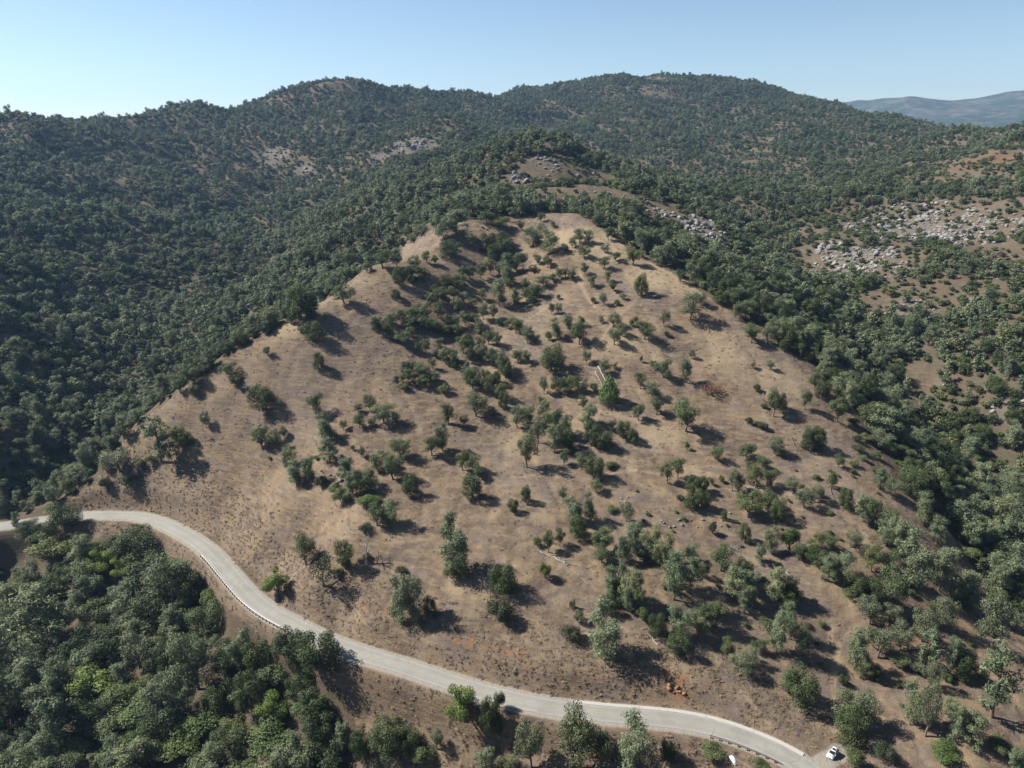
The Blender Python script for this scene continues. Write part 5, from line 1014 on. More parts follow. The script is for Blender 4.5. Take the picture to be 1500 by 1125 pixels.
def ground_material():
    m = N('dry_hillside_soil'); p = m.pos()
    mp = m.n('ShaderNodeMapping'); m.set(mp.inputs['Vector'], p); mp.inputs['Scale'].default_value = (0.30, 0.30, 2.4)
    contour = m.noise(mp.outputs[0], 0.55, 5, 0.6, 0.4)          # terracettes along the contour
    big = m.noise(p, 0.018, 4, 0.6); mid = m.noise(p, 0.075, 5, 0.62, 0.3); fine = m.noise(p, 0.42, 8, 0.78); grit = m.noise(p, 1.15, 6, 0.8)
    tan_a = (0.160, 0.117, 0.076); tan_b = (0.082, 0.060, 0.045); straw = (0.225, 0.167, 0.100); grey = (0.107, 0.088, 0.080)
    c = m.mix(m.step(mid, 0.36, 0.66), tan_b, tan_a)
    c = m.mix(m.math('MULTIPLY', m.step(big, 0.44, 0.62), 0.45), c, grey)
    c = m.mix(m.math('MULTIPLY', m.step(m.noise(p, 0.13, 6, 0.7, 0.6), 0.50, 0.62), 0.5), c, (0.128, 0.107, 0.097))
    c = m.mix(m.math('MULTIPLY', m.step(contour, 0.42, 0.68), 0.5), c, straw)
    c = m.mix(m.math('MULTIPLY', m.step(m.math('ADD', m.at('straw'), m.math('MULTIPLY', mid, 0.6)), 0.45, 1.0), 0.7), c, (0.240, 0.186, 0.118))
    c = m.mix(m.math('MULTIPLY', m.step(fine, 0.52, 0.72), 0.55), c, (0.225, 0.178, 0.132))
    c = m.mix(m.math('MULTIPLY', m.step(fine, 0.46, 0.26), 0.6), c, (0.062, 0.046, 0.036))
    c = m.mix(m.math('MULTIPLY', m.step(grit, 0.60, 0.74), 0.45), c, (0.235, 0.192, 0.146))
    c = m.mix(m.math('MULTIPLY', m.step(grit, 0.42, 0.30), 0.55), c, (0.055, 0.042, 0.034))
    mr = m.n('ShaderNodeMapping'); m.set(mr.inputs['Vector'], p); mr.inputs['Scale'].default_value = (0.22, 0.22, 1.3)
    redm = m.step(m.math('ADD', m.math('MULTIPLY', m.at('red'), 0.75), m.math('MULTIPLY', m.noise(mr.outputs[0], 0.8, 6, 0.72), 1.0)), 0.92, 1.22)
    c = m.mix(m.math('MULTIPLY', redm, 0.75), c, m.mix(fine, (0.145, 0.062, 0.032), (0.25, 0.125, 0.064)))
    # leaf litter and brown soil under trees and brush
    wood = m.step(m.math('ADD', m.at('wood'), m.math('MULTIPLY', m.math('SUBTRACT', mid, 0.5), 0.8)), 0.10, 0.55)
    c = m.mix(m.math('MULTIPLY', wood, 0.8), c, m.mix(m.math('MULTIPLY', m.step(m.noise(p, 0.09, 6, 0.75), 0.40, 0.58), 0.65), m.mix(fine, (0.055, 0.040, 0.029), (0.108, 0.079, 0.056)), m.mix(fine, (0.034, 0.040, 0.022), (0.072, 0.074, 0.042))))
    rockm = m.step(m.math('ADD', m.at('rock'), m.math('MULTIPLY', m.noise(p, 0.16, 6, 0.75), 0.9)), 0.85, 1.15)
    c = m.mix(m.math('MULTIPLY', rockm, 0.55), c, m.mix(grit, (0.075, 0.062, 0.052), (0.20, 0.18, 0.16)))
    c = m.mix(m.math('MULTIPLY', m.at('cut'), m.math('MULTIPLY', m.step(mid, 0.4, 0.7), 0.45)), c, (0.105, 0.072, 0.050))
    c = m.mix(m.math('MULTIPLY', m.at('trail'), m.math('ADD', 0.35, m.math('MULTIPLY', fine, 0.6))), c, (0.235, 0.175, 0.118))
    c = m.mix(m.math('MULTIPLY', m.at('shoulder'), m.step(m.math('ADD', m.at('shoulder'), fine), 0.75, 1.3)), c, (0.225, 0.200, 0.165))
    # wooded distant range (beyond the last modelled tree)
    dist = m.n('ShaderNodeVectorMath', operation='LENGTH'); m.set(dist.inputs[0], p)
    farw = m.step(dist.outputs['Value'], 2850, 3300)
    fm = m.step(m.math('ADD', m.math('MULTIPLY', m.noise(p, 0.012, 6, 0.7), 0.6), m.math('MULTIPLY', m.noise(p, 0.0022, 4, 0.6), 0.4)), 0.40, 0.54)
    c = m.mix(farw, c, m.mix(fm, (0.100, 0.090, 0.072), (0.036, 0.050, 0.034)))
    h = m.math('ADD', m.math('MULTIPLY', fine, 0.7), m.math('ADD', m.math('MULTIPLY', grit, 0.35), m.math('MULTIPLY', contour, 0.5)))
    return m.end(m.bsdf(c, 0.95, 0.08, h, 0.9, 0.8))

# ---------------------------------------------------------------- tree parts
def tube(pts, rad, seg=6):
    pts = np.asarray(pts, float); n = len(pts); V = []; 
    for k in range(n):
        d = pts[min(k+1, n-1)]-pts[max(k-1, 0)]; d = d/(np.linalg.norm(d)+1e-9)
        a = np.cross(d, [0.31, 0.9, 0.2]); a /= np.linalg.norm(a)+1e-9; b = np.cross(d, a)
        ang = np.arange(seg)*2*PI/seg
        V.append(pts[k]+rad[k]*(np.cos(ang)[:, None]*a+np.sin(ang)[:, None]*b))
    V = np.vstack(V); F = []
    for k in range(n-1):
        for s in range(seg): F.append((k*seg+s, k*seg+(s+1) % seg, (k+1)*seg+(s+1) % seg, (k+1)*seg+s))
    return V, np.array(F)
def joinvf(parts):
    V = []; F = []; o = 0
    for v, f in parts: V.append(v); F.append(f+o); o += len(v)
    return np.vstack(V), np.vstack(F)
def leaves(rng, cen, rad, n_total, size, zs=0.8, elong=1.3, inner=0.45, up=0.25):
    """leaf sprays spread through the volume of the clumps"""
    cen = np.asarray(cen); rad = np.asarray(rad)
    p = rad**2/np.sum(rad**2); k = rng.choice(len(cen), n_total, p=p)
    d = rng.normal(size=(n_total, 3)); d /= np.linalg.norm(d, axis=1)[:, None]
    rr = rad[k]*(inner+(1-inner)*rng.random(n_total)**0.6)
    pos = cen[k]+d*rr[:, None]*np.array([1, 1, zs])
    nrm = d+np.array([0, 0, up])+0.45*rng.normal(size=(n_total, 3)); nrm /= np.linalg.norm(nrm, axis=1)[:, None]
    a = np.cross(nrm, rng.normal(size=(n_total, 3))); a /= np.linalg.norm(a, axis=1)[:, None]; b = np.cross(nrm, a)
    s = size*(0.6+0.8*rng.random(n_total))[:, None]
    a = a*s*elong*0.5; b = b*s/elong*0.5
    q = np.stack([pos-a-0.4*b, pos+0.2*a-b, pos+a+0.3*b, pos-0.1*a+b], 1)
    V = q.reshape(-1, 3); F = np.arange(len(V)).reshape(-1, 4)
    return V, F
def limb(rng, a, b, r0, r1, n=4, wob=0.08):
    a = np.asarray(a, float); b = np.asarray(b, float); L = np.linalg.norm(b-a)
    pts = [a+(b-a)*t+rng.normal(size=3)*wob*L*(0 < t < 1) for t in np.linspace(0, 1, n)]
    return tube(pts, np.linspace(r0, r1, n), 5)
# every recipe makes a plant of height 1 and crown width about 1 (scaled per plant)
def oak(rng, nl, size, ncl=15, low=0.24, dense=False):
    cen = []; rad = []; parts = []
    fork = np.array([rng.normal()*0.02, rng.normal()*0.02, 0.22 if not dense else 0.12])
    lean = rng.normal(size=2)*0.04
    parts.append(tube([[0, 0, -0.06], [lean[0]*0.3, lean[1]*0.3, 0.08], fork], [0.042, 0.034, 0.028], 7))
    for k in range(ncl):
        a = 2.4*k+rng.normal()*0.5; t = (k+0.5)/ncl
        ph = rng.random()
        r = (0.12+0.25*rng.random()**0.7)*(1.0 if k < ncl*0.75 else 0.4)
        z = low+(0.90-low)*(rng.random()*0.75+0.25*t)
        r *= math.sqrt(max(0.25, 1-((z-0.52)/0.52)**2))
        c = np.array([math.cos(a)*r+lean[0], math.sin(a)*r+lean[1], z]); cen.append(c); rad.append(0.13+0.10*rng.random())
    cen = np.array(cen); rad = np.array(rad)
    for k in range(0, ncl, 2 if not dense else 3): parts.append(limb(rng, fork-np.array([0, 0, 0.03]), cen[k]-[0, 0, rad[k]*0.2], 0.02, 0.005))
    cen[:, 2] = np.minimum(cen[:, 2], 0.98-rad*0.8)
    return leaves(rng, cen, rad, nl, size), joinvf(parts)
def live_oak(rng, nl, size):
    n = 15; cen = []; rad = []
    for k in range(n):
        a = 2.4*k+rng.normal()*0.4; z = 0.16+0.62*((k+rng.random())/n); r = 0.31*math.sqrt(max(0.06, 1-((z-0.36)/0.52)**2))*(0.75+0.4*rng.random())
        cen.append([math.cos(a)*r, math.sin(a)*r, z]); rad.append(0.15+0.08*rng.random())
    cen = np.array(cen); rad = np.array(rad); cen[:, 2] = np.minimum(cen[:, 2], 0.99-rad*0.85)
    tr = [tube([[0, 0, -0.06], [0, 0, 0.15], [0.02, 0, 0.4]], [0.05, 0.04, 0.02], 6)]
    for k in range(0, n, 4): tr.append(limb(rng, [0, 0, 0.12], cen[k], 0.022, 0.006))
    return leaves(rng, cen, rad, nl, size, 0.85), joinvf(tr)
def pine(rng, nl, size, sparse=False):
    # foothill pine: open, often forked, with upswept tufted limbs
    parts = []; cen = []; rad = []
    nst = 1 if sparse else (2 if rng.random() < 0.55 else 1)
    base = 0.14 if not sparse else 0.22
    a0 = rng.random()*6.28
    for s in range(nst):
        off = (0.15 if nst > 1 else 0.03)*(1+0.3*rng.normal()); a1 = a0+s*PI+0.4*rng.normal()
        top = np.array([math.cos(a1)*off, math.sin(a1)*off, (1.0 if s == 0 else 0.76+0.18*rng.random())])
        st = [np.array([0, 0, -0.05]), np.array([0, 0, 0.16]), (top+[0, 0, 0.1])*0.5, top*np.array([1, 1, 0.97])]
        parts.append(tube(st if s == 0 else st[1:], [0.030, 0.024, 0.015, 0.003] if s == 0 else [0.018, 0.013, 0.003], 6))
        nb = 26 if nst == 1 else 19
        for k in range(nb):
            t = base+(0.99-base)*(k+rng.random())/nb
            root = np.array([top[0]*t, top[1]*t, t*top[2]])
            env = min(1.0, 0.62+1.3*(t-base))*(1.10-t)**0.55
            L = (0.44 if nst == 1 else 0.34)*env*(0.55+0.6*rng.random())+0.03
            a = rng.random()*6.28
            tip = root+np.array([math.cos(a)*L, math.sin(a)*L, L*(0.05+0.45*rng.random())])
            parts.append(limb(rng, root, tip, 0.008, 0.003, 3))
            for q in range(3 if not sparse else 2):
                f = 0.40+0.65*(q+rng.random()*0.6)/3
                cen.append(root+(tip-root)*f+rng.normal(size=3)*0.022); rad.append(0.062+0.045*rng.random())
    cen = np.array(cen); rad = np.array(rad)*(1.45 if not sparse else 1.0)
    return leaves(rng, cen, rad, nl, size, 0.85, 1.7, 0.15, 0.45), joinvf(parts)
def cypress(rng, nl, size):
    n = 46; cen = []; rad = []
    for k in range(n):
        z = 0.08+0.86*(k+rng.random())/n; a = 2.4*k; r = 0.33*min(1, (1.02-z)*1.6)*min(1, 0.55+z*2)*(0.75+0.3*rng.random())
        cen.append([math.cos(a)*r, math.sin(a)*r, z]); rad.append(0.085+0.07*(1-z))
    tr = [tube([[0, 0, -0.06], [0, 0, 0.5], [0, 0, 0.95]], [0.035, 0.02, 0.004], 6), limb(rng, [0, 0, 0.2], [0.2, 0.1, 0.35], 0.01, 0.003), limb(rng, [0, 0, 0.3], [-0.2, 0.1, 0.45], 0.01, 0.003)]
    return leaves(rng, cen, rad, nl, size, 1.1), joinvf(tr)
def bush(rng, nl, size):
    n = 12; cen = []; rad = []
    for k in range(n):
        a = 2.4*k+rng.normal()*0.5; r = 0.34*math.sqrt(rng.random()) if k else 0; z = 0.34+0.34*(1-(r/0.4)**2)*rng.random()
        cen.append([math.cos(a)*r, math.sin(a)*r, z]); rad.append(0.17+0.09*rng.random())
    cen = np.array(cen); rad = np.array(rad); cen[:, 2] = np.minimum(cen[:, 2], 0.99-rad)
    tr = [limb(rng, [0, 0, -0.05], cen[k], 0.02, 0.004) for k in range(0, n, 2)]
    return leaves(rng, cen, rad, nl, size, 1.0), joinvf(tr)
def bare(rng, nl, size, lean=0.12):
    parts = []; top = np.array([rng.normal()*lean, rng.normal()*lean, 0.92])
    parts.append(tube([[0, 0, -0.05], [top[0]*0.2, top[1]*0.2, 0.3], top*0.65, top], [0.03, 0.022, 0.014, 0.003], 6))
    for k in range(16):
        t = 0.25+0.7*rng.random(); root = top*t; a = rng.random()*6.28; L = 0.42*(1.1-t)*(0.6+0.6*rng.random())+0.05
        tip = root+np.array([math.cos(a)*L, math.sin(a)*L, L*(0.1+0.7*rng.random())]); parts.append(limb(rng, root, tip, 0.010, 0.003))
        for q in range(3):
            b0 = root+(tip-root)*(0.4+0.5*rng.random()); parts.append(limb(rng, b0, b0+rng.normal(size=3)*0.09+[0, 0, 0.05], 0.005, 0.002, 3))
    cen = np.array([top*0.8]); return leaves(rng, cen, np.array([0.05]), 3, 0.02), joinvf(parts)
# ---------------------------------------------------------------- materials
M = {}
M['ground'] = ground_material()
M['bark'] = simple('grey_bark', (0.13, 0.11, 0.09), 0.95, 0.1, 0.35, 6, 0.4)
M['pine_bark'] = simple('pine_bark', (0.13, 0.095, 0.07), 0.95, 0.1, 0.35, 6, 0.4)
M['dead_wood'] = simple('bleached_dead_wood', (0.27, 0.25, 0.23), 0.9, 0.1, 0.3, 5, 0.3)
M['burnt_wood'] = simple('dark_dead_wood', (0.11, 0.085, 0.07), 0.95, 0.1, 0.3, 5, 0.3)
M['blue_oak'] = leaf_mat('blue_oak_leaf', (0.063, 0.086, 0.036), (0.105, 0.126, 0.057))
M['live_oak'] = leaf_mat('live_oak_leaf', (0.036, 0.055, 0.021), (0.069, 0.090, 0.034))
M['grey_oak'] = leaf_mat('grey_oak_leaf', (0.090, 0.107, 0.058), (0.141, 0.153, 0.088))
M['pine'] = leaf_mat('foothill_pine_needle', (0.092, 0.122, 0.065), (0.166, 0.194, 0.108))
M['cypress'] = leaf_mat('incense_cedar_spray', (0.075, 0.135, 0.042), (0.105, 0.170, 0.060))
M['bush'] = leaf_mat('chaparral_leaf', (0.058, 0.080, 0.029), (0.119, 0.137, 0.053))
M['dark_bush'] = leaf_mat('dark_chaparral_leaf', (0.033, 0.044, 0.021), (0.059, 0.067, 0.036))
M['lime'] = leaf_mat('fresh_lime_leaf', (0.098, 0.150, 0.028), (0.150, 0.195, 0.050), 0.28)
M['olive'] = leaf_mat('olive_yellow_leaf', (0.048, 0.078, 0.022), (0.084, 0.118, 0.034), 0.25)
M['rust'] = leaf_mat('rusty_dead_leaf', (0.13, 0.06, 0.04), (0.20, 0.11, 0.075))
M['straw'] = leaf_mat('dry_grass_stem', (0.105, 0.079, 0.056), (0.198, 0.152, 0.100), 0.15, 0.8)

# ---------------------------------------------------------------- plant patterns
REC = {  # recipe, leaf material, bark, variants, leaf count, leaf size, name, category
 'o': (oak, 'blue_oak', 'bark', 5, 5200, 0.027, 'blue_oak', 'oak tree'),
 'g': (oak, 'grey_oak', 'bark', 3, 4600, 0.027, 'blue_oak', 'oak tree'),
 'd': (live_oak, 'live_oak', 'bark', 4, 7000, 0.027, 'live_oak', 'live oak'),
 'p': (pine, 'pine', 'pine_bark', 5, 6400, 0.0255, 'pine_tree', 'pine tree'),
 's': (lambda r, n, s: pine(r, n, s, True), 'pine', 'pine_bark', 2, 1900, 0.032, 'pine_tree', 'pine tree'),
 'c': (cypress, 'cypress', 'pine_bark', 1, 5200, 0.034, 'cedar_tree', 'cedar tree'),
 'b': (bush, 'bush', 'bark', 4, 4200, 0.034, 'shrub', 'shrub'),
 'B': (bush, 'dark_bush', 'bark', 2, 4200, 0.034, 'shrub', 'shrub'),
 'l': (lambda r, n, s: oak(r, n, s, 12, 0.22), 'lime', 'bark', 2, 6200, 0.028, 'lime_green_tree', 'young tree'),
 'y': (bush, 'olive', 'bark', 2, 4400, 0.034, 'shrub', 'shrub'),
 'R': (bush, 'rust', 'burnt_wood', 1, 900, 0.04, 'dead_shrub', 'dead shrub'),
 'r': (lambda r, n, s: oak(r, n, s, 12, 0.25), 'dark_bush', 'dead_wood', 1, 1100, 0.036, 'dying_oak', 'oak tree'),
 'x': (bare, 'rust', 'dead_wood', 3, 3, 0.02, 'dead_tree', 'dead tree'),
}
rngp = np.random.default_rng(5)
PLANT = {}
def unit(k, VF):
    """scale a plant to height 1 and crown width 1"""
    (lv, lf), (tv, tf) = VF; src = tv if k == 'x' else lv
    mid = np.median(src[:, :2], axis=0) if k != 'x' else np.zeros(2)
    s = 0.5/np.quantile(np.hypot(src[:, 0]-mid[0], src[:, 1]-mid[1]), 0.95); z = 1.0/np.quantile(src[:, 2], 0.995)
    f = np.array([s, s, z])
    return (lv*f, lf), (tv*f, tf)
def build_patterns():
    for k, (fn, lm, bm_, nv, nl, sz, nm, cat) in REC.items():
        for v in range(nv):
            rng = np.random.default_rng(hash_k(k)+v*17)
            (lv, lf), (tv, tf) = unit(k, fn(rng, nl, sz))
            crown = mesh_np(nm+'_crown', lv, [lf], [M[lm]])
            trunk = mesh_np(nm+'_trunk', tv, [tf], [M[bm_]], smooth=True)
            e = {'crown': crown, 'trunk': trunk}
            for lod, f, g in (('mid', 0.7, 1.2), ('far', 0.11, 2.9)):
                if k in 'xRrsc': continue
                rng = np.random.default_rng(hash_k(k)+v*17)
                (lv, lf), (tv, tf) = unit(k, fn(rng, int(nl*f), sz*g))
                V = np.vstack([lv, tv]); F = np.vstack([lf, tf+len(lv)])
                e[lod] = mesh_np(nm+'_'+lod, V, [F], [M[lm], M[bm_]], np.r_[np.zeros(len(lf)), np.ones(len(tf))])
            PLANT[(k, v)] = e
def hash_k(k): return ord(k)*101
build_patterns()

_first = {}
def plant(k, v, x, y, h, w, label, group=None, rot=0.0, z=None, tilt=0.0):
    fn, lm, bm_, nv, nl, sz, nm, cat = REC[k]; v %= nv
    if z is None: z = float(ground_z(np.array([x]), np.array([y]))[0])
    if (k, v) not in _first:
        r = bpy.data.objects.new(nm, None); link(r)
        parts = []
        if k != 'x': parts.append(link(bpy.data.objects.new('crown', PLANT[(k, v)]['crown']), r))
        parts.append(link(bpy.data.objects.new('trunk', PLANT[(k, v)]['trunk']), r))
        _first[(k, v)] = (r, parts)
    else:
        r0, ps = _first[(k, v)]
        r = r0.copy(); link(r)
        for q in ps: link(q.copy(), r)
    r.location = (x, y, z); r.rotation_euler = (tilt, 0, rot); r.scale = (w, w, h)
    for key in ('group',):
        if key in r: del r[key]
    tag(r, label, cat, group)
    return r
_firstm = {}
def plant_small(k, v, x, y, z, h, w, rot, label, group):
    fn, lm, bm_, nv, nl, sz, nm, cat = REC[k]; v %= nv
    if (k, v) not in _firstm:
        o = bpy.data.objects.new(nm, PLANT[(k, v)]['mid']); _firstm[(k, v)] = o
    else: o = _firstm[(k, v)].copy()
    link(o); o.location = (x, y, z); o.rotation_euler = (0, 0, rot); o.scale = (w, w, h)
    return tag(o, label, cat, group)

# ---------------------------------------------------------------- light, sky, camera
SUN_AZ, SUN_EL = math.radians(-79), math.radians(44)
w = bpy.data.worlds.new('World'); sc.world = w; w.use_nodes = True
nt = w.node_tree; nt.nodes.clear()
sky = nt.nodes.new('ShaderNodeTexSky'); sky.sky_type = 'NISHITA'; sky.sun_disc = False
sky.sun_elevation = SUN_EL; sky.sun_rotation = SUN_AZ % (2*PI); sky.altitude = 500
sky.air_density = 1.0; sky.dust_density = SKY_DUST; sky.ozone_density = SKY_OZONE
bg = nt.nodes.new('ShaderNodeBackground'); bg.inputs[1].default_value = SKY_STRENGTH
wo = nt.nodes.new('ShaderNodeOutputWorld')
nt.links.new(sky.outputs[0], bg.inputs[0]); nt.links.new(bg.outputs[0], wo.inputs[0])
sl = bpy.data.lights.new('sun', 'SUN'); sl.energy = SUN_STRENGTH; sl.angle = math.radians(0.5); sl.color = (1.0, 0.95, 0.87)
so = link(bpy.data.objects.new('sun', sl)); so.location = (-300, 200, 500)
tosun = Vector((math.sin(SUN_AZ)*math.cos(SUN_EL), math.cos(SUN_AZ)*math.cos(SUN_EL), math.sin(SUN_EL)))
so.rotation_euler = tosun.to_track_quat('Z', 'Y').to_euler()
cam = bpy.data.cameras.new('camera'); cam.sensor_width = 36; cam.lens = 36*1059/1500; cam.clip_end = 60000; cam.clip_start = 0.5
co = link(bpy.data.objects.new('camera', cam)); co.location = (0, 0, CAM_H); co.rotation_euler = (PI/2-math.radians(18.9), 0, 0)
sc.camera = co
sc.view_settings.view_transform = 'Standard'; sc.view_settings.look = 'None'; sc.view_settings.exposure = EXPOSURE; sc.view_settings.gamma = 1
sc.view_settings.use_curve_mapping = False
sc.cycles.max_bounces = 5; sc.cycles.diffuse_bounces = 2; sc.cycles.glossy_bounces = 1; sc.cycles.transmission_bounces = 2
sc.cycles.volume_bounces = 0; sc.cycles.transparent_max_bounces = 4
sc.cycles.use_denoising = DENOISE; sc.cycles.use_adaptive_sampling = False
sc.cycles.denoiser = 'OPENIMAGEDENOISE'
sc.cycles.caustics_reflective = False; sc.cycles.caustics_refractive = False

build_ground()

# ---------------------------------------------------------------- road
def strip(name, mat, offs, lift, jit=0.0, i0=0, i1=None, seed=1):
    P = RC[i0:i1]; T = np.gradient(P[:, :2], axis=0); T /= np.linalg.norm(T, axis=1)[:, None]
    Nn = np.stack([-T[:, 1], T[:, 0]], 1); rng = np.random.default_rng(seed)
    rows = []
    for k, (o, dz) in enumerate(offs):
        oo = np.full(len(P), o)+(rng.normal(size=len(P))*jit if k in (0, len(offs)-1) else 0)
        rows.append(np.c_[P[:, :2]+Nn*oo[:, None], P[:, 2]+lift+dz])
    n = len(P); V = np.vstack(rows); F = []
    for k in range(len(offs)-1):
        a = np.arange(n-1)+k*n; F.append(np.stack([a, a+1, a+1+n, a+n], 1))
    return mesh_np(name, V, [np.vstack(F)[:, ::-1]], [mat], smooth=False)
def road_material():
    m = N('sun_bleached_asphalt'); p = m.pos()
    a = m.noise(p, 0.12, 4, 0.6); b = m.noise(p, 1.6, 5, 0.7); g = m.noise(p, 9, 3, 0.7)
    c = m.mix(m.step(a, 0.35, 0.65), (0.186, 0.178, 0.160), (0.214, 0.204, 0.182))
    c = m.mix(m.math('MULTIPLY', m.step(b, 0.5, 0.75), 0.25), c, (0.240, 0.229, 0.205))
    vo = m.n('ShaderNodeTexVoronoi'); vo.feature = 'DISTANCE_TO_EDGE'; m.set(vo.inputs['Vector'], p); vo.inputs['Scale'].default_value = 0.16
    crack = m.math('MULTIPLY', m.step(vo.outputs['Distance'], 0.012, 0.0), m.step(a, 0.45, 0.6))
    c = m.mix(m.math('MULTIPLY', crack, 0.75), c, (0.09, 0.082, 0.072))
    c = m.mix(m.math('MULTIPLY', m.step(m.noise(p, 0.05, 5, 0.7), 0.55, 0.58), 0.5), c, (0.160, 0.150, 0.132))
    c = m.mix(m.math('MULTIPLY', m.at('wheel'), 0.45), c, (0.165, 0.155, 0.137))
    return m.end(m.bsdf(c, 0.85, 0.2, g, 0.3, 0.02))
M['road'] = road_material()
M['road_edge'] = simple('pale_concrete_edge', (0.30, 0.285, 0.25), 0.9, 0.1, 0.12, 0.8)
M['yellow'] = simple('worn_yellow_paint', (0.25, 0.215, 0.13), 0.8, 0.2, 0.2, 1.5)
M['white_line'] = simple('worn_white_paint', (0.27, 0.26, 0.235), 0.8, 0.2, 0.12, 1.5)
me = strip('road', M['road'], [(-3.05, -0.05), (-2.4, 0.0), (-1.7, 0.01), (-0.9, 0.03), (0, 0.05), (0.9, 0.03), (1.7, 0.01), (2.4, 0.0), (3.05, -0.05)], 0.05, 0.08)
wv = np.zeros(len(me.vertices)); nR = len(RC)
for k in (2, 6): wv[k*nR:(k+1)*nR] = 1
attr(me, 'wheel', wv)
tag(link(bpy.data.objects.new('road', me)), kind='structure')
for s in (-1, 1):
    me = strip('centre_line', M['yellow'], [(s*0.13-0.06, 0.0), (s*0.13+0.06, 0.0)], 0.112)
    tag(link(bpy.data.objects.new('road_marking', me)), kind='structure')
    me = strip('edge_line', M['white_line'], [(s*2.78-0.06, 0), (s*2.78+0.06, 0)], 0.035)
    tag(link(bpy.data.objects.new('road_marking', me)), kind='structure')
# pale concrete kerb along the uphill side of the last stretch, laid in lengths with open joints
k0 = int(np.argmin(np.hypot(RC[:, 0]-KERB_A[0], RC[:, 1]-KERB_A[1]))); k1 = int(np.argmin(np.hypot(RC[:, 0]-KERB_B[0], RC[:, 1]-KERB_B[1])))
vv = []; ff = []; o = 0; i = k0
while i+7 < k1:
    ln = 7+(i*7) % 4
    me = strip('kerb', M['road_edge'], [(2.97, -0.04), (2.99, 0.05), (3.1, 0.10), (4.1, 0.13), (4.2, -0.1)], 0.05, 0.02, i, min(i+ln, k1), i)
    v = np.array([q.co[:] for q in me.vertices]); f = np.array([q.vertices[:] for q in me.polygons])
    vv.append(v); ff.append(f+o); o += len(v); i += ln-1
    T = RC[min(i+1, k1)]-RC[i]; v[-0:]
me = mesh_np('kerb', np.vstack(vv), [np.vstack(ff)], [M['road_edge']])
tag(link(bpy.data.objects.new('kerb', me)), kind='structure')

# ---------------------------------------------------------------- guardrails
M['galv'] = simple('galvanised_steel', (0.46, 0.455, 0.45), 0.55, 0.4, 0.08, 3)
M['dull_steel'] = simple('weathered_dark_steel', (0.17, 0.155, 0.14), 0.8, 0.2, 0.25, 3)
M['post'] = simple('creosoted_post', (0.075, 0.055, 0.045), 0.9, 0.1, 0.3, 5)
def vf_box(sx, sy, sz, c=(0, 0, 0)):
    v = np.array([[x, y, z] for z in (-.5, .5) for y in (-.5, .5) for x in (-.5, .5)])*[sx, sy, sz]+c
    f = np.array([[0, 2, 3, 1], [4, 5, 7, 6], [0, 1, 5, 4], [2, 6, 7, 3], [0, 4, 6, 2], [1, 3, 7, 5]])
    return v, f
def guardrail(A, B, side, label, step, mat):
    a = int(np.argmin(np.hypot(RC[:, 0]-A[0], RC[:, 1]-A[1]))); b = int(np.argmin(np.hypot(RC[:, 0]-B[0], RC[:, 1]-B[1])))
    P = RC[a:b+1]; T = np.gradient(P[:, :2], axis=0); T /= np.linalg.norm(T, axis=1)[:, None]; Nn = np.stack([-T[:, 1], T[:, 0]], 1)
    root = link(bpy.data.objects.new('guardrail', None)); mid = P[len(P)//2]
    base = Vector((mid[0]+Nn[len(P)//2][0]*side, mid[1]+Nn[len(P)//2][1]*side, mid[2])); root.location = base
    tag(root, label, 'guardrail')
    if mat:
        prof = [(0.05, 0.44), (0.10, 0.50), (0.05, 0.56), (0.05, 0.60), (0.10, 0.66), (0.05, 0.74), (-0.11, 0.77), (-0.11, 0.71), (0.0, 0.68), (0.0, 0.44)]
        rows = []
        for o, z in prof:
            q = P[:, :2]+Nn*(side-math.copysign(o, side))[..., None] if False else P[:, :2]+Nn*(side-math.copysign(o, side))
            rows.append(np.c_[q, P[:, 2]+z]-np.array(base))
        n = len(P); V = np.vstack(rows); F = []
        for k in range(len(prof)):
            i_ = np.arange(n-1)+k*n; j_ = np.arange(n-1)+((k+1) % len(prof))*n; F.append(np.stack([i_, i_+1, j_+1, j_], 1))
        link(bpy.data.objects.new('rail', mesh_np('rail', V, [np.vstack(F)], [M[mat]], smooth=False)), root)
    v, f = joinvf([vf_box(0.26, 0.28, 1.2, (0, 0, -0.02)), vf_box(0.18, 0.2, 0.30, (0, 0.2, 0.53))])
    pm = mesh_np('post', v, [f], [M['post']])
    L = np.r_[0, np.cumsum(np.linalg.norm(np.diff(P[:, :2], axis=0), axis=1))]
    first = None
    for s in np.arange(0.3, L[-1], step):
        k = int(np.argmin(abs(L-s))); q = np.array([np.interp(s, L, P[:, 0]), np.interp(s, L, P[:, 1])])+Nn[k]*(side+math.copysign(0.32, side))
        po = bpy.data.objects.new('post', pm) if first is None else first.copy()
        first = first or po; link(po, root); po.location = Vector((q[0], q[1], P[k, 2]))-base
        po.rotation_euler = (0, 0, math.atan2(Nn[k][1], Nn[k][0])+(-PI/2 if side > 0 else PI/2)+(PI if True else 0))
guardrail(RAIL1[0], RAIL1[1], -3.75, 'long pale steel guardrail on dark posts along the outside of the road bend', 1.9, 'galv')
guardrail(RAIL2[0], RAIL2[1], -3.75, 'short row of dark guardrail posts and rail below the road opposite the white car', 2.6, 'dull_steel')

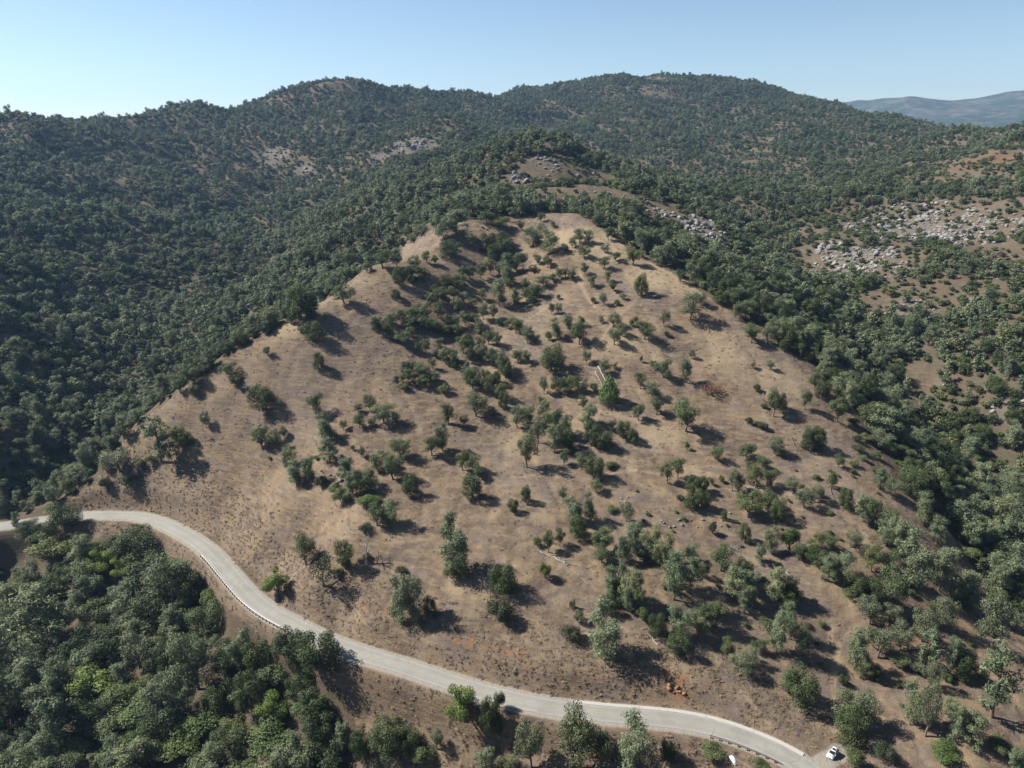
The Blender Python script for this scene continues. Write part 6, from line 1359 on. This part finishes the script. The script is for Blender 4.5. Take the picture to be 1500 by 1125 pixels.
# ---------------------------------------------------------------- car
def paint(name, col, rough, spec=0.5, coat=0.0, metal=0.0):
    m = N(name); f = m.noise(m.obj(), 3.0, 3)
    b = m.bsdf(m.mix(f, tuple(c*0.95 for c in col), col), rough, spec, metal=metal); b.inputs['Coat Weight'].default_value = coat
    return m.end(b)
M['car_white'] = paint('white_car_paint', (0.62, 0.62, 0.63), 0.35, 0.5, 0.6)
M['car_glass'] = paint('dark_car_glass', (0.012, 0.014, 0.018), 0.08, 0.5)
M['rubber'] = paint('black_rubber', (0.02, 0.02, 0.02), 0.8, 0.2)
M['trim'] = paint('dark_plastic_trim', (0.035, 0.035, 0.038), 0.6, 0.3)
M['alloy'] = paint('alloy_rim', (0.45, 0.45, 0.46), 0.35, 0.5, 0.0, 0.7)
M['lens'] = paint('headlamp_lens', (0.55, 0.57, 0.60), 0.1, 0.6)
M['redlens'] = paint('red_tail_lens', (0.35, 0.02, 0.02), 0.2, 0.5)
def loft(secs):
    n = len(secs[0]); V = np.vstack(secs); F = []
    for k in range(len(secs)-1):
        for s in range(n): F.append((k*n+s, k*n+(s+1) % n, (k+1)*n+(s+1) % n, (k+1)*n+s))
    return V, np.array(F)
def bevelled(name, V, quads, caps, mat, bev=0.05, seg=3):
    bm = bmesh.new(); vs = [bm.verts.new(tuple(p)) for p in V]
    for f in list(quads)+list(caps):
        try: bm.faces.new([vs[i] for i in f])
        except ValueError: pass
    bmesh.ops.recalc_face_normals(bm, faces=bm.faces)
    if bev: bmesh.ops.bevel(bm, geom=[e for e in bm.edges if e.calc_face_angle(0) > 0.5], offset=bev, segments=seg, affect='EDGES', clamp_overlap=True)
    me = bpy.data.meshes.new(name); bm.to_mesh(me); bm.free(); me.materials.append(mat)
    for p in me.polygons: p.use_smooth = True
    return me
def prism(name, prof, hw, mat, bev=0.05, taper=None, x0=0.0):
    """side profile (y,z) swept across the car's width; taper(z) narrows it upwards"""
    n = len(prof); t = taper or (lambda y, z: 1.0)
    V = [(-hw*t(y, z)+x0, y, z) for y, z in prof]+[(hw*t(y, z)+x0, y, z) for y, z in prof]
    q = [(i, (i+1) % n, n+(i+1) % n, n+i) for i in range(n)]
    return bevelled(name, V, q, [tuple(range(n))[::-1], tuple(range(n, 2*n))], mat, bev)
def car(x, y, z, heading):
    root = link(bpy.data.objects.new('parked_car', None)); root.location = (x, y, z); root.rotation_euler = (0, 0, heading)
    tag(root, 'white crossover car with a dark sunroof parked on the gravel turnout beside the road', 'car')
    # +y is the front; length 4.4, width 1.84, height 1.65
    bodyp = [(-2.15, 0.42), (-2.2, 0.75), (-2.12, 1.02), (-1.9, 1.06), (0.85, 1.05), (1.75, 0.96), (2.1, 0.84), (2.2, 0.66), (2.16, 0.40), (1.8, 0.30), (-1.8, 0.30)]
    body = link(bpy.data.objects.new('body', prism('body', bodyp, 0.92, M['car_white'], 0.07, lambda y, z: 1.0-0.06*max(0, z-0.8)-0.10*max(0, abs(y)-1.7))), root)
    cab = [(-2.0, 1.04), (-1.62, 1.60), (-1.2, 1.655), (-0.3, 1.66), (0.12, 1.58), (0.98, 1.045)]
    tp = lambda y, z: 1.0-0.24*max(0, z-1.04)/0.6
    link(bpy.data.objects.new('cabin', prism('cabin', cab, 0.87, M['car_white'], 0.06, tp)), root)
    # glass set a little proud of the cabin
    def pane(name, pts, mat): 
        me = bpy.data.meshes.new(name); me.from_pydata(pts, [], [tuple(range(len(pts)))]); me.materials.append(mat); me.update()
        o = link(bpy.data.objects.new(name, me), root); s = o.modifiers.new('thick', 'SOLIDIFY'); s.thickness = 0.02; s.offset = 0; return o
    def at_(y, z, k, e=0.0): return (k*(0.87*tp(y, z)+e), y, z)
    pane('windscreen', [(-0.72, 0.93, 1.10), (0.72, 0.93, 1.10), (0.62, 0.19, 1.565), (-0.62, 0.19, 1.565)], M['car_glass']).location = (0, 0.02, 0.018)
    pane('rear_window', [(0.66, -1.97, 1.12), (-0.66, -1.97, 1.12), (-0.58, -1.68, 1.55), (0.58, -1.68, 1.55)], M['car_glass']).location = (0, -0.02, 0.012)
    pane('sunroof', [(-0.45, -0.95, 1.672), (0.45, -0.95, 1.672), (0.45, -0.12, 1.672), (-0.45, -0.12, 1.672)], M['car_glass'])
    for k in (-1, 1):
        for nm, ys in (('side_window', ((0.72, 1.12), (0.16, 1.50), (-0.42, 1.56), (-0.42, 1.12))), ('side_window', ((-0.5, 1.12), (-0.5, 1.56), (-1.15, 1.55), (-1.22, 1.12))), ('side_window', ((-1.3, 1.13), (-1.25, 1.53), (-1.5, 1.50), (-1.76, 1.18)))):
            pane(nm, [at_(yy, zz, k, 0.012) for yy, zz in ys], M['car_glass'])
        rr = prism('roof_rail', [(-1.5, 1.66), (-1.45, 1.70), (-0.1, 1.70), (-0.02, 1.655)], 0.02, M['trim'], 0.0, None, 0.61*k); link(bpy.data.objects.new('roof_rail', rr), root)
        mi = bpy.data.objects.new('side_mirror', bevelled('side_mirror', *(lambda v, f: (v, f, []))(*vf_box(0.2, 0.13, 0.16, (k*1.0, 0.72, 1.13))), M['car_white'], 0.03)); link(mi, root)
        hl = bpy.data.objects.new('headlight', bevelled('headlight', *(lambda v, f: (v, f, []))(*vf_box(0.34, 0.16, 0.15, (k*0.66, 2.075, 0.80))), M['lens'], 0.03)); link(hl, root)
        tl = bpy.data.objects.new('tail_light', bevelled('tail_light', *(lambda v, f: (v, f, []))(*vf_box(0.24, 0.12, 0.26, (k*0.72, -2.13, 0.90))), M['redlens'], 0.03)); link(tl, root)
        for wy in (-1.32, 1.34):
            wh = link(bpy.data.objects.new('wheel', None), root); wh.location = (k*0.80, wy, 0.34)
            ang = np.arange(20)*2*PI/20
            def ring(r, xx): return np.c_[np.full(20, xx), r*np.cos(ang), r*np.sin(ang)]
            V, F = loft([ring(0.20, -0.11), ring(0.31, -0.12), ring(0.34, -0.08), ring(0.34, 0.08), ring(0.31, 0.12), ring(0.20, 0.11)])
            link(bpy.data.objects.new('tyre', mesh_np('tyre', V, [F], [M['rubber']], smooth=True)), wh)
            V, F = loft([ring(0.21, k*0.05), ring(0.205, k*0.10), ring(0.06, k*0.085), ring(0.01, k*0.09)])
            link(bpy.data.objects.new('rim', mesh_np('rim', V, [F], [M['alloy']], smooth=True)), wh)
    for nm, c, s, mt in (('grille', (0, 2.17, 0.70), (0.80, 0.07, 0.14), 'trim'), ('front_bumper', (0, 2.15, 0.45), (1.45, 0.12, 0.20), 'trim'), ('rear_bumper', (0, -2.15, 0.47), (1.5, 0.12, 0.20), 'trim'), ('number_plate', (0, -2.225, 0.80), (0.34, 0.02, 0.16), 'alloy')):
        v, f = vf_box(*s, c); link(bpy.data.objects.new(nm, bevelled(nm, v, f, [], M[mt], 0.02)), root)
cx, cy = CAR; cz = float(ground_z(np.array([cx]), np.array([cy]))[0])
def flat_at(x, y, r=1.6):
    q = [(x+r*math.cos(a), y+r*math.sin(a)) for a in np.arange(8)*PI/4]
    return float(np.mean(ground_z(np.array([p[0] for p in q]), np.array([p[1] for p in q]))))
car(cx, cy, flat_at(cx, cy)+0.02, CAR_H)

# ---------------------------------------------------------------- white panel, logs, rocks
M['panel'] = simple('white_sheet_metal', (0.60, 0.61, 0.63), 0.5, 0.4, 0.06, 1.5)
px_, py_ = PANEL; pz = float(ground_z(np.array([px_]), np.array([py_]))[0])
pr = link(bpy.data.objects.new('white_panel', None)); pr.location = (px_, py_, pz+0.25); pr.rotation_euler = (math.radians(24), math.radians(-6), math.radians(24))
tag(pr, 'flat white sheet panel lying on the brown bank below the road', 'panel')
v, f = vf_box(1.35, 2.5, 0.07); link(bpy.data.objects.new('sheet', bevelled('sheet', v, f, [], M['panel'], 0.02)), pr)
v, f = vf_box(0.55, 0.5, 0.06, (0.85, -0.85, -0.08)); link(bpy.data.objects.new('flap', bevelled('flap', v, f, [], M['panel'], 0.02)), pr)
for (x0, y0, x1, y1, r, lab, cat, mt, nb) in LOGS:
    rng = np.random.default_rng(int(abs(x0*31+y0*7)))
    n = 7; t = np.linspace(0, 1, n); xs = x0+(x1-x0)*t+rng.normal(size=n)*0.12; ys = y0+(y1-y0)*t+rng.normal(size=n)*0.12
    zs = ground_z(xs, ys)+r*0.8
    zs = np.maximum(zs, np.linspace(zs[0], zs[-1], n)*0.6+zs*0.4)
    parts = [tube(np.c_[xs, ys, zs], np.linspace(r, r*0.45, n), 7)]
    for k in range(nb):
        q = 0.35+0.65*rng.random(); b = np.array([np.interp(q, t, xs), np.interp(q, t, ys), np.interp(q, t, zs)])
        L = 1.0+2.0*rng.random(); d = rng.normal(size=3); d[2] = abs(d[2])*0.45+0.15; d /= np.linalg.norm(d)
        parts.append(limb(rng, b, b+d*L, r*0.4, r*0.1, 4))
    V, F = joinvf(parts); c = V.mean(0); c[2] = V[:, 2].min()
    o = link(bpy.data.objects.new(cat.replace(' ', '_'), mesh_np(cat.replace(' ', '_'), V-c, [F], [M[mt]], smooth=True))); o.location = c
    tag(o, lab, cat)
def rock_material(name, ca, cb):
    m = N(name); p = m.obj(); oi = m.n('ShaderNodeObjectInfo').outputs['Random']
    a = m.noise(p, 1.3, 6, 0.7); b = m.noise(p, 5, 4, 0.7)
    c = m.mix(m.math('ADD', m.math('MULTIPLY', a, 0.6), m.math('MULTIPLY', oi, 0.5)), ca, cb)
    c = m.mix(m.math('MULTIPLY', m.step(b, 0.55, 0.75), 0.5), c, tuple(v*0.55 for v in ca))
    return m.end(m.bsdf(c, 0.9, 0.15, a, 0.6, 0.2))
M['granite'] = rock_material('weathered_granite', (0.10, 0.094, 0.088), (0.255, 0.243, 0.226))
M['brown_rock'] = rock_material('brown_rock', (0.10, 0.076, 0.060), (0.21, 0.165, 0.128))
M['red_rock'] = rock_material('red_rock', (0.14, 0.072, 0.040), (0.24, 0.140, 0.085))
ROCKM = {}
def rock_mesh(key, mat, v):
    if (key, v) in ROCKM: return ROCKM[(key, v)]
    rng = np.random.default_rng(v*7+3); bm = bmesh.new(); bmesh.ops.create_icosphere(bm, subdivisions=3, radius=0.5)
    pl = rng.normal(size=(11, 3)); pl /= np.linalg.norm(pl, axis=1)[:, None]; off = 0.30+0.16*rng.random(11)
    for vt in bm.verts:
        p = np.array(vt.co)
        for q, o in zip(pl, off):
            s = p@q
            if s > o: p = p-q*(s-o)*0.92
        vt.co = p*(1+0.05*math.sin(9*p[0]+3*p[1])*math.cos(7*p[2]))
    me = bpy.data.meshes.new('boulder'); bm.to_mesh(me); bm.free(); me.materials.append(M[mat]); ROCKM[(key, v)] = me
    return me
_rk = {}
def rock(x, y, s, mat, label, group, v, rot, flat=0.7):
    z = float(ground_z(np.array([x]), np.array([y]))[0]); key = (mat, v % 6)
    if key not in _rk: o = bpy.data.objects.new('boulder', rock_mesh(mat, mat, v % 6)); _rk[key] = o
    else: o = _rk[key].copy()
    link(o); o.location = (x, y, z+s*flat*0.18); o.rotation_euler = (0.3*math.sin(v*3.1), 0.3*math.cos(v*1.7), rot); o.scale = (s, s*0.8, s*flat)
    if 'group' in o: del o['group']
    tag(o, label, 'rock', group)
for i, (x, y, s, mt, lab, grp) in enumerate(ROCKS):
    rock(x, y, s, {'b': 'brown_rock', 'r': 'red_rock', 'w': 'granite'}[mt], lab, grp or None, i, i*1.3)

# ---------------------------------------------------------------- trees seen one by one
rngt = np.random.default_rng(77)
for (k, x, y, h, wd, lab) in TREES:
    plant(k, int(rngt.integers(0, 8)), x, y, h, wd, lab, None, float(rngt.random()*6.28), tilt=float(rngt.normal()*0.05))

# ---------------------------------------------------------------- small scrub between the trees of the lower slope
ng_ = 0
for q_ in range(4000):
    if ng_ >= 74: break
    x = float(rngt.uniform(20, 190)); y = float(rngt.uniform(140, 275))
    if not (in_poly(np.array([x]), np.array([y]), LOWER_SLOPE)[0]): continue
    if min(math.hypot(x-t[1], y-t[2])-0.3*t[4] for t in TREES) < 0.8 or poly_dist(np.array([x]), np.array([y]), TRAILS[4][0])[0] < 3: continue
    wd_ = float(1.5+2.2*rngt.random()**2); kk = 'bbBy'[int(rngt.integers(0, 4))]
    lab = {'b': 'small green bush among the trees of the lower slope', 'B': 'small dark bush among the trees of the lower slope', 'y': 'small yellowish bush among the trees of the lower slope'}[kk]
    plant_small(kk, int(rngt.integers(0, 4)), x, y, float(ground_z(np.array([x]), np.array([y]))[0])-0.05, wd_*0.6, wd_, float(rngt.random()*6.28), lab, lab); ng_ += 1
# ---------------------------------------------------------------- woods and chaparral
def in_frame(x, y, z, mrg=25):
    dep = y*CP-(z-CAM_H)*SP; up = y*SP+(z-CAM_H)*CP
    u = 750+1059*x/np.maximum(dep, 1); v = 562.5-1059*up/np.maximum(dep, 1)
    return (dep > 5) & (u > -mrg) & (u < 1500+mrg) & (v > -mrg) & (v < 1125+mrg), dep
def sees(x, y, z):
    ok = np.ones(len(x), bool)
    for t in np.linspace(0.25, 0.985, 60):
        ok &= (CAM_H+(z-CAM_H)*t) > base_height(x*t, y*t)-2.0
    return ok
def scatter():
    rng = np.random.default_rng(2024); out = []
    bands = [(70, 330, 5.2), (330, 640, 4.9), (640, 1000, 5.4), (1000, 2950, 6.8)]
    for r0, r1, cell in bands:
        gx = np.arange(-r1*0.86, r1*0.86, cell); gy = np.arange(20, r1, cell)
        X, Y = np.meshgrid(gx, gy); X = X.ravel()+rng.uniform(-.48, .48, X.size)*cell; Y = Y.ravel()+rng.uniform(-.48, .48, Y.size)*cell
        r = np.hypot(X, Y); a = np.degrees(np.arctan2(X, Y)); m = (r >= r0) & (r < r1) & (abs(a) < 44)
        X, Y = X[m], Y[m]
        D = forest_density(X, Y); m = rng.random(len(X)) < D; X, Y, D = X[m], Y[m], D[m]
        d, _ = road_near(X, Y); m = (d > 9.5) & ((Y > 150) | in_poly(X, Y, RAVINE)); X, Y, D = X[m], Y[m], D[m]
        out.append(np.c_[X, Y, D, np.full(len(X), cell)])
    P = np.vstack(out); X, Y = P[:, 0], P[:, 1]; r = np.hypot(X, Y)
    # keep clear of the trees already placed one by one
    if len(TREES):
        tx = np.array([t[1] for t in TREES]); ty = np.array([t[2] for t in TREES]); tw = np.array([t[4] for t in TREES])
        nearm = np.nonzero(r < 620)[0]; keep = np.ones(len(P), bool)
        for s in range(0, len(nearm), 4000):
            ii = nearm[s:s+4000]; q = np.hypot(X[ii, None]-tx, Y[ii, None]-ty) < 0.42*tw+1.2
            keep[ii] = ~q.any(1)
        P = P[keep]; X, Y = P[:, 0], P[:, 1]; r = np.hypot(X, Y)
    n = len(P); far = smooth_step(450, 850, r)
    pinef = np.clip(0.30-0.18*far+0.55*noise2(X/80+9, Y/80), 0.03, 0.75)
    oakf = np.clip(0.36+0.02*far+0.5*noise2(X/60, Y/60+30), 0.08, 0.75)*(1-pinef)
    u = rng.random(n); cl = np.zeros(n)
    for cx, cy, cr, k in CLEARINGS: cl = np.maximum(cl, (1-k)*(np.hypot(X-cx, Y-cy) < cr*1.25))
    u = np.where((cl > 0.45) & (rng.random(n) < 0.85), 1.0, u)
    kind = np.where(u < pinef, 0, np.where(u < pinef+oakf, 1, 2))
    g = rng.random(n); e = np.clip(np.exp(0.28*rng.normal(size=n)+0.38*noise2(X/47+2, Y/47+8)), 0.58, 1.5)
    grow = np.where(r < 330, 1.12, np.where(r < 640, 0.84, 0.86))
    wd = np.select([kind == 0, kind == 1], [5.6+2.6*g, 6.6+3.2*g], 3.9+2.8*g)*e*grow
    ht = np.select([kind == 0, kind == 1], [wd*(1.15+0.5*rng.random(n)), wd*(0.72+0.3*rng.random(n))], wd*(0.52+0.25*rng.random(n)))
    Z = ground_z(X, Y)-0.1
    sub = np.select([kind == 0, kind == 1], [0, np.where(rng.random(n)*0.7+0.3+0.5*noise2(X/66+1, Y/66) < 0.70, 1, np.where(rng.random(n) < 0.6, 2, 3))], np.where(rng.random(n)*0.8+0.2+0.5*noise2(X/58, Y/58+3) < 0.66, 4, np.where(rng.random(n)*0.8+0.1+0.6*noise2(X/120+5, Y/120) < 0.62, 5, 6)))
    return X, Y, Z, wd, ht, sub, rng.random(n)*6.283, rng.integers(0, 3, n), r
SX, SY, SZ, SW, SH, SS, SR, SV, SRAD = scatter()
SUBK = ['p', 'd', 'o', 'g', 'b', 'B', 'y']
SCLASS = np.array([0, 1, 2, 2, 3, 3, 3])[SS]            # pine, live oak, blue oak, shrub
taken = np.zeros(len(SX), bool)
infr, dep = in_frame(SX, SY, SZ+SH*0.5)
listed = {0: 'psc', 1: 'd', 2: 'ogr', 3: 'bBy'}
def region(x, y):
    if in_poly(x, y, RAVINE)[0]: return 0
    if y[0] < 470 and x[0] < 0: return 1
    if y[0] < 620 and x[0] > 30: return 2
    return 3
REGT = ['in the wooded ravine below the road bend', 'in the wooded canyon behind the open grassy hill', 'on the wooded slope east of the grassy hill', 'on the chaparral mountainside beyond the grassy hill']
KT = ['airy grey green pine crowded', 'rounded dark live oak crowded', 'dull green oak crowded', 'low round shrub packed']
for c in range(4):
    n0 = sum(t[0] in listed[c] for t in TREES); want = max(0, 292-n0-(74 if c == 3 else 0))
    idx = np.nonzero((SCLASS == c) & infr & (SRAD < 700))[0]
    idx = idx[np.argsort(-(SW*SH/dep**2)[idx])][:want*4]
    ok = sees(SX[idx], SY[idx], SZ[idx]+SH[idx]*0.85); idx = idx[ok][:want]
    for i in idx:
        rg = region(np.array([SX[i]]), np.array([SY[i]]))
        k = SUBK[SS[i]]; tone = {'g': 'greyish', 'B': 'dark', 'y': 'yellowish'}.get(k, '')
        lab = ((tone+' ') if tone else '')+KT[c]+' '+REGT[rg]
        plant_small(k, int(SV[i]), float(SX[i]), float(SY[i]), float(SZ[i]), float(SH[i]), float(SW[i]), float(SR[i]), lab, lab)
    taken[idx] = True

def instancer(name, protos, X, Y, Z, sx, sz, rot, which):
    """one object of uncountable things: a cloud of points carrying shared meshes"""
    me = bpy.data.meshes.new(name); me.vertices.add(len(X)); me.vertices.foreach_set('co', np.c_[X, Y, Z].astype(np.float32).ravel())
    for nm, v in (('sx', sx), ('sz', sz), ('rot', rot)): attr(me, nm, v)
    a = me.attributes.new('which', 'INT', 'POINT'); a.data.foreach_set('value', np.asarray(which, dtype=np.int32)); me.update()
    col = bpy.data.collections.new(name+'_patterns')
    for i, p in enumerate(protos): col.objects.link(bpy.data.objects.new('%s_pattern_%02d' % (name, i), p))
    ng = bpy.data.node_groups.new(name, 'GeometryNodeTree')
    ng.interface.new_socket('Geometry', in_out='INPUT', socket_type='NodeSocketGeometry'); ng.interface.new_socket('Geometry', in_out='OUTPUT', socket_type='NodeSocketGeometry')
    nn = ng.nodes; L = ng.links.new
    gi = nn.new('NodeGroupInput'); go = nn.new('NodeGroupOutput')
    iop = nn.new('GeometryNodeInstanceOnPoints'); ci = nn.new('GeometryNodeCollectionInfo')
    ci.inputs['Collection'].default_value = col; ci.inputs['Separate Children'].default_value = True; ci.inputs['Reset Children'].default_value = True
    def na(nm, typ):
        q = nn.new('GeometryNodeInputNamedAttribute'); q.data_type = typ; q.inputs['Name'].default_value = nm; return q.outputs['Attribute']
    cs = nn.new('ShaderNodeCombineXYZ'); L(na('sx', 'FLOAT'), cs.inputs[0]); L(na('sx', 'FLOAT'), cs.inputs[1]); L(na('sz', 'FLOAT'), cs.inputs[2])
    cr = nn.new('ShaderNodeCombineXYZ'); L(na('rot', 'FLOAT'), cr.inputs[2])
    er = nn.new('FunctionNodeEulerToRotation'); L(cr.outputs[0], er.inputs[0])
    L(gi.outputs[0], iop.inputs['Points']); L(ci.outputs[0], iop.inputs['Instance']); iop.inputs['Pick Instance'].default_value = True
    L(na('which', 'INT'), iop.inputs['Instance Index']); L(er.outputs[0], iop.inputs['Rotation']); L(cs.outputs[0], iop.inputs['Scale'])
    L(iop.outputs[0], go.inputs[0])
    o = link(bpy.data.objects.new(name, me)); md = o.modifiers.new('scatter', 'NODES'); md.node_group = ng
    return tag(o, kind='stuff')
for nm, subs in (('pine_forest', (0,)), ('oak_woodland', (1, 2, 3)), ('chaparral', (4, 5, 6))):
    for lodname, lo, hi in (('mid', 0, 420), ('far', 420, 1e9)):
        m = np.isin(SS, subs) & ~taken & (SRAD >= lo) & (SRAD < hi)
        if lodname == 'mid': m0 = m; continue
        m = m | m0
        protos = []; base = {}
        for s in subs:
            for lod in ('mid', 'far'):
                base[(s, lod)] = len(protos)
                for v in range(3): protos.append(PLANT[(SUBK[s], v % REC[SUBK[s]][3])][lod])
        which = np.array([base[(int(s), 'mid' if r < 420 else 'far')] for s, r in zip(SS[m], SRAD[m])])+SV[m]
        instancer(nm, protos, SX[m], SY[m], SZ[m], SW[m], SH[m], SR[m], which)
print('scatter', len(SX), 'taken', taken.sum())
# ---- rubble and boulders on the rocky slopes
rg = np.random.default_rng(9); bx = []
for cx, cy, rad, n, smax in BOULDERS:
    a = rg.random(n)*6.283; q = rad*np.sqrt(rg.random(n)); s = smax*(0.13+0.87*rg.random(n)**2.8)
    bx.append(np.c_[cx+q*np.cos(a), cy+q*np.sin(a), s])
bx = np.vstack(bx); bz = ground_z(bx[:, 0], bx[:, 1])
m = ~in_poly(bx[:, 0], bx[:, 1], OPEN_HILL); bx, bz = bx[m], bz[m]
infb, dp = in_frame(bx[:, 0], bx[:, 1], bz, 0); sz_ = np.where(infb & sees(bx[:, 0], bx[:, 1], bz+1), bx[:, 2]/np.maximum(dp, 1), 0)
order = np.argsort(-sz_); nb_ = 235
for i in order[:nb_]:
    far_ = bx[i, 1] > 800
    lab = 'pale boulder in the rock outcrops high on the wooded mountain' if far_ else ('pale weathered boulder strewn on the open rocky slope facing the hill' if bx[i, 0] > 90 else 'pale boulder on the rocky knob behind the hilltop')
    rock(float(bx[i, 0]), float(bx[i, 1]), float(bx[i, 2]), 'granite', lab, lab, int(i), float(rg.random()*6.28), 0.55+0.4*float(rg.random()))
rest = order[nb_:]
instancer('rubble', [rock_mesh('granite', 'granite', v) for v in range(6)], bx[rest, 0], bx[rest, 1], bz[rest]+0.1*bx[rest, 2], bx[rest, 2], bx[rest, 2]*0.7, rg.random(len(rest))*6.28, rg.integers(0, 6, len(rest)))
# ---- dry grass tufts and dead stems over the open ground
def tuft(seed):
    rng = np.random.default_rng(seed); n = 26
    cen = np.c_[rng.normal(size=(n, 2))*0.28, 0.3+0.25*rng.random(n)]
    return leaves(rng, cen, np.full(n, 0.28), 60, 0.26, 1.0, 2.4, 0.2, 0.8)
tm = [mesh_np('dry_tuft', *(lambda v, f: (v, [f]))(*tuft(s)), [M['straw']]) for s in range(3)]
M['stem'] = leaf_mat('dead_weed_stem', (0.060, 0.046, 0.040), (0.12, 0.09, 0.072), 0.1)
tm += [mesh_np('dead_weed', *(lambda v, f: (v, [f]))(*tuft(s+10)), [M['stem']]) for s in range(3)]
n = 190000; hx = rg.uniform(-260, 330, n); hy = rg.uniform(95, 520, n)
keep = in_poly(hx, hy, OPEN_HILL) | in_poly(hx, hy, ROAD_BANK); hx, hy = hx[keep], hy[keep]
d, _ = road_near(hx, hy); pn = noise2(hx/11, hy/11)+0.6*noise2(hx/37, hy/37)
dk = d > 4.6+0.6*rg.random(len(hx)); dk &= (pn+0.5*rg.random(len(hx)) > 0.02) | (d < 20); hx, hy, d, pn = hx[dk], hy[dk], d[dk], pn[dk]
td = poly_dist(hx, hy, TURNOUT); dk = td > 3.5; hx, hy, d, pn = hx[dk], hy[dk], d[dk], pn[dk]
dk = (d < 24) | (rg.random(len(hx)) < 0.16); hx, hy, d, pn = hx[dk], hy[dk], d[dk], pn[dk]
ts = (0.35+0.75*rg.random(len(hx))**1.5)*np.where(d < 26, 1.15, 1.0)
darkp = np.where(d < 26, 0.15, 0.02); wh = np.where(rg.random(len(hx)) < darkp, 3, 0)+rg.integers(0, 3, len(hx))
instancer('dry_grass', tm, hx, hy, ground_z(hx, hy)-0.05, ts*1.15, ts*0.27, rg.random(len(hx))*6.28, wh)

# ---------------------------------------------------------------- air
if HAZE > 0:
    V, F = vf_box(30000, 30000, 900, (0, 0, 0))
    zmin = -150; ztop = 760
    V, F = vf_box(20400, 20400, ztop-zmin, (0, 0, (ztop+zmin)/2))
    hm = bpy.data.materials.new('air'); hm.use_nodes = True; hm.node_tree.nodes.clear()
    ho = hm.node_tree.nodes.new('ShaderNodeOutputMaterial'); pv = hm.node_tree.nodes.new('ShaderNodeVolumePrincipled')
    pv.inputs['Color'].default_value = (*HAZE_COL, 1); pv.inputs['Density'].default_value = HAZE; pv.inputs['Anisotropy'].default_value = 0.3
    hm.node_tree.links.new(pv.outputs[0], ho.inputs['Volume'])
    tag(link(bpy.data.objects.new('haze', mesh_np('haze', V, [F], [hm]))), kind='stuff')
